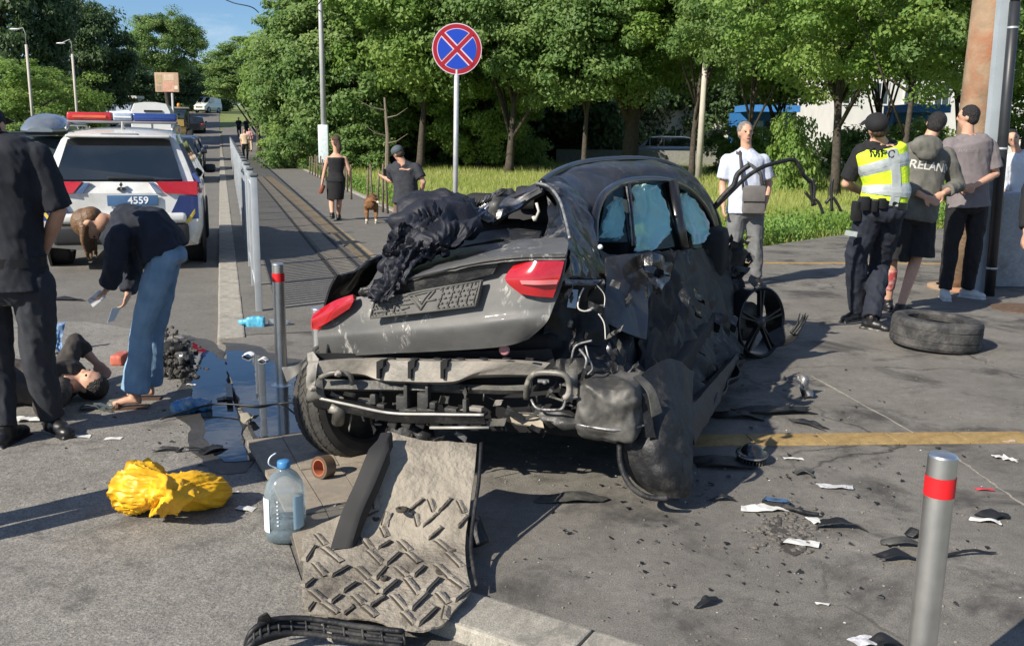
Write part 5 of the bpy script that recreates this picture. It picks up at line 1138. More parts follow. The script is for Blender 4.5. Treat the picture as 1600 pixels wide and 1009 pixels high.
# --- person half hidden behind the pipes
J = JP(11.5, dict(head=(1582, 217), neck=(1590, 240), shL=(1572, 250), shR=(1616, 250), elL=(1568, 285), elR=(1628, 285), wrL=(1572, 315, -.2), wrR=(1622, 315, -.2), hipL=(1582, 322), hipR=(1608, 322), knL=(1580, 380), knR=(1608, 380), anL=(1580, 420), anR=(1608, 420)))
fixfeet(J, 0)
ph = person('dark haired person in a white top half hidden behind the pipes', J, .95, (-.3, -1, 0), female=True, top=dict(m=white_c, sleeve=1.5, hem=-.05, inf=.03), bottom=dict(m=blackc), shoes=shoeb, hair=(HK, 'bob'), vox=.014)
# --- person at the right edge: sleeve and hand in view
J = JP(6.6, dict(head=(1690, 150), neck=(1690, 196), shL=(1640, 225), shR=(1740, 225), elL=(1612, 300, -.05), elR=(1765, 300), wrL=(1604, 362, -.15), wrR=(1750, 370), hipL=(1660, 385), hipR=(1710, 385), knL=(1660, 500), knR=(1712, 500), anL=(1660, 580), anR=(1712, 580)))
fixfeet(J, 0)
person('person in a black jacket at the right edge, only a sleeve and hand in view', J, 1.0, (0, -1, 0), skin=SK, top=dict(m=blackc, sleeve=1.92, hem=-.03, inf=.03, name='jacket'), bottom=dict(m=charc), shoes=shoeb, hair=(HK, 'short'), vox=.012, hands=dict(L=dict(d=(-.25, 0, -1), n=(1, -.3, 0), curl=.9)))
# --- bystander just out of view whose shadow falls in
J = JP(3.3, dict(head=(-180, 60), neck=(-180, 120), shL=(-260, 160), shR=(-100, 160), elL=(-300, 330), elR=(-60, 330), wrL=(-280, 450, .1), wrR=(-70, 450, .1), hipL=(-220, 470), hipR=(-145, 470), knL=(-220, 680), knR=(-140, 680), anL=(-230, 860), anR=(-130, 860)))
dx = 0
for k_ in J: J[k_].x -= .42
hgt = {'head': 1.64, 'neck': 1.47, 'shL': 1.4, 'shR': 1.4, 'elL': 1.1, 'elR': 1.1, 'wrL': .85, 'wrR': .85, 'hipL': .9, 'hipR': .9, 'knL': .48, 'knR': .48}
cx = J['head'].x; lat = {'head': 0, 'neck': 0, 'shL': -.19, 'shR': .19, 'elL': -.25, 'elR': .25, 'wrL': -.22, 'wrR': .22, 'hipL': -.1, 'hipR': .1, 'knL': -.12, 'knR': .12, 'anL': -.13, 'anR': .13}
for k_ in J: J[k_] = Vector((cx+lat[k_], 3.35, hgt.get(k_, .04)))
person('bystander standing just beyond the left edge whose shadow crosses the road', J, 1.0, (.2, 1, 0), top=dict(m=navy, sleeve=1.9, hem=-.03, inf=.03), bottom=dict(m=charc), shoes=shoeb, hair=(HK, 'short'), vox=.016, zfoot=ROADZ)
# --- far pedestrians
def far_person(u, vf, H, Yp, topm, botm, label, female=False, top_sl=.7, lat_=0, hair=HK):
    b = G(u, vf); x = b.x; y = b.y; g0 = gh(y); q = {}
    hz = dict(head=.935, neck=.84, shL=.80, shR=.80, elL=.62, elR=.62, wrL=.49, wrR=.49, hipL=.52, hipR=.52, knL=.28, knR=.28, anL=.05, anR=.05)
    for k_ in hz: q[k_] = Vector((x+lat[k_]*H/1.75, y+(.18 if k_ == 'anL' else -.12 if k_ == 'anR' else 0), g0+hz[k_]*H))
    return person(label, q, H/1.75, (0, -1, 0), female=female, top=dict(m=topm, sleeve=top_sl, hem=-.02, inf=.03), bottom=dict(m=botm), shoes=shoeb, hair=(hair, 'short'), vox=.03, group=None)
pinkc = mat('pink_cloth', (.55, .3, .3), .85); beige = mat('beige_cloth', (.5, .38, .27), .85)
far_person(384, 250, 1.72, 0, beige, blackc, 'walker in a beige top and black trousers coming along the walkway')
far_person(391, 237, 1.68, 0, pinkc, beige, 'walker in pink with light trousers behind the beige one', True)
far_person(374, 214, 1.7, 0, blackc, blackc, 'black clad walker in the shade, first of the dark pair')
far_person(386, 215, 1.7, 0, blackc, navy2, 'black clad walker in the shade beside the other dark walker')
# --- dog
dogm = mat('dog_fur', (.26, .12, .045), .9, 0, .3, 25, bump=1, bscale=150, dust=(.1, .045, .02), dscale=6, dlo=.5, dhi=.6); Yd = 17.0
b = P(576, 350); dg = empty('dog', (b.x, b.y, 0), 'brown dog with a white tipped tail walking beside the woman in black', 'dog')
mb = MB(); f = Vector((-.15, 1, 0)).normalized(); r_ = Vector((1, .15, 0)).normalized(); B = Vector((b.x, b.y+.35, 0)); Z = Vector((0, 0, 1))
def DP(x, y, z): return B+r_*x+f*y+Z*z
mb.tube([DP(0, -.32, .36), DP(0, -.25, .37), DP(0, -.1, .34), DP(0, .1, .33), DP(0, .26, .35), DP(0, .33, .39)], [.07, .105, .10, .12, .13, .08], 14); mb.ell(DP(0, -.3, .36), .10); mb.ell(DP(0, .3, .37), .10)
mb.tube([DP(0, .28, .40), DP(0.02, .42, .43)], [.085, .07], 12); mb.ell(DP(0.03, .47, .44), (.065, .09, .06)); mb.tube([DP(0.03, .5, .43), DP(0.04, .62, .39)], [.045, .028], 10)
for sgn in (-1, 1):
    mb.tube([DP(sgn*.07, -.27, .34), DP(sgn*.085, -.22, .22), DP(sgn*.085, -.36, .13), DP(sgn*.085, -.33, .02)], [.06, .045, .024, .02], 10); mb.ell(DP(sgn*.085, -.31, .018), (.024, .04, .018))
    mb.tube([DP(sgn*.07, .24, .3), DP(sgn*.075, .22, .16), DP(sgn*.075, .24, .02)], [.045, .028, .022], 10); mb.ell(DP(sgn*.075, .26, .018), (.024, .04, .018))
    mb.ell(DP(.03+sgn*.062, .44, .45), (.012, .03, .045))
mb.tube([DP(0, -.36, .42), DP(.05, -.45, .43), DP(.13, -.47, .40)], [.024, .02, .016], 8)
remesh(mb, 'body', dogm, dg, .010, 2, .003, 30)
mb = MB(); mb.tube([DP(.10, -.465, .415), DP(.16, -.47, .375)], [.021, .012], 8); mb.build('tail_tip', mat('white_fur', (.6, .55, .48), .9), dg, True)
for sgn in (-1, 1):
    mb = MB(); mb.ell(DP(sgn*.085, -.31, .02), (.027, .045, .022)); mb.tube([DP(sgn*.085, -.335, .03), DP(sgn*.085, -.35, .09)], .0235, 8); mb.build('white_sock', MC['white_fur'], dg, True)
# ================================================================== THE WRECKED CAR
CF = Vector((math.sin(R(19)), math.cos(R(19)), 0)); CRT = Vector((CF.y, -CF.x, 0)); CC = Vector((.72, 3.75, 0))
def A(u, v, a): return PL(u, v, CC+CF*a, CF)
def AR(*pts): return [A(*p) for p in pts]
def C3(x, a, z): return CC+CRT*x+CF*a+Vector((0, 0, z))       # x to the right of the rear right corner (negative: into the car)
wreck = empty('wrecked_car', C3(-.85, 1.5, 0), 'crushed dark grey hatchback wreck with its rear bumper torn off', 'wrecked car', None, -R(19))
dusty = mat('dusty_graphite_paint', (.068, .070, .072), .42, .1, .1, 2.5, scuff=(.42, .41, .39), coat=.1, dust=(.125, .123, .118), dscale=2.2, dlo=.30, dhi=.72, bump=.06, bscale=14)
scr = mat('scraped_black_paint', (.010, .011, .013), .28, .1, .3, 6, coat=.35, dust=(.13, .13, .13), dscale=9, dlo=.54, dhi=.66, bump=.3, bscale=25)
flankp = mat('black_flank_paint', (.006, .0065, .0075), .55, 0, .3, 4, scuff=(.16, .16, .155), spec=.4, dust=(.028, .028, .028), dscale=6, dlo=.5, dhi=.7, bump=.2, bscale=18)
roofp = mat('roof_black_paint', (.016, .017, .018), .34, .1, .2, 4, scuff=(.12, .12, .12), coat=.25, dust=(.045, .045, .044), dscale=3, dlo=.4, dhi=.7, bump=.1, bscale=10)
blkp = mat('torn_black_plastic', (.009, .0095, .011), .55, 0, .3, 8, dust=(.05, .048, .045), dscale=7, dlo=.52, dhi=.68, bump=.3, bscale=40)
intr = mat('car_interior', (.006, .0065, .008), .8, 0, .3, 8)
beam = mat('dusty_steel', (.22, .21, .19), .5, .2, .2, 6, dust=(.33, .30, .26), dscale=5, dlo=.4, dhi=.6, bump=.2, bscale=40)
beamd = mat('dark_steel', (.06, .06, .058), .5, .3, .25, 6, dust=(.13, .125, .11), dscale=6, bump=.2, bscale=40)
shiny = mat('bent_bare_metal', (.28, .28, .29), .25, .8, .3, 10, dust=(.03, .03, .03), dscale=5, dlo=.45, dhi=.6)
lightp = mat('pale_blue_plastic', (.25, .33, .42), .5, 0, .1, 20)
airb = leaf_mat('airbag_cloth', (.72, .84, .84), (.78, .88, .88), tr=.45)
wire_w = mat('pale_wire', (.5, .48, .43), .5)
win = glass_mat('tinted_window', (.86, .97, .97), .0, .04, 1.2, .05)
# underbody and far side so that the shell is closed
mb = MB(); mb.box(C3(-.83, 1.7, .36), (1.35, 3.1, .2), Matrix.Rotation(-R(19), 3, 'Z'), .04); mb.build('floor_pan', intr, wreck, True)
rows = []
for a, zt in [(-.0, .95), (.5, 1.0), (1.4, .98), (2.4, .95), (3.2, .9), (3.75, .75)]: rows.append([C3(-1.62+(.1 if a > 3 else 0), a, .28), C3(-1.70, a, .55), C3(-1.68, a, .8), C3(-1.6, a, zt)])
sheet(rows, 'left_side_panel', scr, wreck, 14, 30, .01, crump=.03, cs=4)
mb = MB(); mb.box(C3(-1.08, .5, .62), (.95, .7, .24), Matrix.Rotation(-R(19), 3, 'Z'), .04); mb.build('boot_floor', intr, wreck, True)
def seat(x, a):
    mb = MB(); Mz = Matrix.Rotation(-R(19), 3, 'Z'); mb.box(C3(x, a, .62), (.48, .5, .16), Mz, .05); mb.box(C3(x, a-.26, .88), (.46, .16, .5), Mz @ Matrix.Rotation(-.2, 3, 'X'), .06); mb.box(C3(x, a-.32, 1.2), (.26, .1, .16), Mz, .04)
    mb.build('seat', intr, wreck, True)
seat(-.98, 1.7); seat(-1.4, 1.7); seat(-.98, 2.6); seat(-1.4, 2.6)
mb = MB(); mb.box(C3(-.86, 3.15, .78), (1.35, .4, .4), Matrix.Rotation(-R(19), 3, 'Z'), .08); mb.build('dashboard', intr, wreck, True)
sheet([AR((930, 310, 3.2), (1040, 288, 3.25), (1094, 304, 3.3)), AR((920, 400, 2.9), (1040, 400, 3.1), (1112, 400, 3.3)), AR((940, 480, 2.9), (1040, 500, 3.1), (1130, 480, 3.3))], 'shattered_windscreen', intr, wreck, 12, 12, .01, crump=.03)
sheet([AR((740, 360, 1.5), (840, 340, 1.5), (925, 330, 1.5)), AR((720, 400, 1.4), (840, 400, 1.5), (930, 390, 1.5))], 'rear_seat_back', intr, wreck, 8, 8, .02, crump=.02)
# boot lid
sheet([AR((556, 464, .02), (640, 446, 0), (720, 425, -.01), (800, 406, -.01), (884, 403, .0)),
       AR((520, 492, .0), (620, 480, -.03), (720, 464, -.05), (800, 450, -.05), (876, 446, -.03)),
       AR((497, 520, .0), (610, 508, -.05), (710, 496, -.075), (800, 486, -.075), (864, 480, -.05)),
       AR((497, 532, .0), (610, 525, -.06), (712, 516, -.09), (800, 506, -.09), (853, 505, -.06)),
       AR((500, 558, .03), (600, 553, -.03), (705, 548, -.05), (790, 541, -.05), (826, 531, -.03))], 'boot_lid', dusty, wreck, 60, 40, .02, crump=.004, cs=3, fine=.0015)
sheet([AR((600, 406, .55), (660, 396, .55), (727, 385, .55), (808, 374, .55), (886, 371, .55)),
       AR((590, 424, .3), (660, 410, .3), (735, 398, .3), (810, 388, .3), (888, 382, .3)),
       AR((572, 448, -.0), (640, 430, -.03), (720, 411, -.05), (800, 399, -.05), (884, 397, -.02)),
       AR((560, 457, -.02), (640, 437, -.07), (720, 418, -.09), (800, 405, -.09), (882, 404, -.05)),
       AR((562, 463, .01), (640, 443, -.02), (720, 423, -.03), (800, 409, -.03), (880, 409, .0))], 'boot_spoiler', dusty, wreck, 50, 26, .015, crump=.006, cs=5, fine=.002)
sheet([AR((618, 447, -.052), (700, 426, -.066), (780, 409, -.066)), AR((612, 462, -.045), (700, 446, -.056), (770, 428, -.06))], 'lip_shadow_strip', blkp, wreck, 20, 6, .01)  # black strip paints the shadow under the spoiler lip
sheet([AR((806, 411, -.06), (842, 408, -.075), (882, 407, -.04)), AR((789, 436, -.085), (832, 436, -.10), (875, 434, -.06)), AR((813, 459, -.085), (838, 463, -.09), (864, 465, -.065))], 'tail_lamp', redl, wreck, 20, 14, .03)
sheet([AR((489, 490, -.0), (522, 470, -.03), (551, 460, -.03)), AR((487, 502, -.02), (520, 485, -.05), (552, 470, -.04)), AR((488, 514, .0), (508, 506, -.04), (546, 482, -.04))], 'tail_lamp', redl, wreck, 20, 12, .03)
lampc = mat('lamp_inner', (.62, .16, .17), .25, 0, .05, coat=1)
sheet([AR((812, 438, -.105), (840, 438, -.116), (872, 437, -.075)), AR((815, 444, -.107), (840, 445, -.116), (870, 444, -.078))], 'lamp_band', lampc, wreck, 12, 4, .004)
# plate holder with its moulded ribs
def pq(s, t, off=0):
    top = spline(AR((585, 470, -.075), (668, 452, -.08), (754, 437, -.08)), 50)[int(s*49)]; bot = spline(AR((579, 497, -.085), (662, 488, -.10), (745, 478, -.10)), 50)[int(s*49)]
    return top.lerp(bot, t)-CF*off
ho = sheet([[pq(i/6, 0) for i in range(7)], [pq(i/6, 1) for i in range(7)]], 'plate_holder', mat('dusty_plastic', (.10, .098, .093), .75, 0, .15, 20), wreck, 24, 5, .015)
mb = MB()
def rb_(s0, t0, s1, t1, w=.006, h=.006):
    mb.tube([pq(s0, t0, h*.5), pq((s0+s1)/2, (t0+t1)/2, h*.5), pq(s1, t1, h*.5)], w, 5)
for k in range(5):
    t_ = .1+.2*k
    for i in range(9):
        s_ = .03+i*.037+(k % 2)*.018
        if s_ < .36: rb_(s_, t_, s_+.026, t_+random.uniform(-.04, .04), .0045)
        s_ = .62+i*.04+(k % 2)*.018
        if s_ < .95: rb_(s_, t_, s_+.03, t_, .0045)
for s_ in (.64, .72, .80, .88, .96): rb_(s_, .08, s_-.01, .9, .003)
for q in [(.36, .15, .47, .85), (.47, .85, .58, .1), (.40, .15, .47, .6), (.47, .6, .54, .12), (.33, .5, .41, .5), (.36, .15, .58, .1), (.52, .5, .6, .5), (.0, .02, .98, .02), (.0, .98, .98, .98), (.98, .02, .98, .98), (.01, .02, .01, .98), (.15, .1, .2, .9), (.28, .1, .25, .9)]: rb_(*q, .005)
ob = mb.build('rib', MC['dusty_plastic'], ho, True); tag(ob, kind='stuff')
# right quarter and crushed pillar
sheet([AR((838, 288, 1.0), (855, 281, 1.1), (872, 274, 1.2)), AR((862, 302, .95), (882, 298, 1.0), (906, 302, 1.15)), AR((878, 332, .75), (900, 338, .85), (927, 345, 1.0)),
       AR((888, 372, .5), (910, 380, .62), (938, 394, .9)), AR((890, 402, .25), (915, 416, .4), (952, 432, .7)), AR((878, 438, .1), (905, 445, .25), (952, 470, .6))], 'rear_pillar', scr, wreck, 40, 60, .01, crump=.014, cs=6, fine=.002)
rim_m = mat('scraped_lit_edge', (.25, .25, .25), .4, .3, .3, 30, dust=(.04, .04, .04), dscale=20)
mb = MB(); mb.tube(spline(AR((838, 286, .98), (858, 292, .93), (874, 312, .84), (884, 345, .68), (890, 372, .48)), 20), .008, 6); mb.build('pillar_lit_edge', rim_m, wreck, True)  # pale tube draws the lit outer edge of the pillar as colour
sheet([AR((768, 338, 1.05), (805, 312, 1.02), (840, 289, 1.0)), AR((770, 349, 1.0), (808, 323, .98), (846, 300, .95)), AR((772, 353, 1.05), (810, 328, 1.04), (850, 306, 1.0))], 'roof_header', mat('header_grey', (.06, .06, .06), .4, .3, .3, 10, dust=(.16, .16, .15), dscale=8), wreck, 30, 10, .03, crump=.008, cs=8)
sheet([AR((853, 305, .98), (868, 320, .92), (862, 300, 1.0)), AR((856, 345, .85), (872, 345, .8), (884, 340, .78)), AR((846, 372, .62), (868, 372, .58), (888, 372, .55))], 'pillar_inner', scr, wreck, 14, 20, .01, crump=.012, cs=12)
sheet([AR((700, 392, .58), (760, 376, .6), (842, 371, .58)), AR((706, 378, .9), (770, 358, .95), (846, 358, .9))], 'parcel_shelf', blkp, wreck, 20, 10, .02, crump=.01)
mb = MB(); mb.tube(AR((838, 317, .9), (842, 330, .9), (836, 345, .9)), .008, 6); mb.tube(AR((836, 345, .9), (833, 338, .9)), .01, 6); mb.build('loose_clip', wire_w, wreck, True)
# crumpled roof with the door frame arch
rs = [AR((700, 342, 1.15), (780, 312, 1.12), (825, 296, 1.1), (850, 282, 1.1), (886, 290, 1.12), (926, 350, 1.05)),
      AR((745, 325, 1.5), (820, 292, 1.5), (862, 271, 1.5), (888, 264, 1.5), (918, 280, 1.5), (937, 316, 1.3)),
      AR((790, 312, 1.9), (870, 276, 1.9), (912, 256, 1.9), (944, 253, 1.9), (968, 266, 1.85), (970, 288, 1.75)),
      AR((850, 305, 2.3), (925, 262, 2.3), (958, 250.5, 2.3), (990, 250, 2.3), (1014, 260, 2.25), (1014, 281, 2.15)),
      AR((930, 300, 2.7), (978, 262, 2.7), (1008, 250.5, 2.7), (1034, 254, 2.7), (1058, 264, 2.62), (1058, 286, 2.5)),
      AR((980, 310, 3.0), (1020, 270, 3.0), (1048, 258, 3.0), (1070, 265, 3.0), (1090, 283, 2.95), (1090, 306, 2.85)),
      AR((1020, 330, 3.2), (1056, 290, 3.2), (1080, 277, 3.2), (1095, 289, 3.2), (1110, 312, 3.15), (1108, 335, 3.05)),
      AR((1060, 380, 3.4), (1080, 330, 3.4), (1104, 310, 3.4), (1114, 325, 3.35), (1124, 352, 3.3), (1120, 372, 3.2))]
sheet(rs, 'roof', roofp, wreck, 60, 60, .012, crump=.014, cs=2.4, fine=.003)
mb = MB(); mb.tube(spline(AR((846, 287, 1.05), (868, 270, 1.35), (905, 256, 1.8), (955, 249.5, 2.25), (1005, 249, 2.7), (1046, 257, 2.98), (1080, 277, 3.2), (1105, 309, 3.38), (1122, 345, 3.5), (1130, 395, 3.6)), 50), .022, 8); mb.build('roof_rail', mat('rail_black', (.008, .008, .009), .3, 0, .2, coat=.5), wreck, True)
mb = MB(); mb.tube(spline(AR((928, 382, 1.0), (929, 340, 1.1), (943, 305, 1.35), (973, 286, 1.75), (1012, 281, 2.12), (1047, 284, 2.42), (1075, 296, 2.72), (1100, 324, 3.0), (1114, 358, 3.18), (1120, 392, 3.3)), 50), .026, 8); mb.build('door_frame', MC['rail_black'], wreck, True)
for (p0, p1, w) in [((983, 288, 1.72), (991, 386, 1.45), .011), ((1049, 286, 2.38), (1066, 388, 2.2), .045)]:
    mb = MB(); mb.tube(AR(p0, ((p0[0]+p1[0])/2, (p0[1]+p1[1])/2, (p0[2]+p1[2])/2), p1), w, 8); mb.build('window_pillar', MC['rail_black'], wreck, True)
mb = MB(); mb.tube(AR((979, 292, 1.68), (984, 335, 1.55), (988, 384, 1.42)), .006, 6); mb.build('window_channel', rim_m, wreck, True)
sheet([AR((948, 306, 1.38), (980, 289, 1.72)), AR((934, 378, 1.1), (987, 378, 1.45))], 'quarter_glass', win, wreck, 8, 8, .004)
sheet([AR((986, 288, 1.74), (1012, 283, 2.05), (1046, 287, 2.38)), AR((992, 386, 1.45), (1020, 390, 1.75), (1060, 384, 2.15))], 'rear_door_glass', win, wreck, 10, 10, .004)
sheet([AR((1054, 289, 2.42), (1076, 298, 2.68), (1098, 324, 2.92)), AR((1070, 386, 2.25), (1094, 388, 2.6), (1116, 380, 3.05))], 'front_door_glass', win, wreck, 10, 10, .004)
def airbag(rows, cr_=.012): return sheet(rows, 'airbag', airb, wreck, 30, 40, .01, folds=(.030, 3, 1.6, .2), seed=2)
airbag([AR((990, 290, 1.86), (1008, 288, 2.0), (1028, 290, 2.2)), AR((990, 330, 1.8), (1014, 332, 1.95), (1042, 334, 2.2)), AR((994, 390, 1.6), (1018, 392, 1.75), (1048, 366, 2.15))])
airbag([AR((1060, 304, 2.6), (1072, 304, 2.72), (1086, 312, 2.8)), AR((1068, 340, 2.5), (1086, 342, 2.7), (1104, 348, 2.95)), AR((1086, 380, 2.5), (1096, 380, 2.7), (1107, 370, 2.95))])
airbag([AR((952, 318, 1.65), (962, 312, 1.75), (972, 308, 1.9)), AR((940, 370, 1.4), (958, 372, 1.55), (972, 374, 1.7))])
# flank
flank = [AR((934, 384, .98), (985, 388, 1.3), (1056, 390, 2.0), (1118, 386, 3.1)),
         AR((944, 425, .8), (1000, 430, 1.1), (1066, 440, 1.9), (1138, 420, 3.2)),
         AR((946, 480, .55), (1010, 490, .9), (1070, 500, 1.7), (1150, 480, 3.1)),
         AR((960, 540, .4), (1025, 560, .75), (1080, 560, 1.5), (1160, 530, 2.9)),
         AR((985, 600, .3), (1060, 620, .6), (1112, 600, 1.5), (1162, 548, 2.7)),
         AR((990, 650, .25), (1082, 690, .36), (1120, 622, 1.25), (1152, 562, 2.2))]
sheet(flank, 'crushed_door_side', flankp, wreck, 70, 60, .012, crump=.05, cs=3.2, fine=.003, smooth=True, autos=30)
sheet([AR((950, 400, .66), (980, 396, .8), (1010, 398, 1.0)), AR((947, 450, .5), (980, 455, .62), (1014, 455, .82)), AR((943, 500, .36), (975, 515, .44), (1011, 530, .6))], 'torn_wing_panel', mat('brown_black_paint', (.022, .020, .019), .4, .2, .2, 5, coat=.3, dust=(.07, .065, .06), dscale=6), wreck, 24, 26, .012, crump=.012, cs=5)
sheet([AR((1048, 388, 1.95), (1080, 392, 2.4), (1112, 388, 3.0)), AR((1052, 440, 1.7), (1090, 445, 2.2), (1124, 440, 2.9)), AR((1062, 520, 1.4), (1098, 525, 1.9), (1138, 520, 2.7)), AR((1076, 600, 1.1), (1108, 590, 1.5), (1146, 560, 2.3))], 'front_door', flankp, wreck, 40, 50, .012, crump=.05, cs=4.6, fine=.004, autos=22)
sheet([AR((1012, 396, .98), (1030, 394, 1.3), (1052, 396, 1.7)), AR((1016, 450, .85), (1040, 455, 1.15), (1062, 460, 1.5)), AR((1010, 530, .62), (1042, 540, .95), (1066, 540, 1.3)), AR((1012, 600, .42), (1046, 610, .7), (1082, 600, 1.05)), AR((1030, 650, .30), (1054, 655, .42), (1086, 640, .6))], 'door_gap_shade', intr, wreck, 20, 40, .006, crump=.045, cs=7, autos=25)  # black sheet laid over the flank paints the dark of an opening
sheet([AR((1076, 640, .5), (1112, 600, 1.2), (1152, 552, 2.3)), AR((1082, 668, .42), (1118, 618, 1.2), (1156, 560, 2.3)), AR((1086, 694, .38), (1122, 632, 1.2), (1150, 572, 2.2))], 'sill', blkp, wreck, 30, 8, .04, crump=.01)
mb = MB(); mb.ell(A(938, 386, .86), .014); mb.build('white_button', whl, wreck, True)
# burst quarter: cavity, lining and wiring
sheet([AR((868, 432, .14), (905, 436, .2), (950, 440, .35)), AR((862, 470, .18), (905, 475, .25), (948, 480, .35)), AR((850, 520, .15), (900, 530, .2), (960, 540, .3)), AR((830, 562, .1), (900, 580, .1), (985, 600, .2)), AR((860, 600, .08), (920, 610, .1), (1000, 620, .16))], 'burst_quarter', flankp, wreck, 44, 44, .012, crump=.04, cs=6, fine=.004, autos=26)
sheet([AR((882, 436, .10), (945, 436, .26)), AR((884, 442, .08), (946, 442, .24))], 'cavity_rim', rim_m, wreck, 12, 4, .01, crump=.006)
mb = MB(); mb.prism(AR((890, 452, .05), (903, 453, .08), (900, 482, .06), (886, 480, .04)), CF*.006); mb.build('blue_sticker', lightp, wreck)
for pts, w in [(a_, b_*.6) for a_, b_ in [([(912, 450, .08), (906, 462, .05), (903, 480, .03), (912, 486, .03), (924, 484, .05)], .006), ([(932, 445, .12), (944, 460, .14), (944, 478, .12), (938, 492, .1)], .004), ([(918, 486, .05), (930, 480, .08), (942, 478, .12)], .012), ([(935, 490, .06), (944, 505, .06), (946, 530, .04)], .005), ([(915, 540, .02), (920, 560, .0), (926, 575, .0), (918, 585, .0)], .007), ([(905, 545, .02), (916, 560, -.02), (914, 575, -.02)], .009), ([(893, 560, .0), (900, 540, .0), (925, 532, .02)], .008)]]:
    mb = MB(); mb.tube(spline(AR(*pts), 14), w, 6); mb.build('loose_wire', wire_w if w < .004 else rim_m, wreck, True)
for k in range(26):                       # torn lining, clips and shards hanging out of the quarter
    u = random.uniform(865, 1000); v = random.uniform(440, 600); a = .0+(u-865)/135*.25; L_ = random.uniform(12, 34); an = random.uniform(0, 3.14)
    p = [(u, v, a), (u+math.cos(an)*L_*.5, v+math.sin(an)*L_*.5, a-random.uniform(.0, .05)), (u+math.cos(an)*L_, v+math.sin(an)*L_, a)]
    q = AR(*p); sheet([[x+Vector((0, 0, .012)) for x in q], [x-Vector((.01, 0, .016)) for x in q]], 'torn_shard', random.choice([blkp, scr, blkp, beamd]), wreck, 8, 3, .004, crump=.012, cs=20)
for k in range(9):                       # the same along the doors
    u = random.uniform(1010, 1150); v = random.uniform(420, 600); a = (u-1000)/150*2.3+.5; L_ = random.uniform(12, 40); an = random.uniform(.9, 2.2)
    q = AR((u, v, a), (u+math.cos(an)*L_*.5, v+math.sin(an)*L_*.5, a-.1), (u+math.cos(an)*L_, v+math.sin(an)*L_, a-.05))
    sheet([[x+CRT*.02 for x in q], [x-CRT*.02+Vector((0, 0, .02)) for x in q]], 'torn_shard', random.choice([blkp, scr, roofp]), wreck, 8, 3, .005, crump=.02, cs=14)
# knotted metal at the door pillar
for pts in [[(1000, 410, .9), (1015, 405, .8), (1030, 415, .9), (1022, 440, .85), (1012, 455, .8)], [(1010, 415, .85), (1040, 418, 1.0), (1045, 425, 1.1), (1020, 450, .9)]]:
    q = spline(AR(*pts), 12); sheet([[x+Vector((0, 0, .03)) for x in q], [x-Vector((0, .03, .03)) for x in q]], 'bent_bracket', scr, wreck, 16, 5, .01, crump=.02, cs=12)
# hanging wheel-arch liner and collapsed wheel
sheet([AR((1000, 590, .12), (1045, 560, .35), (1085, 580, .7)), AR((990, 640, .08), (1045, 640, .14), (1084, 660, .34)), AR((973, 700, .04), (1035, 700, .03), (1084, 722, .18)), AR((985, 745, .05), (1035, 745, -.0), (1082, 760, .12)), AR((1010, 770, .07), (1040, 778, .03), (1078, 777, .1))], 'wheel_arch_liner', blkp, wreck, 30, 36, .008, crump=.012, cs=6, fine=.004)
mb = MB(); mb.tube(spline(AR((968, 690, .02), (970, 725, -.0), (985, 758, -.02), (1012, 776, -.02), (1045, 778, .0)), 20), .013, 8); mb.build('torn_seal', blkp, wreck, True)
wheel(wreck, C3(-.34, .85, .33), CRT+Vector((0, 0, .12)), .33, .22)
sheet([AR((990, 588, -.02), (1000, 584, .0)), AR((1012, 612, -.03), (1022, 606, .0)), AR((1020, 652, -.03), (1036, 644, .0))], 'loose_strap', beamd, wreck, 6, 12, .008, crump=.006)
sheet([AR((1004, 615, .02), (1018, 615, .04)), AR((1008, 660, .0), (1022, 665, .02)), AR((1010, 684, -.0), (1026, 684, .02))], 'loose_strap', blkp, wreck, 6, 12, .008, crump=.01)
# silencer
mb = MB(); c = A(957, 636, .10); mb.box(c-Vector((.0, 0, -.01)), (.27, .3, .25), Matrix.Rotation(-R(19), 3, 'Z'), .05); mb.ell(c-Vector((0, -.02, .07)), (.125, .16, .08)); remesh(mb, 'silencer', mat('burnt_steel', (.055, .053, .05), .5, .3, .35, 7, dust=(.14, .135, .125), dscale=5), wreck, .010, 3, .006, 10, crease=-.02, cf=6)
mb = MB(); mb.tube(spline([c+Vector((-.16, -.1, -.05)), c+Vector((0, -.17, -.05)), c+Vector((.14, -.12, -.04))], 12), .006, 6); mb.build('silencer_seam', rim_m, wreck, True)
sheet([AR((795, 646, .04), (845, 648, .04)), AR((800, 660, .0), (850, 668, .0))], 'heat_shield', mat('tan_metal', (.3, .26, .2), .5, .1, .2, 10), wreck, 10, 4, .01)
sheet([AR((840, 642, -.02), (880, 644, -.02), (925, 650, -.02)), AR((845, 660, -.05), (890, 664, -.06), (930, 662, -.05)), AR((860, 668, .0), (900, 675, .0), (935, 682, .0))], 'lower_pan', beamd, wreck, 24, 12, .02, crump=.03, cs=10)
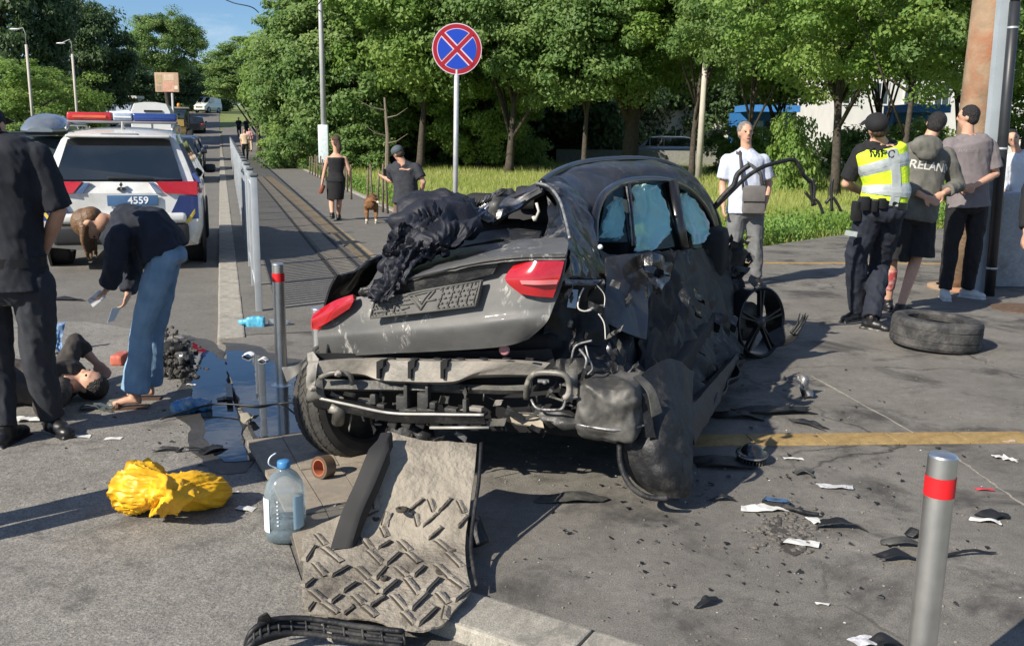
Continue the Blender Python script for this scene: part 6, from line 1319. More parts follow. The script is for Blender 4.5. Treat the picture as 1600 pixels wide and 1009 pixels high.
# rear crash beam with its slots
def bar(rows, name, m, nu=40, nv=8, th=.012, cr_=.003): return sheet(rows, name, m, wreck, nu, nv, th, crump=cr_, cs=6, vlin=True)
cb = bar([AR((480, 558, .06), (590, 558, .03), (700, 559, .03), (800, 561, .03), (860, 566, .04)), AR((481, 564, -.13), (590, 563, -.07), (700, 564, -.08), (800, 566, -.05), (852, 574, .0)),
     AR((484, 584, -.13), (560, 584, -.06), (600, 594, -.08), (700, 597, -.085), (745, 586, -.06), (838, 586, .0)), AR((486, 588, -.10), (565, 588, .02), (600, 598, .0), (700, 601, .0), (745, 590, .02), (835, 590, .05))], 'crash_beam', beam, 70, 16)
for u in (592, 641, 692):
    mb = MB(); mb.prism(AR((u-4, 565, -.10), (u+7, 563, -.10), (u+6, 574, -.10), (u+1, 577, -.10), (u+1, 592, -.10), (u-4, 591, -.10)), CF*.05); mb.build('slot', intr, cb)
for k in range(7):
    u = 612+k*36; mb = MB(); mb.box(A(u, 560, -.03), (.035, .02, .006), Matrix.Rotation(-R(19), 3, 'Z')); mb.build('clip', blkp, cb)
bar([AR((498, 592, -.12), (640, 596, -.01), (760, 602, -.0), (830, 600, .02)), AR((500, 607, -.14), (640, 609, -.03), (760, 609, -.02), (826, 610, .0))], 'lower_beam', beamd, 30, 6, .03)
sheet([AR((484, 606, -.08), (640, 612, .05), (860, 612, .1)), AR((492, 634, -.06), (640, 648, .1), (900, 650, .1)), AR((520, 642, .0), (680, 670, .12), (960, 680, .12))], 'dark_rear_wall', intr, wreck, 20, 12, .01, crump=.01)
sheet([AR((484, 552, -.08), (640, 552, .06), (860, 545, .1)), AR((484, 612, -.08), (640, 614, .1), (880, 614, .1))], 'rear_panel', intr, wreck, 20, 8, .01, crump=.01)
car_ = [(500, 622, -.14), (545, 632, -.12), (610, 645, -.08), (680, 647, -.09), (756, 648, -.07)]
q = spline(AR(*car_), 30); mb = MB(); mb.tube(q, .007, 6); mb.build('carrier_lip', mat('worn_edge', (.4, .39, .36), .4, .2, .2, 20), wreck, True)
sheet([[p+CF*.05+Vector((0, 0, .004)) for p in q], [p+Vector((0, 0, -.003)) for p in q], [p+Vector((0, 0, -.05))+CF*.02 for p in q]], 'bumper_carrier', blkp, wreck, 40, 8, .012, crump=.004)
for (u, v, w, h) in [(572, 627, .07, .035), (585, 622, .03, .05), (597, 633, .04, .02), (629, 628, .05, .07), (636, 618, .02, .11), (662, 625, .05, .08), (669, 618, .015, .10), (678, 632, .03, .03), (706, 640, .06, .025), (728, 632, .02, .06), (560, 634, .03, .03), (745, 638, .06, .02), (640, 640, .09, .02), (668, 640, .09, .02)]:
    mb = MB(); mb.box(A(u, v, -.03), (w, .04, h), Matrix.Rotation(-R(19), 3, 'Z'), .006); mb.build('mounting_bracket', random.choice([beamd, beam, beamd]), wreck, True, autos=30)
for k in range(7):
    u = 615+k*22; mb = MB(); mb.box(A(u, 659, -.03), (.045, .03, .05), Matrix.Rotation(-R(19), 3, 'Z') @ Matrix.Rotation(.35, 3, 'Y'), .006); mb.build('lattice_box', beamd if k % 2 else blkp, wreck, True, autos=30)
mb = MB(); mb.tube(AR((672, 668, -.05), (720, 668, -.06), (764, 668, -.04)), .007, 6); mb.build('carrier_lip', MC['worn_edge'], wreck, True)
# bent bracket at the right end of the beam
frame = mat('bracket_steel', (.13, .125, .11), .45, .2, .3, 12, dust=(.3, .28, .25), dscale=10, dlo=.5, dhi=.6)
mb = MB(); mb.tube(spline(AR((822, 622, -.02), (824, 600, -.05), (835, 584, -.07), (862, 582, -.08), (885, 588, -.08), (890, 612, -.07), (882, 622, -.07)), 24), .014, 7); mb.build('end_bracket', frame, wreck, True)
mb = MB(); mb.tube(spline(AR((830, 624, -.05), (840, 638, -.07), (870, 640, -.08), (880, 636, -.08), (886, 622, -.07), (903, 620, -.05)), 20), .006, 6); mb.build('bent_rod', rim_m, wreck, True)
sheet([AR((884, 578, -.03), (900, 562, .0)), AR((890, 600, -.04), (904, 595, .0)), AR((880, 624, -.06), (902, 622, -.02))], 'bracket_plate', frame, wreck, 8, 12, .01, crump=.01, cs=14)
mb = MB(); mb.box(A(849, 595, -.06), (.05, .03, .012), None, .004); mb.ell(A(851, 597, -.075), .01); mb.build('bolt', rim_m, wreck, True)
# left end: torn liner, brackets
sheet([AR((480, 552, -.1), (487, 548, -.1), (496, 560, -.12)), AR((478, 580, -.16), (484, 582, -.16), (494, 585, -.15)), AR((476, 606, -.17), (484, 612, -.17), (492, 600, -.16))], 'torn_liner', mat('dusty_felt', (.22, .21, .19), .9, 0, .2, 12), wreck, 14, 18, .006, crump=.02, cs=12)
sheet([AR((480, 560, -.02), (482, 568, -.02)), AR((462, 570, -.08), (468, 582, -.08)), AR((440, 574, -.12), (448, 597, -.12))], 'torn_liner', MC['dusty_felt'], wreck, 10, 16, .005, crump=.02, cs=10)
sheet([AR((478, 596, -.14), (490, 590, -.15), (503, 592, -.14)), AR((479, 625, -.15), (495, 620, -.16), (508, 618, -.14)), AR((480, 632, -.12), (500, 628, -.14), (520, 632, -.12))], 'side_bracket', beamd, wreck, 12, 12, .014, crump=.012, cs=12)
for p in [(491, 606), (530, 583)]:
    mb = MB(); mb.lathe([(.016, 0), (.016, .01), (.008, .012), (.008, .03), (.001, .032)], Matrix.Translation(A(p[0], p[1], -.17)) @ (-CF).to_track_quat('Z', 'Y').to_matrix().to_4x4(), 10); mb.build('bolt', beam, wreck, True)
mb = MB(); mb.tube(spline(AR((500, 590, -.16), (520, 582, -.16), (545, 585, -.14), (550, 600, -.12)), 14), .012, 7); mb.build('tow_bracket', frame, wreck, True)
mb = MB(); mb.tube(AR((516, 635, -.12), (530, 640, -.10), (528, 660, -.08)), [.03, .035, .03], 10); mb.build('exhaust_stub', frame, wreck, True)
mb = MB(); mb.ell(A(634, 672, .05), (.09, .09, .06)); mb.ell(A(660, 680, .05), (.06, .06, .05)); mb.tube(AR((612, 664, 0), (640, 690, .02), (690, 690, .05)), .02, 8); remesh(mb, 'axle_part', blkp, wreck, .01, 1, .006, 20)
for k in range(12):
    u = random.uniform(600, 745); v = random.uniform(664, 698); q = AR((u, v, .02), (u+random.uniform(-20, 20), v+random.uniform(4, 14), -.03)); sheet([[x+Vector((0, 0, .012)) for x in q], [x-Vector((.01, 0, .012)) for x in q]], 'torn_shard', random.choice([blkp, beamd, shiny]), wreck, 6, 3, .004, crump=.012, cs=20)
random.seed(31)
for k in range(46):                       # tangle of broken plastic, straps and wires under the tail
    u = random.uniform(500, 905); v = random.uniform(604, 672); a_ = -.02+random.uniform(0, .08)-(.1 if u < 560 else 0); L_ = random.uniform(10, 34); an = random.uniform(-.5, .6) if random.random() < .6 else random.uniform(1.1, 2)
    p = [(u+math.cos(an)*L_*(t_-.5), v+math.sin(an)*L_*(t_-.5), a_-random.uniform(0, .03)) for t_ in (0, .5, 1)]
    if random.random() < .35:
        mb = MB(); mb.tube(spline(AR(*p), 10), random.uniform(.003, .007), 5); mb.build('loose_wire', random.choice([blkp, beamd, rim_m]), wreck, True)
    else:
        q = AR(*p); w_ = random.uniform(.008, .02); sheet([[x+Vector((0, 0, w_)) for x in q], [x-Vector((.01, -.01, w_)) for x in q]], 'torn_shard', random.choice([blkp, blkp, beamd, frame]), wreck, 8, 3, .004, crump=.008, cs=16)
# rose-coloured plug and the left wheel
mb = MB(); mb.lathe([(.022, 0), (.026, .008), (.018, .014), (.006, .008)], Matrix.Translation(A(789, 546, .0)) @ (-CF).to_track_quat('Z', 'Y').to_matrix().to_4x4(), 14); mb.build('plug', mat('rose_rubber', (.35, .15, .17), .5), wreck, True)
def tread_tyre(parent, c, axis, r, w, m, rim=True, blocks=44, worn=False):
    axis = Vector(axis).normalized(); M = Matrix.Translation(Vector(c)) @ axis.to_track_quat('Z', 'Y').to_matrix().to_4x4(); t = MB()
    t.lathe([(r*.66, -w*.40), (r*.72, -w*.47), (r*.85, -w*.5), (r*.95, -w*.45), (r*.985, -w*.36), (r*.99, -w*.2), (r*.975, -w*.19), (r*.975, -w*.15), (r*.992, -w*.14), (r*.992, w*.14), (r*.975, w*.15), (r*.975, w*.19), (r*.99, w*.2), (r*.985, w*.36), (r*.95, w*.45), (r*.85, w*.5), (r*.72, w*.47), (r*.66, w*.40), (r*.68, w*.2), (r*.93, w*.15), (r*.93, -w*.15), (r*.68, -w*.2), (r*.66, -w*.4)], M, 64, False)
    o = t.build('tyre', m, parent, True, autos=25)
    b = MB()
    if not worn:
        for k in range(blocks):
            for (h0, h1, sk) in [(-.45, -.21, .5), (-.13, .0, -.6), (.0, .13, .6), (.21, .45, -.5)]:
                a0 = 2*math.pi*k/blocks; da = 2*math.pi/blocks*.68
                vs = []
                for rr_ in (r*.975, r*1.003):
                    for (h, s_) in ((h0, 0), (h1, sk)):
                        for d_ in (0, da):
                            a = a0+s_*2*math.pi/blocks+d_; r2 = rr_*(1 if abs(h) < .4 else .962); vs.append(M @ Vector((math.cos(a)*r2, math.sin(a)*r2, h*w)))
                b.add(vs, [(4, 5, 7, 6), (0, 1, 5, 4), (2, 6, 7, 3), (0, 4, 6, 2), (1, 3, 7, 5)])
        tb = b.build('tread_block', m, o); tag(tb, kind='stuff')
    return o
rubd = mat('dusty_rubber', (.028, .027, .026), .9, 0, .3, 10, dust=(.065, .06, .052), dscale=4, dlo=.4, dhi=.7)
cW = P(556, 744, ROADZ); cW = Vector((cW.x-.03, 4.66, ROADZ+.325))
tread_tyre(wreck, cW+Vector((-.02, 0, 0)), Matrix.Rotation(R(-22), 3, 'Z') @ (CRT+Vector((0, 0, .14))), .325, .225, rubd)
h_ = MB(); ax = (Matrix.Rotation(R(-22), 3, 'Z') @ CRT).normalized(); h_.lathe([(.001, -.02), (.22, -.02), (.235, .08), (.235, -.08), (.001, -.06)], Matrix.Translation(cW) @ ax.to_track_quat('Z', 'Y').to_matrix().to_4x4(), 24); h_.build('rim', beamd, wreck, True)
# front end: bent wheel, crumpled engine bay, poking rails
cwl = A(1182, 503, 3.3); axf = Vector((.60, -.80, .10)).normalized(); FM = Matrix.Translation(cwl) @ axf.to_track_quat('Z', 'Y').to_matrix().to_4x4()
mb = MB(); mb.lathe([(.258, -.10), (.262, .0), (.268, .055), (.258, .06), (.246, .045), (.24, -.1)], FM, 48, False); fr = mb.build('front_rim', mat('black_alloy', (.03, .031, .033), .3, .5, .2, 20), wreck, True, autos=30)
for k in range(5):
    a = 2*math.pi*k/5+.25
    for da in (-.09, .09):
        mb = MB(); d0 = lambda r_, s_, h: FM @ Vector((math.cos(a+s_)*r_, math.sin(a+s_)*r_, h)); mb.loft([[d0(.03, da*2-.2, .045), d0(.03, da*2+.2, .045), d0(.03, da*2+.2, .01), d0(.03, da*2-.2, .01)], [d0(.24, da-.035, .05), d0(.24, da+.035, .05), d0(.24, da+.035, .02), d0(.24, da-.035, .02)]]); mb.build('spoke', MC['black_alloy'], fr)
mb = MB(); mb.lathe([(.05, -.08), (.05, .04), (.03, .055), (.001, .055)], FM, 20); mb.build('hub', MC['black_alloy'], fr, True)
mb = MB(); mb.lathe([(.001, -.1), (.15, -.1), (.15, -.07), (.05, -.06), (.001, -.06)], FM, 28); mb.build('brake_disc', beamd, fr, True)
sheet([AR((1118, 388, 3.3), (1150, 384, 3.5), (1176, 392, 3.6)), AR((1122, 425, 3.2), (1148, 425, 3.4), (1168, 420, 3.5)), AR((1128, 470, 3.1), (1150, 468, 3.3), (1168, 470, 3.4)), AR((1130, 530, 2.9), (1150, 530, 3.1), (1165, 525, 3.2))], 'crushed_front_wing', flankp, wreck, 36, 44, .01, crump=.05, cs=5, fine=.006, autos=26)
for k in range(16):
    u = random.uniform(1122, 1178); v = random.uniform(376, 440); q = AR((u, v, 3.4), (u+random.uniform(-18, 18), v+random.uniform(-14, 8), 3.3), (u+random.uniform(-20, 20), v+random.uniform(-14, 14), 3.3)); sheet([[x+Vector((0, 0, .02)) for x in q], [x-Vector((.02, 0, .02)) for x in q]], 'torn_shard', random.choice([blkp, blkp, beamd, scr]), wreck, 7, 3, .006, crump=.03, cs=12)
mb = MB(); mb.box(C3(-.85, 3.45, .55), (1.3, .5, .5), Matrix.Rotation(-R(19), 3, 'Z'), .05); remesh(mb, 'engine_bay', blkp, wreck, .03, 1, .05, 5)
mb = MB(); mb.tube(spline(AR((1112, 330, 3.3), (1130, 306, 3.3), (1146, 290, 3.3), (1153, 272, 3.3), (1171, 258, 3.3)), 20), .020, 8); mb.build('bent_rail', blkp, wreck, True)
mb = MB(); mb.tube(spline(AR((1116, 326, 3.35), (1140, 302, 3.4), (1165, 278, 3.5), (1190, 262, 3.6), (1215, 254, 3.7), (1240, 250, 3.8), (1250, 262, 3.85), (1256, 274, 3.9), (1266, 284, 3.95)), 34), .016, 8); mb.build('bent_rail', blkp, wreck, True)
sheet([AR((1200, 520, 3.25), (1216, 512, 3.3), (1232, 505, 3.3)), AR((1206, 534, 3.2), (1228, 528, 3.25), (1243, 508, 3.3)), AR((1214, 541, 3.15), (1240, 530, 3.2), (1258, 492, 3.3))], 'arch_strip', blkp, wreck, 16, 10, .006, crump=.01)
for (du, dv) in [(0, 0), (5, 2), (9, 0), (13, 3)]:
    mb = MB(); mb.tube(AR((1236+du*.6, 520+dv, 3.22), (1246+du*.6, 506+dv, 3.28), (1250+du, 489+dv, 3.3)), [.012, .009, .003], 6); mb.build('torn_shard', blkp, wreck, True)
# crumpled bright sheets behind the jacket
sheet([AR((742, 330, .9), (758, 305, .95), (790, 294, 1.05)), AR((748, 340, .85), (772, 320, .9), (800, 304, 1.0)), AR((762, 346, .85), (790, 336, .9), (836, 300, 1.0))], 'crumpled_roof_sheet', shiny, wreck, 26, 22, .008, crump=.03, cs=9, autos=20)
sheet([AR((762, 330, .8), (776, 298, .85), (800, 294, .9)), AR((774, 338, .8), (786, 312, .85), (806, 300, .9))], 'crumpled_roof_sheet', roofp, wreck, 16, 12, .008, crump=.02, cs=9)
for k in range(9):
    q = AR((742+k*4, 326-k*2, .85), (744+k*6, 312-k*2, .85)); mb = MB(); mb.tube(q, [.008, .003], 5); mb.build('torn_shard', blkp, wreck, True)
# --- torn underbody liner lying from the car to the ground
matm = mat('muddy_felt_liner', (.10, .088, .072), .92, 0, .3, 7, dust=(.27, .24, .195), dscale=3.4, dlo=.32, dhi=.60, bump=.5, bscale=60)
LI = [[(606, 674, .40), (655, 684, .38), (700, 690, .37), (750, 692, .36)], [(590, 705, .34), (645, 712, .33), (698, 716, .32), (748, 720, .31)], [(574, 740, .26), (632, 748, .26), (690, 752, .25), (745, 752, .25)],
      [(552, 790, .16), (610, 796, .16), (675, 800, .16), (738, 806, .16)], [(478, 828, .06), (570, 838, .08), (655, 845, .08), (734, 850, .09)], [(474, 882, .04), (565, 888, .05), (650, 892, .05), (738, 898, .06)],
      [(472, 930, .03), (555, 940, .035), (650, 945, .04), (742, 925, .05)], [(480, 962, .015), (560, 968, .02), (640, 985, .03), (694, 974, .04)]]
LG = patch([[P(*q) for q in r_] for r_ in LI], 60, 70)
liner = empty('underbody_liner', (LG[50][30].x, LG[50][30].y, 0), 'muddy torn underbody liner with raised diamond ribs lying from the car tail to the ground', 'car liner')
def lz(p): return .012*noise.noise(p*5)+.018*noise.noise(p*2.2+Vector((4, 4, 4)))+.006*noise.noise(p*14)
sheet([[p+Vector((0, 0, lz(p))) for p in r_[::4]] for r_ in LG[::4]], 'liner_sheet', matm, liner, 100, 110, .008, crump=.006, cs=5, fine=.005)
def LQ(s, t): i = min(59, max(0, int(round(s*59)))); j = min(69, max(0, int(round(t*69)))); p = LG[j][i]; return p+Vector((0, 0, lz(p)))
def LQf(s, t):
    x = s*59; y = t*69; i = min(58, int(x)); j = min(68, int(y)); a = LG[j][i].lerp(LG[j][i+1], x-i); b = LG[j+1][i].lerp(LG[j+1][i+1], x-i); p = a.lerp(b, y-j); return p+Vector((0, 0, lz(p)))
slotm = mat('slot_shadow_brown', (.05, .042, .034), .95, 0, .3, 20)  # dark tone paints the shade inside the liner slots; grommets share it
for gi in range(9):
    for gj in range(9):
        s = .06+gi*.115+(gj % 2)*.05; t = .40+gj*.066
        if s > .93 or t > .96 or random.random() < .2: continue
        dr = 1 if (gi+gj) % 2 == 0 else -1; ds, dt = .04*random.uniform(.7, 1.1), -.024*dr*random.uniform(1, 1.5)
        e0 = LQf(min(.985, max(.015, s-ds)), min(.985, t-dt)); e1 = LQf(min(.985, max(.015, s+ds)), min(.985, t+dt)); L_ = (e1-e0).length
        if L_ < .03: continue
        X = (e1-e0).normalized(); Zn = Vector((0, -.25, 1)).normalized(); Yv = Zn.cross(X).normalized(); Zn = X.cross(Yv); Mr = Matrix((X, Yv, Zn)).transposed(); c_ = e0.lerp(e1, .5)+Zn*.006
        mb = MB(); pr_ = lambda x, h: [c_+X*x+Yv*-.004+Zn*-.004, c_+X*x+Yv*.001+Zn*h, c_+X*x+Yv*.008+Zn*h*.8, c_+X*x+Yv*.022+Zn*-.004]
        mb.loft([pr_(-L_/2, -.003), pr_(-L_*.38, .006), pr_(L_*.38, .006), pr_(L_/2, -.003)]); mb.build('rib', matm, liner)
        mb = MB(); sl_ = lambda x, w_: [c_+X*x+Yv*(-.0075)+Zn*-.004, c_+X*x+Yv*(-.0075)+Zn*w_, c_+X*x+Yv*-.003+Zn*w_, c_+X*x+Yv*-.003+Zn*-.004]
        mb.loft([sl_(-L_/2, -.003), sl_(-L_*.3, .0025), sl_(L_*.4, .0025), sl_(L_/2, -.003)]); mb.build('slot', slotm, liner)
q = spline([P(604, 676, .42), P(590, 706, .37), P(572, 750, .28), P(552, 795, .19), P(540, 830, .12), P(532, 858, .06)], 20)
wv = [Vector((.040, 0, .0))*(1.0 if i > 2 else .6) for i in range(20)]
sheet([[p-w for p, w in zip(q, wv)], [p+Vector((0, 0, .004)) for p in q], [p+w for p, w in zip(q, wv)], [p+w*1.1-Vector((0, 0, .06)) for p, w in zip(q, wv)]], 'liner_rim', mat('rim_plastic', (.010, .010, .011), .7, 0, .3), liner, 24, 10, .01, crump=.004)
q = spline([P(752, 692, .36), P(748, 752, .25), P(740, 806, .16), P(736, 860, .08), P(745, 915, .05)], 16); mb = MB(); mb.tube(q, .008, 6); mb.build('liner_edge', blkp, liner, True)
for (u, v, z, r_) in [(628, 798, .17, .022), (588, 812, .12, .014), (705, 862, .07, .02), (690, 895, .06, .02), (600, 905, .05, .013)]:
    mb = MB(); c = P(u, v, z); mb.lathe([(r_, 0), (r_*1.2, .01), (r_*.6, .014), (r_*.4, .002)], Matrix.Translation(c), 12, False); mb.build('grommet', slotm, liner, True)
# --- jacket draped over the boot
jm = mat('navy_black_nylon', (.010, .0115, .019), .62, 0, .2, 12, bump=.25, bscale=40, spec=.4)
jk = empty('jacket', A(690, 360, .3), 'dark navy jacket thrown over the left half of the boot', 'jacket')
def lump(pts, rs): 
    m_ = MB(); q = spline(pts, 10); r2 = [rs[min(len(rs)-1, int(i/9*(len(rs)-1)+.5))] for i in range(10)]; m_.tube(q, r2, 12)
    for p, r_ in zip(q, r2): m_.ell(p, r_*.98, nu=10, nv=8)
    return m_
mb = MB()
for pts, rs in [([(640, 330, .55), (680, 325, .6), (720, 335, .6)], [.07, .10, .08]), ([(625, 350, .4), (670, 345, .45), (730, 352, .5)], [.06, .10, .07]), ([(620, 375, .25), (665, 372, .3), (705, 372, .4)], [.05, .09, .06]),
                ([(615, 400, .15), (640, 395, .15), (680, 388, .25)], [.05, .065, .04]), ([(700, 318, .8), (720, 318, .8), (735, 335, .7)], [.04, .05, .04]), ([(600, 415, .05), (625, 405, .1), (650, 398, .15)], [.035, .05, .04]),
                ([(690, 330, .6), (660, 312, .7), (640, 320, .6)], [.05, .05, .04]), ([(680, 355, .3), (690, 385, .25), (697, 397, .2)], [.03, .025, .018])]:
    mb2 = lump(AR(*pts), rs); mb.add(mb2.v, mb2.f)
jb = remesh(mb, 'jacket_body', jm, jk, .010, 10, .010, 4.2, 3, crease=-.02, cf=4.5)
sheet([AR((622, 350, .62), (646, 318, .72), (690, 306, .80), (738, 316, .85)), AR((616, 362, .28), (652, 332, .36), (700, 322, .42), (750, 332, .5)), AR((610, 382, .10), (652, 360, .15), (702, 352, .2), (746, 356, .3)), AR((600, 402, .0), (644, 386, .03), (688, 386, .08), (712, 388, .15))], 'back_panel', jm, jk, 80, 60, .008, folds=(.040, 5, 3.2, .5), seed=3, autos=80)
sheet([AR((612, 395, .02), (630, 392, .0), (655, 392, .05), (690, 392, .1)), AR((600, 415, -.03), (622, 418, -.05), (640, 415, -.04), (662, 405, .0)), AR((590, 438, -.08), (610, 442, -.10), (628, 436, -.09), (640, 420, -.08)), AR((578, 455, -.10), (596, 462, -.12), (612, 455, -.11), (622, 446, -.1)), AR((580, 470, -.11), (590, 475, -.12), (596, 470, -.12), (602, 462, -.12))], 'sleeve', jm, jk, 50, 60, .008, folds=(.030, 4, 3, -.6), seed=5, autos=80)
sheet([AR((622, 352, .1), (660, 350, .18), (690, 345, .25)), AR((620, 378, .04), (650, 372, .08), (696, 372, .15)), AR((604, 402, .0), (640, 396, .02), (700, 392, .1))], 'front_flap', jm, jk, 50, 40, .008, folds=(.034, 4, 2.5, .8), seed=8, autos=80)
sheet([AR((668, 352, .12), (690, 340, .2)), AR((684, 375, .1), (704, 370, .15)), AR((692, 400, .08), (698, 396, .1))], 'strap', jm, jk, 8, 20, .008, crump=.01)
# ================================================================== STREET THINGS
steel = mat('brushed_steel', (.72, .72, .70), .38, 1, .12, 12); redt = mat('red_band', (.62, .01, .015), .5, 0, .05)
def bollard(x, y, h, label, lean=(0, 0), z0=0, rd=.038):
    t = empty('bollard', (x, y, z0), label, 'bollard', 'steel bollards with a red band'); M = Matrix.Translation((x, y, z0)) @ Matrix.Rotation(lean[0], 4, 'X') @ Matrix.Rotation(lean[1], 4, 'Y')
    mb = MB(); mb.lathe([(rd, 0), (rd, h-.006), (rd-.004, h-.001), (rd*.6, h+.004), (.001, h+.006)], M, 40); mb.build('post', steel, t, True, autos=25)
    mb = MB(); mb.lathe([(rd+.0015, h-.115), (rd+.0015, h-.06)], M, 40, False); mb.build('red_band', redt, t, True)
    mb = MB(); mb.lathe([(rd+.03, 0), (rd+.03, .006), (rd, .008)], M, 30, False); mb.build('base_ring', steel, t, True)
b1 = P(1474, 709, .80); bollard(b1.x, b1.y, .80, 'steel bollard with a red band, large and close at the lower right')
b2 = P(441, 602); bollard(b2.x, b2.y, .80, 'steel bollard with a red band standing in the puddle')
b3 = P(497, 481, .66); bollard(b3.x, b3.y, .66, 'steel bollard mostly hidden behind the left tail lamp of the wreck')
# railings
galv = mat('galvanised', (.42, .45, .47), .5, .4, .12, 6)
F0 = P(405, 486); F1 = P(361, 246); fd = (F1-F0); fd.z = 0; fl = min(fd.length, 58); fd.normalize(); fn = Vector((fd.y, -fd.x, 0))
fence = empty('railing', (F0.x, F0.y, 0), 'long grey metal railing between the road and the walkway', 'railing', None); fa = math.atan2(fd.y, fd.x)
FM_ = Matrix.Rotation(fa, 3, 'Z')
bm_ = MB(); bm_.box((0, 0, 0), (.045, .022, 1.02)); bme = bpy.data.meshes.new('bar'); bme.from_pydata(bm_.v, [], bm_.f); bme.materials.append(galv)
INV = (Matrix.Translation(fence.location) @ Matrix.Rotation(0, 4, 'Z')).inverted()
nb = 0; far = MB(); s = .16
while s < fl:
    p = F0+fd*s+Vector((0, 0, .64+gh(F0.y+fd.y*s)))
    if nb < 290:
        o = bpy.data.objects.new('bar', bme); COL.objects.link(o); o.parent = fence; o.location = INV @ p; o.rotation_euler = (0, 0, fa)
    else: far.box(p, (.045, .022, 1.02), FM_)
    s += .125; nb += 1
tag(far.build('far_bar', galv, fence), kind='stuff')
npst = int(fl/1.5)
for i in range(npst+1):
    p = F0+fd*i*1.5; g0 = gh(p.y); mb = MB(); mb.box(p+Vector((0, 0, .61+g0)), (.06, .06, 1.22), FM_, .006); po = mb.build('post', galv, fence, True, autos=30)
    mb = MB(); mb.box(p+Vector((0, 0, 1.235+g0)), (.075, .075, .03), FM_, .012); mb.build('post_cap', mat('dark_cap', (.10, .11, .11), .6), po, True)
for z in (.16, 1.12):
    mb = MB(); mb.tube([F0+fd*k*fl/20+Vector((0, 0, z+gh(F0.y+fd.y*k*fl/20))) for k in range(21)], .02, 6); mb.build('rail', galv, fence, True)
# no stopping sign
c = D(714, 77, 13.0); sg = empty('road_sign', (c.x, c.y, 0), 'round blue no stopping sign with a red cross on a grey post', 'road sign')
cm = (CO-c); cm.z = 0; cm.normalize(); rt_ = Vector((-cm.y, cm.x, 0)); SM = frameM(c, rt_, (0, 0, 1)); SR = .335
mb = MB(); b0 = D(706, 302, 13.0); mb.tube([Vector((c.x-.03, c.y+.03, 0)), Vector((c.x, c.y+.03, c.z+.2))], .035, 12); mb.build('post', mat('sign_post_grey', (.45, .46, .47), .5, .3), sg, True)
def disc(r0, r1, z, m, name, seg=64, a0=0, a1=2*math.pi):
    mb = MB(); mb.lathe([(max(r0, .0005), z), (r1, z), (r1, z-.004), (max(r0, .0005), z-.004)], SM, seg, False); return mb.build(name, m, sg, False)
mr = mat('sign_red', (.33, .008, .02), .4, 0, .04); mbu = mat('sign_blue', (.01, .05, .42), .4, 0, .04); mw = mat('sign_white', (.62, .5, .6), .4, 0, .04)
disc(0, SR, 0, mw, 'sign_plate'); disc(0, SR*.965, .002, mr, 'red_ring'); disc(0, SR*.80, .004, mw, 'white_line'); 
def poly2(pts, z, m, name):
    mb = MB(); mb.prism([SM @ Vector((x, y, z)) for x, y in pts], (SM.to_3x3() @ Vector((0, 0, -.003)))); return mb.build(name, m, sg)
for k in range(4):
    a = R(90*k); ip = .095*SR*1.9; pts = [(ip*math.cos(a), ip*math.sin(a))]
    for j in range(13):
        th = a-R(35.5)+R(71)*j/12; pts.append((SR*.775*math.cos(th), SR*.775*math.sin(th)))
    poly2(pts, .010, mbu, 'blue_field')
for sgn in (1, -1):
    for k, (w, z, m_) in enumerate([(SR*.075, .0075, mr)]):
        pts = []; ca, sa_ = math.cos(R(45)), math.sin(R(45))*sgn
        for (x, y) in [(-SR*.86, -w), (SR*.86, -w), (SR*.86, w), (-SR*.86, w)]: pts.append((x*ca-y*sa_, x*sa_+y*ca))
        poly2(pts, z+.0005*sgn, m_, 'red_bar')
mb = MB(); mb.box(c+Vector((0, .025, 0))-cm*.0, (.3, .02, .04), None); mb.build('bracket', MC['sign_post_grey'], sg)
# rusty pole with the steel beside it
rust = mat('rusted_steel', (.30, .21, .135), .85, 0, .3, 4, dust=(.30, .12, .06), dscale=.9, dlo=.5, dhi=.62, bump=.3, bscale=30)
pb = D(1528, 180, 10.3); t = empty('rusty_pole', (pb.x, pb.y, 0), 'thick rust brown pole rising behind the man in the grey t-shirt', 'pole'); ptp = D(1536, 0, 10.3)
mb = MB(); mb.lathe([(.215, 0), (.21, 3), (.21, 9)], Matrix.Translation((pb.x, pb.y, 0)) @ Matrix.Rotation(0.012, 4, 'Y'), 36); mb.build('shaft', rust, t, True)
mb = MB(); mb.lathe([(.33, 0), (.33, .03), (.24, .04)], Matrix.Translation((pb.x, pb.y, 0)), 30, False); mb.build('base_flange', rust, t, True)
a0, a1 = D(1570, 0, 9.95), D(1547, 250, 9.95); t = empty('steel_duct', (a1.x, a1.y, 0), 'pale grey square duct running up beside the rusty pole', 'duct')
xb = lambda z: a1.x+(a0.x-a1.x)*(z-a1.z)/(a0.z-a1.z)
mb = MB(); mb.loft([[Vector((xb(z)+dx_, 9.95+dy_, z)) for dx_, dy_ in [(-.06, -.05), (.06, -.05), (.06, .05), (-.06, .05)]] for z in (0, 2, 4, 6, 8)]); mb.build('duct_shaft', mat('pale_galvanised', (.38, .43, .47), .5, .2, .1, 4), t)
a0, a1 = D(1584, 0, 9.85), D(1562, 250, 9.85); t = empty('cable_pipe', (a1.x, a1.y, 0), 'black cable pipe strapped beside the pale square duct', 'pipe'); xb2 = lambda z: a1.x+(a0.x-a1.x)*(z-a1.z)/(a0.z-a1.z)
mb = MB(); mb.tube([Vector((xb2(z), 9.82, z)) for z in (0, 2, 3)], .052, 14); mb.tube([Vector((xb2(z), 9.82, z)) for z in (3, 5, 8)], .047, 14); mb.build('pipe_shaft', mat('black_pipe', (.02, .022, .026), .45, 0, .2), t, True)
for z in (.3, 1.55, 2.75): mb = MB(); mb.lathe([(.057, -.01), (.057, .01)], Matrix.Translation((xb2(z), 9.82, z)), 16, False); mb.build('strap', galv, t, True)
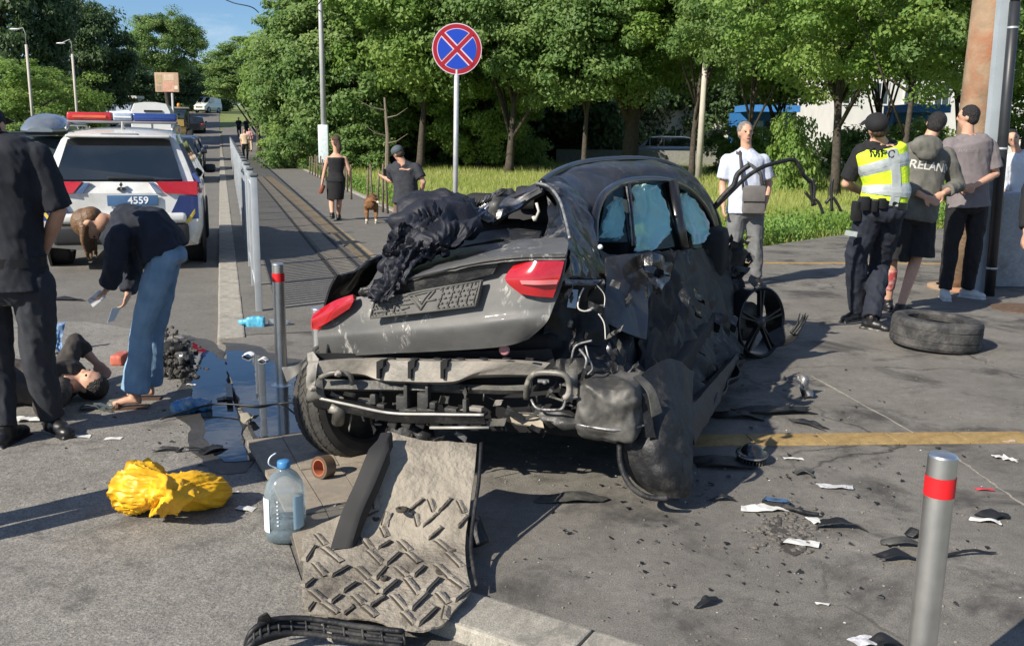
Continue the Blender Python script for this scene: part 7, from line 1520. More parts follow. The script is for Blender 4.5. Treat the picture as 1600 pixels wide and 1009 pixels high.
cblk = D(1600, 300, 10.6); t = MB(); t.box(Vector((cblk.x+.35, 10.75, .52)), (1.35, .7, 1.04), None, .04); o = t.build('concrete_block', M_block, None, True, autos=30); tag(o, 'pale grey painted concrete block behind the pipes at the right edge', 'concrete block')
# street lamp with the cabinet
b = D(508, 268, 38); lamp = empty('street_lamp', (b.x, b.y, 0), 'tall street lamp with a pale cabinet on its foot near the woman in black', 'street lamp'); lpm = mat('lamp_pole_grey', (.34, .35, .35), .6, .1, .1, 5)
mb = MB(); mb.tube([(b.x, b.y, -.1), (b.x-.01, b.y, 5), (b.x-.03, b.y, 9)], [.12, .10, .06], 12); mb.tube([(b.x-.03, b.y, 9), (b.x-.6, b.y-.1, 9.5), (b.x-1.5, b.y-.2, 9.6)], .04, 8); mb.build('pole', lpm, lamp, True)
mb = MB(); mb.ell((b.x-1.9, b.y-.22, 9.6), (.45, .16, .1)); mb.build('lamp_head', MC['lamp_pole_grey'], lamp, True)
mb = MB(); mb.box((b.x+.0, b.y-.15, 1.15), (.40, .2, 1.5), None, .02); mb.build('cabinet', mat('cabinet_pale', (.55, .62, .64), .6), lamp, True)
for (u, vt, vh, Y, lab) in [(41, 70, 46, 66, 'street lamp beyond the road, taller and first from the left'), (113, 85, 68, 74, 'street lamp beyond the road, right of the other far lamp')]:
    p = D(u, vt, Y*.66); Y = Y*.66; t = empty('street_lamp', (p.x, p.y, gh(p.y)), lab, 'street lamp'); mb = MB(); mb.tube([(p.x, p.y, gh(p.y)), (p.x, p.y, p.z)], .065, 10); mb.build('pole', mat('concrete_pole', (.42, .39, .34), .8, 0, .1, 3), t, True)
    h_ = D(u-18, vh, Y); mb = MB(); mb.tube([(p.x, p.y, p.z), (p.x, p.y, p.z+.5), (p.x-.08, p.y, p.z+.72), (h_.x, h_.y, h_.z)], .018, 6); mb.build('bracket', lpm, t, True); mb = MB(); mb.ell(h_, (.24, .09, .045)); mb.build('lamp_head', whl, t, True)
b = D(1093, 240, 37); t = empty('concrete_post', (b.x, b.y, -.1), 'pale concrete post at the edge of the trees left of the man in pale blue', 'post'); mb = MB(); mb.tube([(b.x, b.y, -.1), (b.x+.05, b.y, 5.2)], [.14, .10], 10); mb.build('shaft', MC['concrete_pole'], t, True)
# small billboard and sign backs
p = D(261, 129, 58); z0 = gh(58); t = empty('billboard', (p.x+.25, p.y, z0), 'small faded pinkish billboard on a thin post above the white box van', 'billboard')
mb = MB(); mb.box(p, (1.45, .1, 1.15), None, .02); bb = mb.build('board', mat('faded_poster', (.42, .28, .19), .8, 0, .1, 2), t, True)
for (dx_, dz_, w, h, c_) in [(.1, -.25, .7, .6, (.5, .28, .2)), (-.45, .2, .35, .5, (.35, .28, .16)), (.15, .3, .6, .35, (.52, .4, .28)), (.55, -.3, .22, .2, (.6, .5, .42)), (-.5, -.35, .25, .25, (.3, .24, .17)), (-.45, .1, .2, .06, (.16, .13, .1)), (-.42, -.05, .2, .06, (.16, .13, .1))]:
    mb = MB(); mb.box(p+Vector((dx_, -.053-.002*random.random(), dz_)), (w, .004, h)); mb.build('poster_patch', mat('poster_%d_%d' % (c_[0]*100, c_[1]*100), c_, .8), bb)
mb = MB(); mb.tube([(p.x+.25, p.y+.08, z0), (p.x+.25, p.y+.08, p.z-.5)], .08, 8); mb.build('post', lpm, t, True)
p = D(138, 170, 64); z0 = gh(64); t = empty('sign_board', (p.x, p.y, z0), 'small grey sign board seen from behind by the dark trees', 'sign'); mb = MB(); mb.box(p, (.75, .04, .6)); mb.build('board', mat('sign_back', (.17, .2, .22), .7), t); mb = MB(); mb.tube([(p.x, p.y+.05, z0), (p.x, p.y+.05, p.z)], .05, 6); mb.build('post', lpm, t, True)
p = D(190, 176, 100); z0 = gh(100); t = empty('kiosk', (p.x, p.y, z0), 'pale roadside shelter far off left of the white box van', 'shelter'); mb = MB(); mb.box((p.x, p.y, z0+2.6), (4.2, 2, .25)); mb.build('roof', mat('pale_board', (.5, .5, .47), .8), t)
for dx_ in (-1.9, 1.9): mb = MB(); mb.box((p.x+dx_, p.y, z0+1.25), (.15, .15, 2.5)); mb.build('post', lpm, t)
mb = MB(); mb.box((p.x, p.y+.9, z0+1.2), (3.6, .06, 1.9)); mb.build('back_panel', MC['pale_board'], t)
# overhead cables
for pts, lab in [([(330, -12, 40), (362, 4, 40), (392, 11, 40), (404, 20, 41)], 'thin dark overhead cable against the sky above the road'), ([(520, -20, 36), (498, 6, 37), (486, 22, 40)], 'thin dark overhead cable running down left of the street lamp')]:
    mb = MB(); mb.tube(spline([D(*q) for q in pts], 12), .022, 5); o = mb.build('overhead_cable', blk, None, True); tag(o, lab, 'cable')
# stake fence and broken sprigs at the verge
stk = mat('old_stake_wood', (.13, .10, .075), .9, 0, .3, 10)
sf = empty('stake_fence', KP(22, WALKW(22)+.5), 'low fence of thin old wooden stakes behind the woman in black', 'fence', None)
for k in range(15):
    p = P(484+k*4.2, 272+k*1.8) if k < 12 else P(533+(k-12)*5, 294+(k-12)*3); h_ = random.uniform(.62, .8); mb = MB(); mb.tube([(p.x, p.y, -.09), (p.x+random.uniform(-.03, .03), p.y, h_)], .03, 6); mb.build('stake', stk, sf, True)
a_, b_ = P(484, 272), P(540, 296); mb = MB(); mb.tube([(a_.x, a_.y, .45), (b_.x, b_.y, .45)], .018, 5); mb.build('wire', stk, sf, True)
sf2 = empty('stake_fence', P(590, 325), 'leaning dark stakes overgrown with weeds beside the dog', 'fence', None)
for (u, v, h_, dx_) in [(549, 312, .85, 0), (574, 322, .85, .03), (583, 325, .95, -.05), (588, 328, .85, .08), (598, 332, 1.0, .02), (606, 334, .9, -.04)]:
    p = P(u, v); mb = MB(); mb.tube([(p.x, p.y, -.09), (p.x+dx_, p.y, h_)], [.03, .02], 6); mb.build('stake', stk, sf2, True)
sprig = empty('broken_railing', P(1285, 345), 'broken twisted black iron stubs in the grass left of the officer', 'railing')
for pts in [[(1270, 322, 0), (1268, 300, 0), (1266, 282, 0)], [(1269, 322, 0), (1272, 305, 0), (1272, 290, 0), (1269, 280, 0)], [(1300, 330, 0), (1299, 300, 0), (1301, 280, 0)], [(1290, 318, 0), (1300, 308, 0), (1308, 318, 0), (1314, 330, 0)], [(1272, 310, 0), (1280, 318, 0), (1286, 334, 0)], [(1258, 300, 0), (1268, 312, 0), (1275, 320, 0)]]:
    mb = MB(); mb.tube(spline([D(u, v, 13.6) for u, v, _ in pts], 10), .022, 6); mb.build('iron_stub', blk, sprig, True)
# buildings beyond the lawn
wallm = mat('white_render', (.56, .56, .54), .85, 0, .08, 1.2, bump=.1, bscale=10); bwin = mat('building_glass', (.03, .045, .055), .1, 0, .1, coat=.5); bluef = mat('shop_blue', (.03, .15, .38), .5, 0, .06, 3)
def building(x0, x1, y, h, label, fl_, cols, wm=wallm):
    z0 = -.1; t = empty('building', ((x0+x1)/2, y, z0), label, 'building'); mb = MB(); mb.box(((x0+x1)/2, y+4, z0+h/2), (x1-x0, 8, h)); mb.build('wall', wm, t)
    mb = MB(); mb.box(((x0+x1)/2, y+4, z0+h+.15), (x1-x0+.5, 8.5, .3)); mb.build('roof', mat('roof_grey', (.2, .2, .2), .8), t)
    fh = h/fl_; wd_ = (x1-x0)/cols
    for i in range(cols):
        for j in range(fl_):
            cx = x0+wd_*(i+.5); cz = z0+fh*(j+.55); mb = MB(); mb.box((cx, y-.03, cz), (wd_*.5, .10, fh*.5)); f_ = mb.build('window', mat('window_frame_white', (.6, .6, .6), .6), t)
            for s_ in (-1, 1): mb = MB(); mb.box((cx+s_*wd_*.115, y-.075, cz), (wd_*.2, .03, fh*.43)); mb.build('pane', bwin, f_)
    return t
xa, xb_ = D(985, 200, 74).x, D(1290, 200, 74).x
building(xa, xb_, 78, 15, 'pale apartment block behind the trees above the man in pale blue', 5, 9)
xa2, xb2_ = D(1300, 200, 62).x, D(1680, 200, 62).x
building(xa2, xb2_, 62, 9, 'white building behind the trees above the officer', 3, 8)
def shop(u0, u1, Y, z1, label, panes):
    a, b = D(u0, 200, Y).x, D(u1, 200, Y).x; t = empty('shop_front', ((a+b)/2, Y, -.1), label, 'shop'); w = b-a
    mb = MB(); mb.box(((a+b)/2, Y+1.5, z1/2), (w, 3, z1)); mb.build('wall', bluef, t); mb = MB(); mb.box(((a+b)/2, Y-.3, z1+.2), (w+.1, 3.3, .4)); mb.build('awning', mat('awning_blue', (.05, .2, .5), .5), t)
    for i in range(panes): mb = MB(); mb.box((a+w*(i+.5)/panes, Y-.03, z1*.48), (w/panes*.78, .08, z1*.72)); o = mb.build('window', mat('shop_pane', (.30, .42, .52), .15, coat=.5) if i % 2 else MC['building_glass'], t)
mat('x_', (.3, .3, .3))
shop(1155, 1233, 60, 3.2, 'bright blue shop front seen to the right of the man in pale blue', 4)
shop(1395, 1455, 50, 3.0, 'white kiosk with a blue awning behind the officer and the man in the hooded top', 3)
mb = MB(); a, b = D(860, 238, 66).x, D(1600, 238, 66).x; mb.box(((a+b)/2, 57, .35), (b-a, .2, .9)); o = mb.build('low_wall', mat('low_wall_grey', (.22, .22, .2), .9), None); tag(o, 'low grey wall at the far side of the lawn below the buildings', 'wall')
# ================================================================== LOOSE THINGS ON THE GROUND
# loose tyre
c = P(1474, 548); ty = tread_tyre(None, Vector((c.x, c.y+.16, .125)), (.05, -.0, 1), .345, .24, mat('worn_rubber', (.030, .030, .031), .75, 0, .3, 12, dust=(.10, .095, .09), dscale=6, dlo=.45, dhi=.7, bump=.4, bscale=40), worn=True)
tag(ty, 'worn black tyre lying flat on the pavement in front of the three men', 'tyre'); ty.name = 'loose_tyre'
# yellow bag
yb = mat('yellow_plastic', (.74, .40, .010), .5, 0, .08, 6, coat=.05, bump=.2, bscale=20); mb = MB()
def PB(u, v, h): p = P(u, v, ROADZ+h); return p
sp = spline([PB(214, 762, .115), PB(232, 766, .12), PB(262, 768, .12), PB(300, 768, .10), PB(334, 768, .07), PB(358, 765, .03)], 90); rings = []
for i, p in enumerate(sp):
    t_ = i/89; ax_ = (sp[min(89, i+1)]-sp[max(0, i-1)]).normalized(); u_ = Vector((0, 0, 1)); s_ = ax_.cross(u_).normalized(); u_ = s_.cross(ax_)
    base = .125*(1-.45*t_)*(min(1, (1-t_)*5)**.6)*(.86+.14*math.cos(t_*9)); ring = []
    for k in range(96):
        th = 2*math.pi*k/96; cx, sx = math.cos(th), math.sin(th); q = Vector((cx*1.25+t_*1.4, sx*1.25, t_*2.6+cx*.6)); a1 = noise.noise(q*1.25+Vector((2, 5, 1))); a2 = noise.noise(q*3.1+Vector((7, 1, 3))); a3 = noise.noise(q*7+Vector((1, 8, 3)))
        r_ = base*(1+.15*(.45-abs(a1)*1.9)+.12*(.4-abs(a2)*1.9)+.05*(.4-abs(a3)*1.8)); ring.append(p+s_*cx*r_*1.12+u_*sx*r_*(.98 if sx > 0 else .9))
    rings.append(ring)
c0 = sum(rings[0], Vector())/96; rings = [[c0.lerp(q, .45)+(rings[4][0]-c0)*.12 for q in rings[0]], [c0.lerp(q, .8)+Vector((.012, 0, 0)) for q in rings[0]]]+rings
mb = MB(); mb.loft(rings); o = mb.build('yellow_bag', yb, None, True, autos=42); tag(o, 'crumpled bright yellow plastic bag lying on the road', 'bag')
fl_ = sheet([[PB(228, 742, .10), PB(255, 740, .17), PB(300, 742, .14)], [PB(232, 770, .16), PB(262, 772, .19), PB(305, 775, .13)], [PB(226, 795, .06), PB(246, 806, .04), PB(275, 798, .05)]], 'bag_flap', yb, o, 40, 40, .003, folds=(.03, 3, 2, .7), seed=4, autos=60)
for q_ in (o, fl_):
    for v_ in q_.data.vertices: v_.co.z = max(v_.co.z, ROADZ+.006)
# water bottle
bt = P(441, 846, ROADZ+.02); wb = empty('water_bottle', (bt.x, bt.y+.07, ROADZ+.005), 'large clear water bottle with a blue cap, one quarter full', 'bottle'); bx, by, bz = wb.location
clear = pet_mat('clear_pet', (.95, .98, .99), (.72, .84, .9))
def sq(r_, z, p=.7, n=32): return [Vector((bx+r_*abs(math.cos(a))**p*math.copysign(1, math.cos(a)), by+r_*abs(math.sin(a))**p*math.copysign(1, math.sin(a)), bz+z)) for a in [2*math.pi*k/n for k in range(n)]]
mb = MB(); prof = [(.060, 0), (.078, .012), (.080, .06), (.076, .066), (.080, .072), (.080, .11), (.076, .116), (.080, .122), (.080, .17), (.076, .176), (.080, .182), (.079, .215), (.070, .25), (.052, .28), (.030, .30), (.022, .308), (.022, .32)]
mb.loft([sq(r_, z, .7 if z < .25 else .85) for r_, z in prof]); mb.build('bottle_wall', clear, wb, True)
mb = MB(); mb.loft([sq(r_-.004, z) for r_, z in [(.06, .004), (.076, .016), (.077, .085)]]); mb.build('water', pet_mat('bottle_water', (.78, .92, .97), (.35, .6, .72)), wb, True)
mb = MB(); mb.lathe([(.026, 0), (.027, .004), (.027, .024), (.022, .03), (.001, .03)], Matrix.Translation((bx, by, bz+.312)), 24); mb.build('cap', mat('cap_blue', (.05, .2, .42), .4), wb, True)
mb = MB(); mb.tube(spline([Vector((bx-.024, by, bz+.305)), Vector((bx-.055, by-.02, bz+.33)), Vector((bx-.05, by-.02, bz+.36)), Vector((bx-.03, by, bz+.372))], 12), .003, 6); mb.build('handle', mat('pale_plastic', (.65, .75, .8), .4), wb, True)
def lab(a0, a1, z0, z1, m_):
    rows = []
    for z in (z0, (z0+z1)/2, z1):
        r_ = []
        for k in range(9):
            a = a0+(a1-a0)*k/8; rr_ = .083; p_ = .7; r_.append(Vector((bx+rr_*abs(math.cos(a))**p_*math.copysign(1, math.cos(a)), by+rr_*abs(math.sin(a))**p_*math.copysign(1, math.sin(a)), bz+z)))
        rows.append(r_)
    return sheet(rows, 'label', m_, wb, 9, 3, .0006, toward=rows[1][4]+(rows[1][4]-Vector((bx, by, bz+z0))))
lab(R(195), R(243), .055, .20, mat('paper_white', (.62, .68, .74), .7, 0, .03)); lab(R(300), R(350), .07, .21, mat('label_pale_blue', (.42, .62, .72), .6, 0, .05))
mb = MB()
for k in range(7): mb.box((bx-.012, by-.0825, bz+.09+k*.017), (.007, .002, .006))
mb.build('scale_marks', MC['paper_white'], wb)
# tape roll
c = P(499, 738, .05); ax = Vector((-.55, -.75, .12)); M = Matrix.Translation(c+Vector((.01, .05, .01))) @ ax.to_track_quat('Z', 'Y').to_matrix().to_4x4(); tr_ = empty('tape_roll', (c.x, c.y, 0), 'roll of brown tape with an orange core standing on the tan slab', 'tape roll')
mb = MB(); mb.lathe([(.040, -.03), (.055, -.03), (.055, .03), (.040, .03), (.040, -.03)], M, 32, False); mb.build('tape', mat('brown_tape', (.11, .075, .05), .35, 0, .2, coat=.3), tr_, True, autos=30)
mb = MB(); mb.lathe([(.036, -.028), (.0398, -.028), (.0398, .032), (.036, .032), (.036, -.028)], M, 32, False); mb.build('core', mat('orange_core', (.45, .14, .07), .7), tr_, True, autos=30)
# helpers for litter
pap = mat('white_paper', (.62, .62, .60), .85, 0, .06, 30)
def paper(u, v, w, h, ang, label, m_=pap, cr_=.006, name='paper_sheet', cat='paper', z=None, seed=None):
    zz = (0 if u > 470 else ROADZ) if z is None else z
    c = P(u, v, zz+.012); a = Vector((math.cos(ang), math.sin(ang), 0)); b_ = Vector((-a.y, a.x, 0)); random.seed(int(u*7+v)); k = [random.uniform(.75, 1.2) for _ in range(8)]
    rows = [[c-a*w/2*k[0]-b_*h/2*k[1], c-b_*h/2*k[2]+Vector((0, 0, .004)), c+a*w/2*k[3]-b_*h/2*k[4]], [c-a*w/2*k[5]+b_*h/2*k[6], c+b_*h/2*k[7], c+a*w/2*k[1]+b_*h/2*k[0]]]
    o = sheet(rows, name, m_, None, 12, 8, .0012, crump=cr_, cs=18, seed=int(u) % 7, toward=c+Vector((0, 0, 1)), autos=25); 
    zl = min(v_.co.z for v_ in o.data.vertices)
    for v_ in o.data.vertices: v_.co.z += zz+.004-zl
    tag(o, label, cat); return o
prn = mat('printed_paper', (.5, .5, .52), .85, 0, .3, 90)
paper(1306, 758, .15, .055, -.12, 'creased grey printed slip on the asphalt right of the dark square scrap', prn)
paper(1240, 714, .09, .03, -.1, 'small white slip just below the yellow strip')
paper(1190, 792, .20, .07, .1, 'wide torn white paper left of the mirror glass', pap, .012)
paper(1273, 811, .06, .07, .2, 'white scrap caught at the left end of the crumpled black fabric', pap, .008)
paper(1252, 846, .13, .06, -.3, 'torn white scrap at the edge of the gouged asphalt', pap, .01)
paper(1540, 812, .14, .05, -.5, 'white scrap under the black shard at the right', pap, .01)
paper(1353, 1000, .10, .06, .3, 'crumpled printed paper at the bottom of the pavement', prn, .008)
paper(1560, 712, .06, .05, .2, 'white scrap at the right end below the yellow strip', pap, .012)
paper(1578, 716, .05, .07, 1.0, 'crumpled white tissue at the right end below the yellow strip', pap, .02)
paper(1578, 687, .10, .03, .1, 'torn pale strip lying on the yellow tiles', mat('pinkish_paper', (.5, .38, .33), .8), .006)
paper(1285, 940, .05, .018, -.2, 'small white stub on the bare asphalt', pap, .004)
paper(384, 793, .09, .045, -.2, 'white slip on the road between the yellow bag and the bottle')
paper(362, 768, .08, .02, .5, 'thin white strip touching the tip of the yellow bag')
paper(46, 655, .14, .09, .3, 'crumpled white paper between the feet of the left officer', pap, .014)
paper(120, 680, .16, .05, .05, 'white paper on the road behind the officer heel', pap, .008)
paper(178, 683, .09, .04, .1, 'white slip in the shade below the sandal', pap, .004)
paper(1538, 762, .08, .03, -.1, 'red and white scrap at the right', mat('red_scrap', (.5, .05, .07), .6, 0, .2), .008)
paper(300, 600, .06, .03, .0, 'pale scrap at the puddle rim below the rubble', pap, .01)
for k, (u, v) in enumerate([(520, 786), (508, 792), (530, 795)]): paper(u, v, .12-.03*k, .03, .2*k, ['pale wooden splinter by the torn liner, longest of three', 'pale wooden splinter by the torn liner, middle of three', 'pale wooden splinter by the torn liner, shortest of three'][k], mat('pale_splinter', (.45, .36, .25), .8), .01, 'splinter', 'splinter')
paper(470, 700, .16, .09, .4, 'clear crumpled plastic wrap on the tan slab', glass_mat('wrap_film', (.8, .9, .92), .25, .15), .02, 'plastic_wrap', 'wrap')
# black shards, panels
def shard(u, v, w, h, ang, label, m_=blkp, cr_=.010, z=None, name='plastic_shard', cat='debris piece', up=0.):
    zz = (0 if u > 470 else ROADZ) if z is None else z; random.seed(int(u+v*3)); c = P(u, v, zz+.02); a = Vector((math.cos(ang), math.sin(ang), 0)); b_ = Vector((-a.y, a.x, up)); k = [random.uniform(.6, 1.25) for _ in range(12)]
    rows = [[c-a*w/2*k[0]-b_*h/2*k[1], c-b_*h/2*k[2]+Vector((0, 0, .02*k[3])), c+a*w/2*k[3]-b_*h/2*k[4]], [c-a*w/2*k[9], c+Vector((0, 0, .018*k[10])), c+a*w/2*k[11]], [c-a*w/2*k[5]+b_*h/2*k[6], c+b_*h/2*k[7]+Vector((0, 0, .02)), c+a*w/2*k[1]+b_*h/2*k[8]]]
    o = sheet(rows, name, m_, None, 16, 12, .005, crump=cr_, cs=12, seed=int(v) % 9, toward=c+Vector((0, 0, 1)), autos=20); zl = min(v_.co.z for v_ in o.data.vertices)
    for v_ in o.data.vertices: v_.co.z += zz+.004-zl
    tag(o, label, cat); return o
shard(1310, 818, .19, .08, -.15, 'crumpled black fabric piece beside the gouged asphalt')
shard(1556, 803, .14, .09, .3, 'jagged black shard at the right above the bollard shadow')
shard(1255, 734, .10, .07, -.2, 'flat dark square scrap below the yellow strip', beamd, .004)
shard(1415, 846, .17, .06, -.1, 'flat grey plastic panel left of the large bollard', beamd, .003)
shard(1405, 868, .2, .06, .05, 'black shredded plastic under the grey panel by the large bollard')
shard(1430, 832, .07, .05, .2, 'small black shard above the grey panel by the large bollard')
shard(1515, 862, .2, .02, .12, 'thin black strip right of the large bollard')
shard(1105, 938, .10, .03, .5, 'dark splinter alone on the bare asphalt')
shard(1382, 1000, .09, .05, .1, 'black scrap at the bottom beside the crumpled printed paper')
shard(1130, 776, .12, .03, .05, 'thin black shard in front of the hanging liner of the wreck')
shard(905, 776, .34, .08, .05, 'flat dark plate under the tail of the wreck', beamd, .006)
shard(1210, 640, .45, .12, .1, 'long black broken bumper part in the shadow of the wreck')
shard(1155, 648, .35, .10, -.1, 'black broken plate in the shadow nearest the wreck sill')
shard(1262, 660, .25, .05, -.8, 'black splinter pointing to the yellow strip')
shard(1256, 616, .10, .12, .2, 'upright bright edged fan of broken plastic in the shadow edge', shiny, .03, up=1.0)
shard(1120, 720, .35, .16, .0, 'flat black plate in the shade beside the round blower', blkp, .006)
shard(260, 700, .16, .03, .1, 'thin black strip in the shade above the yellow bag')
shard(332, 700, .14, .07, .8, 'torn black piece on the puddle edge')
shard(300, 702, .2, .02, .1, 'black cord like strip left of the torn black piece')
shard(100, 466, .45, .12, 0, 'black broken bumper part lying in the police car shadow')
shard(928, 906, .03, .012, 0, 'tiny dark chip on the coarse asphalt') if False else None
shard(388, 553, .08, .07, 0, 'white foam block at the puddle rim', white_c, .01, 0, 'foam_block'); shard(412, 560, .07, .05, 0, 'smaller pale foam piece beside the white foam block', pap, .01, 0, 'foam_block')
shard(385, 655, .10, .12, .9, 'muddy pale cloth piece at the puddle edge', mat('muddy_cloth', (.22, .2, .16), .9), .03, 0, 'cloth_piece', 'cloth'); shard(350, 622, .09, .06, .3, 'small muddy pale cloth by the blue crushed bottle', MC['muddy_cloth'], .02, ROADZ, 'cloth_piece', 'cloth')
mb = MB(); mb.tube(spline([P(250, 655, .0-.03), P(330, 632, .0), P(400, 634, .01), P(440, 630, .01), P(480, 627, .08)], 24), .006, 6); o = mb.build('cable', blk, None, True); tag(o, 'thin black cable across the puddle to the left end of the wreck', 'cable')
mb = MB(); mb.tube(spline([P(486, 670, .01), P(484, 655, .05), P(500, 646, .08), P(520, 648, .1)], 16), .008, 6); mb.tube(spline([P(486, 670, .01), P(500, 674, .01), P(512, 668, .02)], 10), .008, 6); o = mb.build('hose_loop', blk, None, True); tag(o, 'black hose loop on the puddle beside the left wheel of the wreck', 'hose')
# crushed blue bottle, blue mask bag, rubble
mb = MB(); mb.tube(spline([P(268, 640, ROADZ+.03), P(285, 636, ROADZ+.045), P(305, 632, ROADZ+.045), P(330, 634, ROADZ+.03)], 10), [.03, .045, .05, .048, .05, .05, .046, .045, .04, .03], 12); o = remesh(mb, 'crushed_bottle', mat('blue_plastic', (.03, .17, .38), .25, 0, .15, 10, coat=.4, dust=(.2, .3, .36), dscale=4, dlo=.5, dhi=.6), None, .006, 1, .012, 18); tag(o, 'crushed blue plastic bottle lying by the puddle', 'bottle')
mb = MB(); c = P(400, 503, .04); mb.box(c, (.16, .07, .10), None, .03); mb.ell(c-Vector((.1, 0, 0)), (.05, .03, .03)); o = remesh(mb, 'blue_canister', mat('light_blue_plastic', (.10, .42, .62), .3, 0, .05, coat=.4), None, .006, 1, .008, 16); tag(o, 'light blue plastic canister lying at the foot of the railing', 'canister')
mb = MB(); c = P(420, 503, .03); mb.tube([c, c+Vector((.13, .01, 0)), c+Vector((.18, 0, 0))], [.028, .03, .01], 12); o = mb.build('clear_bottle', clear, None, True); tag(o, 'small clear bottle beside the light blue canister', 'bottle')
rubm = ground_material('rubble_grey', (.04, .038, .034), (.13, .122, .11), (.02, .02, .02), 8, crack=False); random.seed(5)
mb = MB()
for k in range(700):
    u, v = random.gauss(268, 20), random.gauss(566, 14); p = P(u, v, ROADZ); rr_ = random.choice([.006, .008, .01, .015, .02, .03]); h_ = max(0, .10-((u-262)/40)**2*.1); mb.ell((p.x, p.y, ROADZ+rr_*.3+h_*random.random()), (rr_, rr_*.8, rr_*.6), Matrix.Rotation(random.random()*3, 3, 'Y'), 6, 4)
o = mb.build('rubble', rubm, None); tag(o, kind='stuff')
mb = MB(); mb.ell(P(266, 553, ROADZ+.05), (.13, .1, .09)); o = remesh(mb, 'dark_bundle', blackc, None, .01, 1, .02, 14); tag(o, 'small black bundle on the rubble heap behind the woman in jeans', 'bundle')
mb = MB(); mb.ell(P(288, 562, ROADZ+.05), (.05, .04, .06)); o = remesh(mb, 'foil_wad', shiny, None, .007, 0, .02, 20); tag(o, 'crumpled grey foil wad on the rubble heap', 'foil')
# denim and papers beside the lying person
o = shard(84, 548, .16, .22, .2, 'crumpled blue checked cloth beside the lying person', mat('blue_check', (.13, .22, .36), .9, 0, .5, 40), .04, ROADZ, 'cloth_piece', 'cloth', .8)
o = shard(150, 636, .22, .09, -.1, 'grey green cloth under the head of the lying person', mat('grey_green_cloth', (.06, .08, .085), .9), .02, ROADZ, 'cloth_piece', 'cloth')
o = paper(170, 633, .07, .05, .3, 'white scrap on the grey green cloth')
mb = MB(); mb.box(P(188, 560, ROADZ+.04), (.09, .16, .08), None, .02); o = remesh(mb, 'orange_pouch', mat('salmon_plastic', (.45, .12, .08), .6), None, .007, 1, .006, 12); tag(o, 'small salmon red pouch just left of the jeans', 'pouch')
# round blower
c = P(1178, 728, .0); bw = empty('blower', (c.x, c.y+.06, 0), 'round black blower wheel with fins lying just below the yellow strip', 'blower'); M = Matrix.Translation((c.x, c.y+.06, .0)) @ Matrix.Rotation(.12, 4, 'X')
mb = MB(); mb.lathe([(.060, 0), (.066, .03), (.074, .036), (.08, .048), (.074, .056), (.06, .06), (.045, .085), (.02, .10), (.001, .102)], M, 32); mb.build('housing', mat('glossy_black', (.012, .012, .012), .18, 0, .1, coat=.6), bw, True, autos=30)
for k in range(26):
    a = 2*math.pi*k/26; mb = MB(); mb.box(M @ Vector((math.cos(a)*.068, math.sin(a)*.068, .018)), (.012, .003, .034), Matrix.Rotation(a, 3, 'Z')); mb.build('fin', beamd, bw)
mb = MB(); mb.lathe([(.081, .046), (.083, .050), (.079, .054)], M, 32, False); mb.build('bright_rim', rim_m, bw, True)
# mirror glass and tube by the gouge
c = P(1212, 786, .012); mg = empty('wing_mirror', (c.x, c.y, 0), 'broken wing mirror with its black stalk lying face up', 'mirror'); a = Vector((.97, -.25, 0)); b_ = Vector((.25, .97, 0))
mb = MB(); mb.prism([c+a*x+b_*y for x, y in [(-.06, -.012), (-.045, -.03), (.05, -.03), (.065, -.01), (.05, .022), (-.045, .026)]], (0, 0, .015)); mb.build('mirror_case', MC['glossy_black'], mg)
mb = MB(); mb.prism([c+Vector((0, 0, .017))+a*x+b_*y for x, y in [(-.05, -.01), (-.038, -.022), (.042, -.022), (.054, -.008), (.042, .016), (-.038, .018)]], (0, 0, .002)); mb.build('mirror_glass', mat('mirror', (.7, .75, .75), .08, 1, 0), mg)
mb = MB(); mb.tube(spline([P(1226, 790, .02), P(1245, 796, .03), P(1262, 801, .02), P(1280, 803, .02)], 12), [.012, .014, .010, .008, .01, .012, .01, .01, .01, .008, .008, .006], 7); mb.build('stalk', blkp, mg, True)
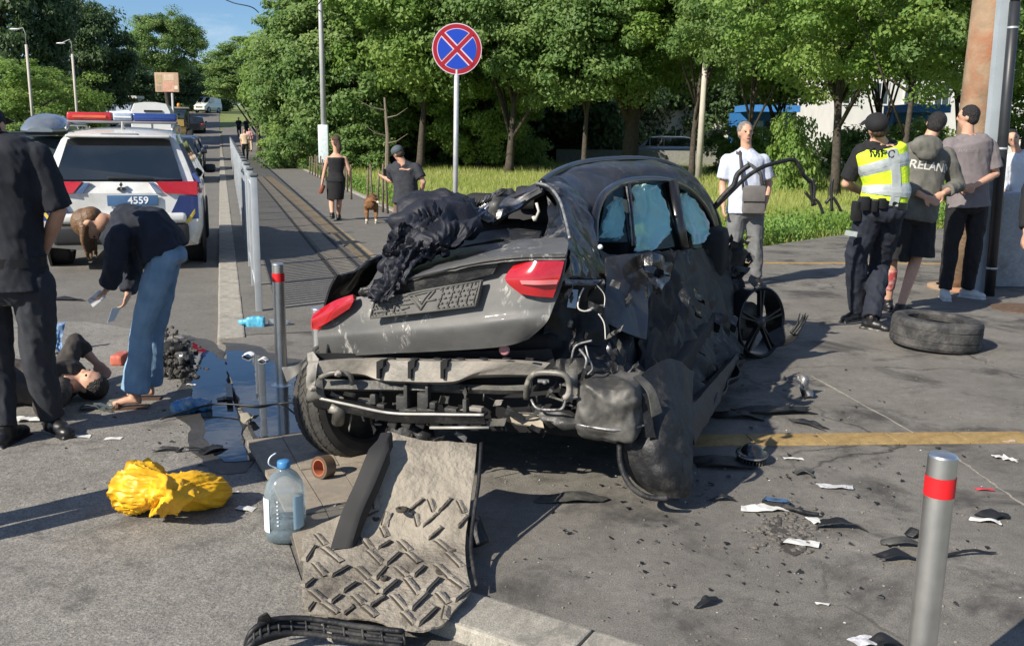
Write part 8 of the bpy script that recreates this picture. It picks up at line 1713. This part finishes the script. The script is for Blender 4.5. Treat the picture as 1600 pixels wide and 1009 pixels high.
# gouge in the asphalt: broken lumps round a hole
random.seed(11); mb = MB()
for k in range(330):
    u, v = random.gauss(1232, 26), random.gauss(832, 17); p = P(u, v); rr_ = random.choice([.003, .004, .006, .009, .013]); mb.ell((p.x, p.y, rr_*.3), (rr_*1.3, rr_, rr_*.6), Matrix.Rotation(random.random()*3, 3, 'Z'), 6, 4)
o = mb.build('broken_asphalt', ground_material('crumbled_asphalt', (.09, .085, .08), (.19, .18, .165), (.03, .03, .03), 20, crack=False), None); tag(o, kind='stuff')
hol = [P(u, v) for u, v in [(1205, 812), (1212, 806), (1224, 810), (1222, 822), (1232, 832), (1250, 838), (1264, 846), (1260, 862), (1240, 868), (1222, 860), (1208, 840), (1200, 826)]]
o = poly_sheet(wavy(hol, .03, 5), 'broken_pavement_patch', ground_material('gouge_dirt', (.04, .037, .033), (.09, .085, .078), (.02, .02, .02), 14, crack=False), .004); tag(o, kind='structure')
# torn bumper strip at the bottom
bs = empty('bumper_strip', P(470, 985, 0), 'torn black bumper strip curling at the lower edge beneath the liner', 'bumper piece')
q0 = [P(384, 1012, .0), P(394, 985, .06), P(425, 968, .075), P(480, 966, .06), P(560, 978, .035), P(630, 986, .02)]
for k, (dz, dy, r_) in enumerate([(0, 0, .010), (-.02, -.015, .008), (-.035, -.03, .010)]):
    mb = MB(); mb.tube(spline([p+Vector((0, dy, dz)) for p in q0], 28), r_, 7); mb.build('strip_edge', blkp, bs, True)
qs = spline(q0, 28); sheet([[p for p in qs], [p+Vector((0, -.03, -.045)) for p in qs], [Vector((p.x, p.y-.01, .004)) for p in qs]], 'strip_face', MC['rim_plastic'], bs, 40, 8, .006, crump=.006)
sheet([[P(402, 965, .10), P(415, 962, .13)], [P(400, 985, .03), P(432, 978, .05)]], 'strip_tab', blkp, bs, 8, 8, .008, crump=.006)
sheet([[P(500, 965, .06), P(522, 968, .05)], [P(505, 985, .03), P(518, 992, .02)], [P(512, 1000, .01), P(520, 1002, .01)]], 'torn_tab', matm, bs, 8, 10, .006, crump=.015)
for k in range(14):
    t_ = k/13; p = qs[int(t_*27)]; mb = MB(); mb.tube([p, p+Vector((.01, -.03, -.03))], .005, 5); mb.build('strip_rib', blkp, bs, True)
# hose stub beside the liner's right side
mb = MB(); mb.tube(spline([P(738, 812, .12), P(744, 830, .09), P(752, 850, .05)], 10), .035, 12); o = mb.build('tube_piece', blkp, None, True); tag(o, 'short black tube lying against the right edge of the liner', 'tube')

bpy.data.scenes.remove(TS)
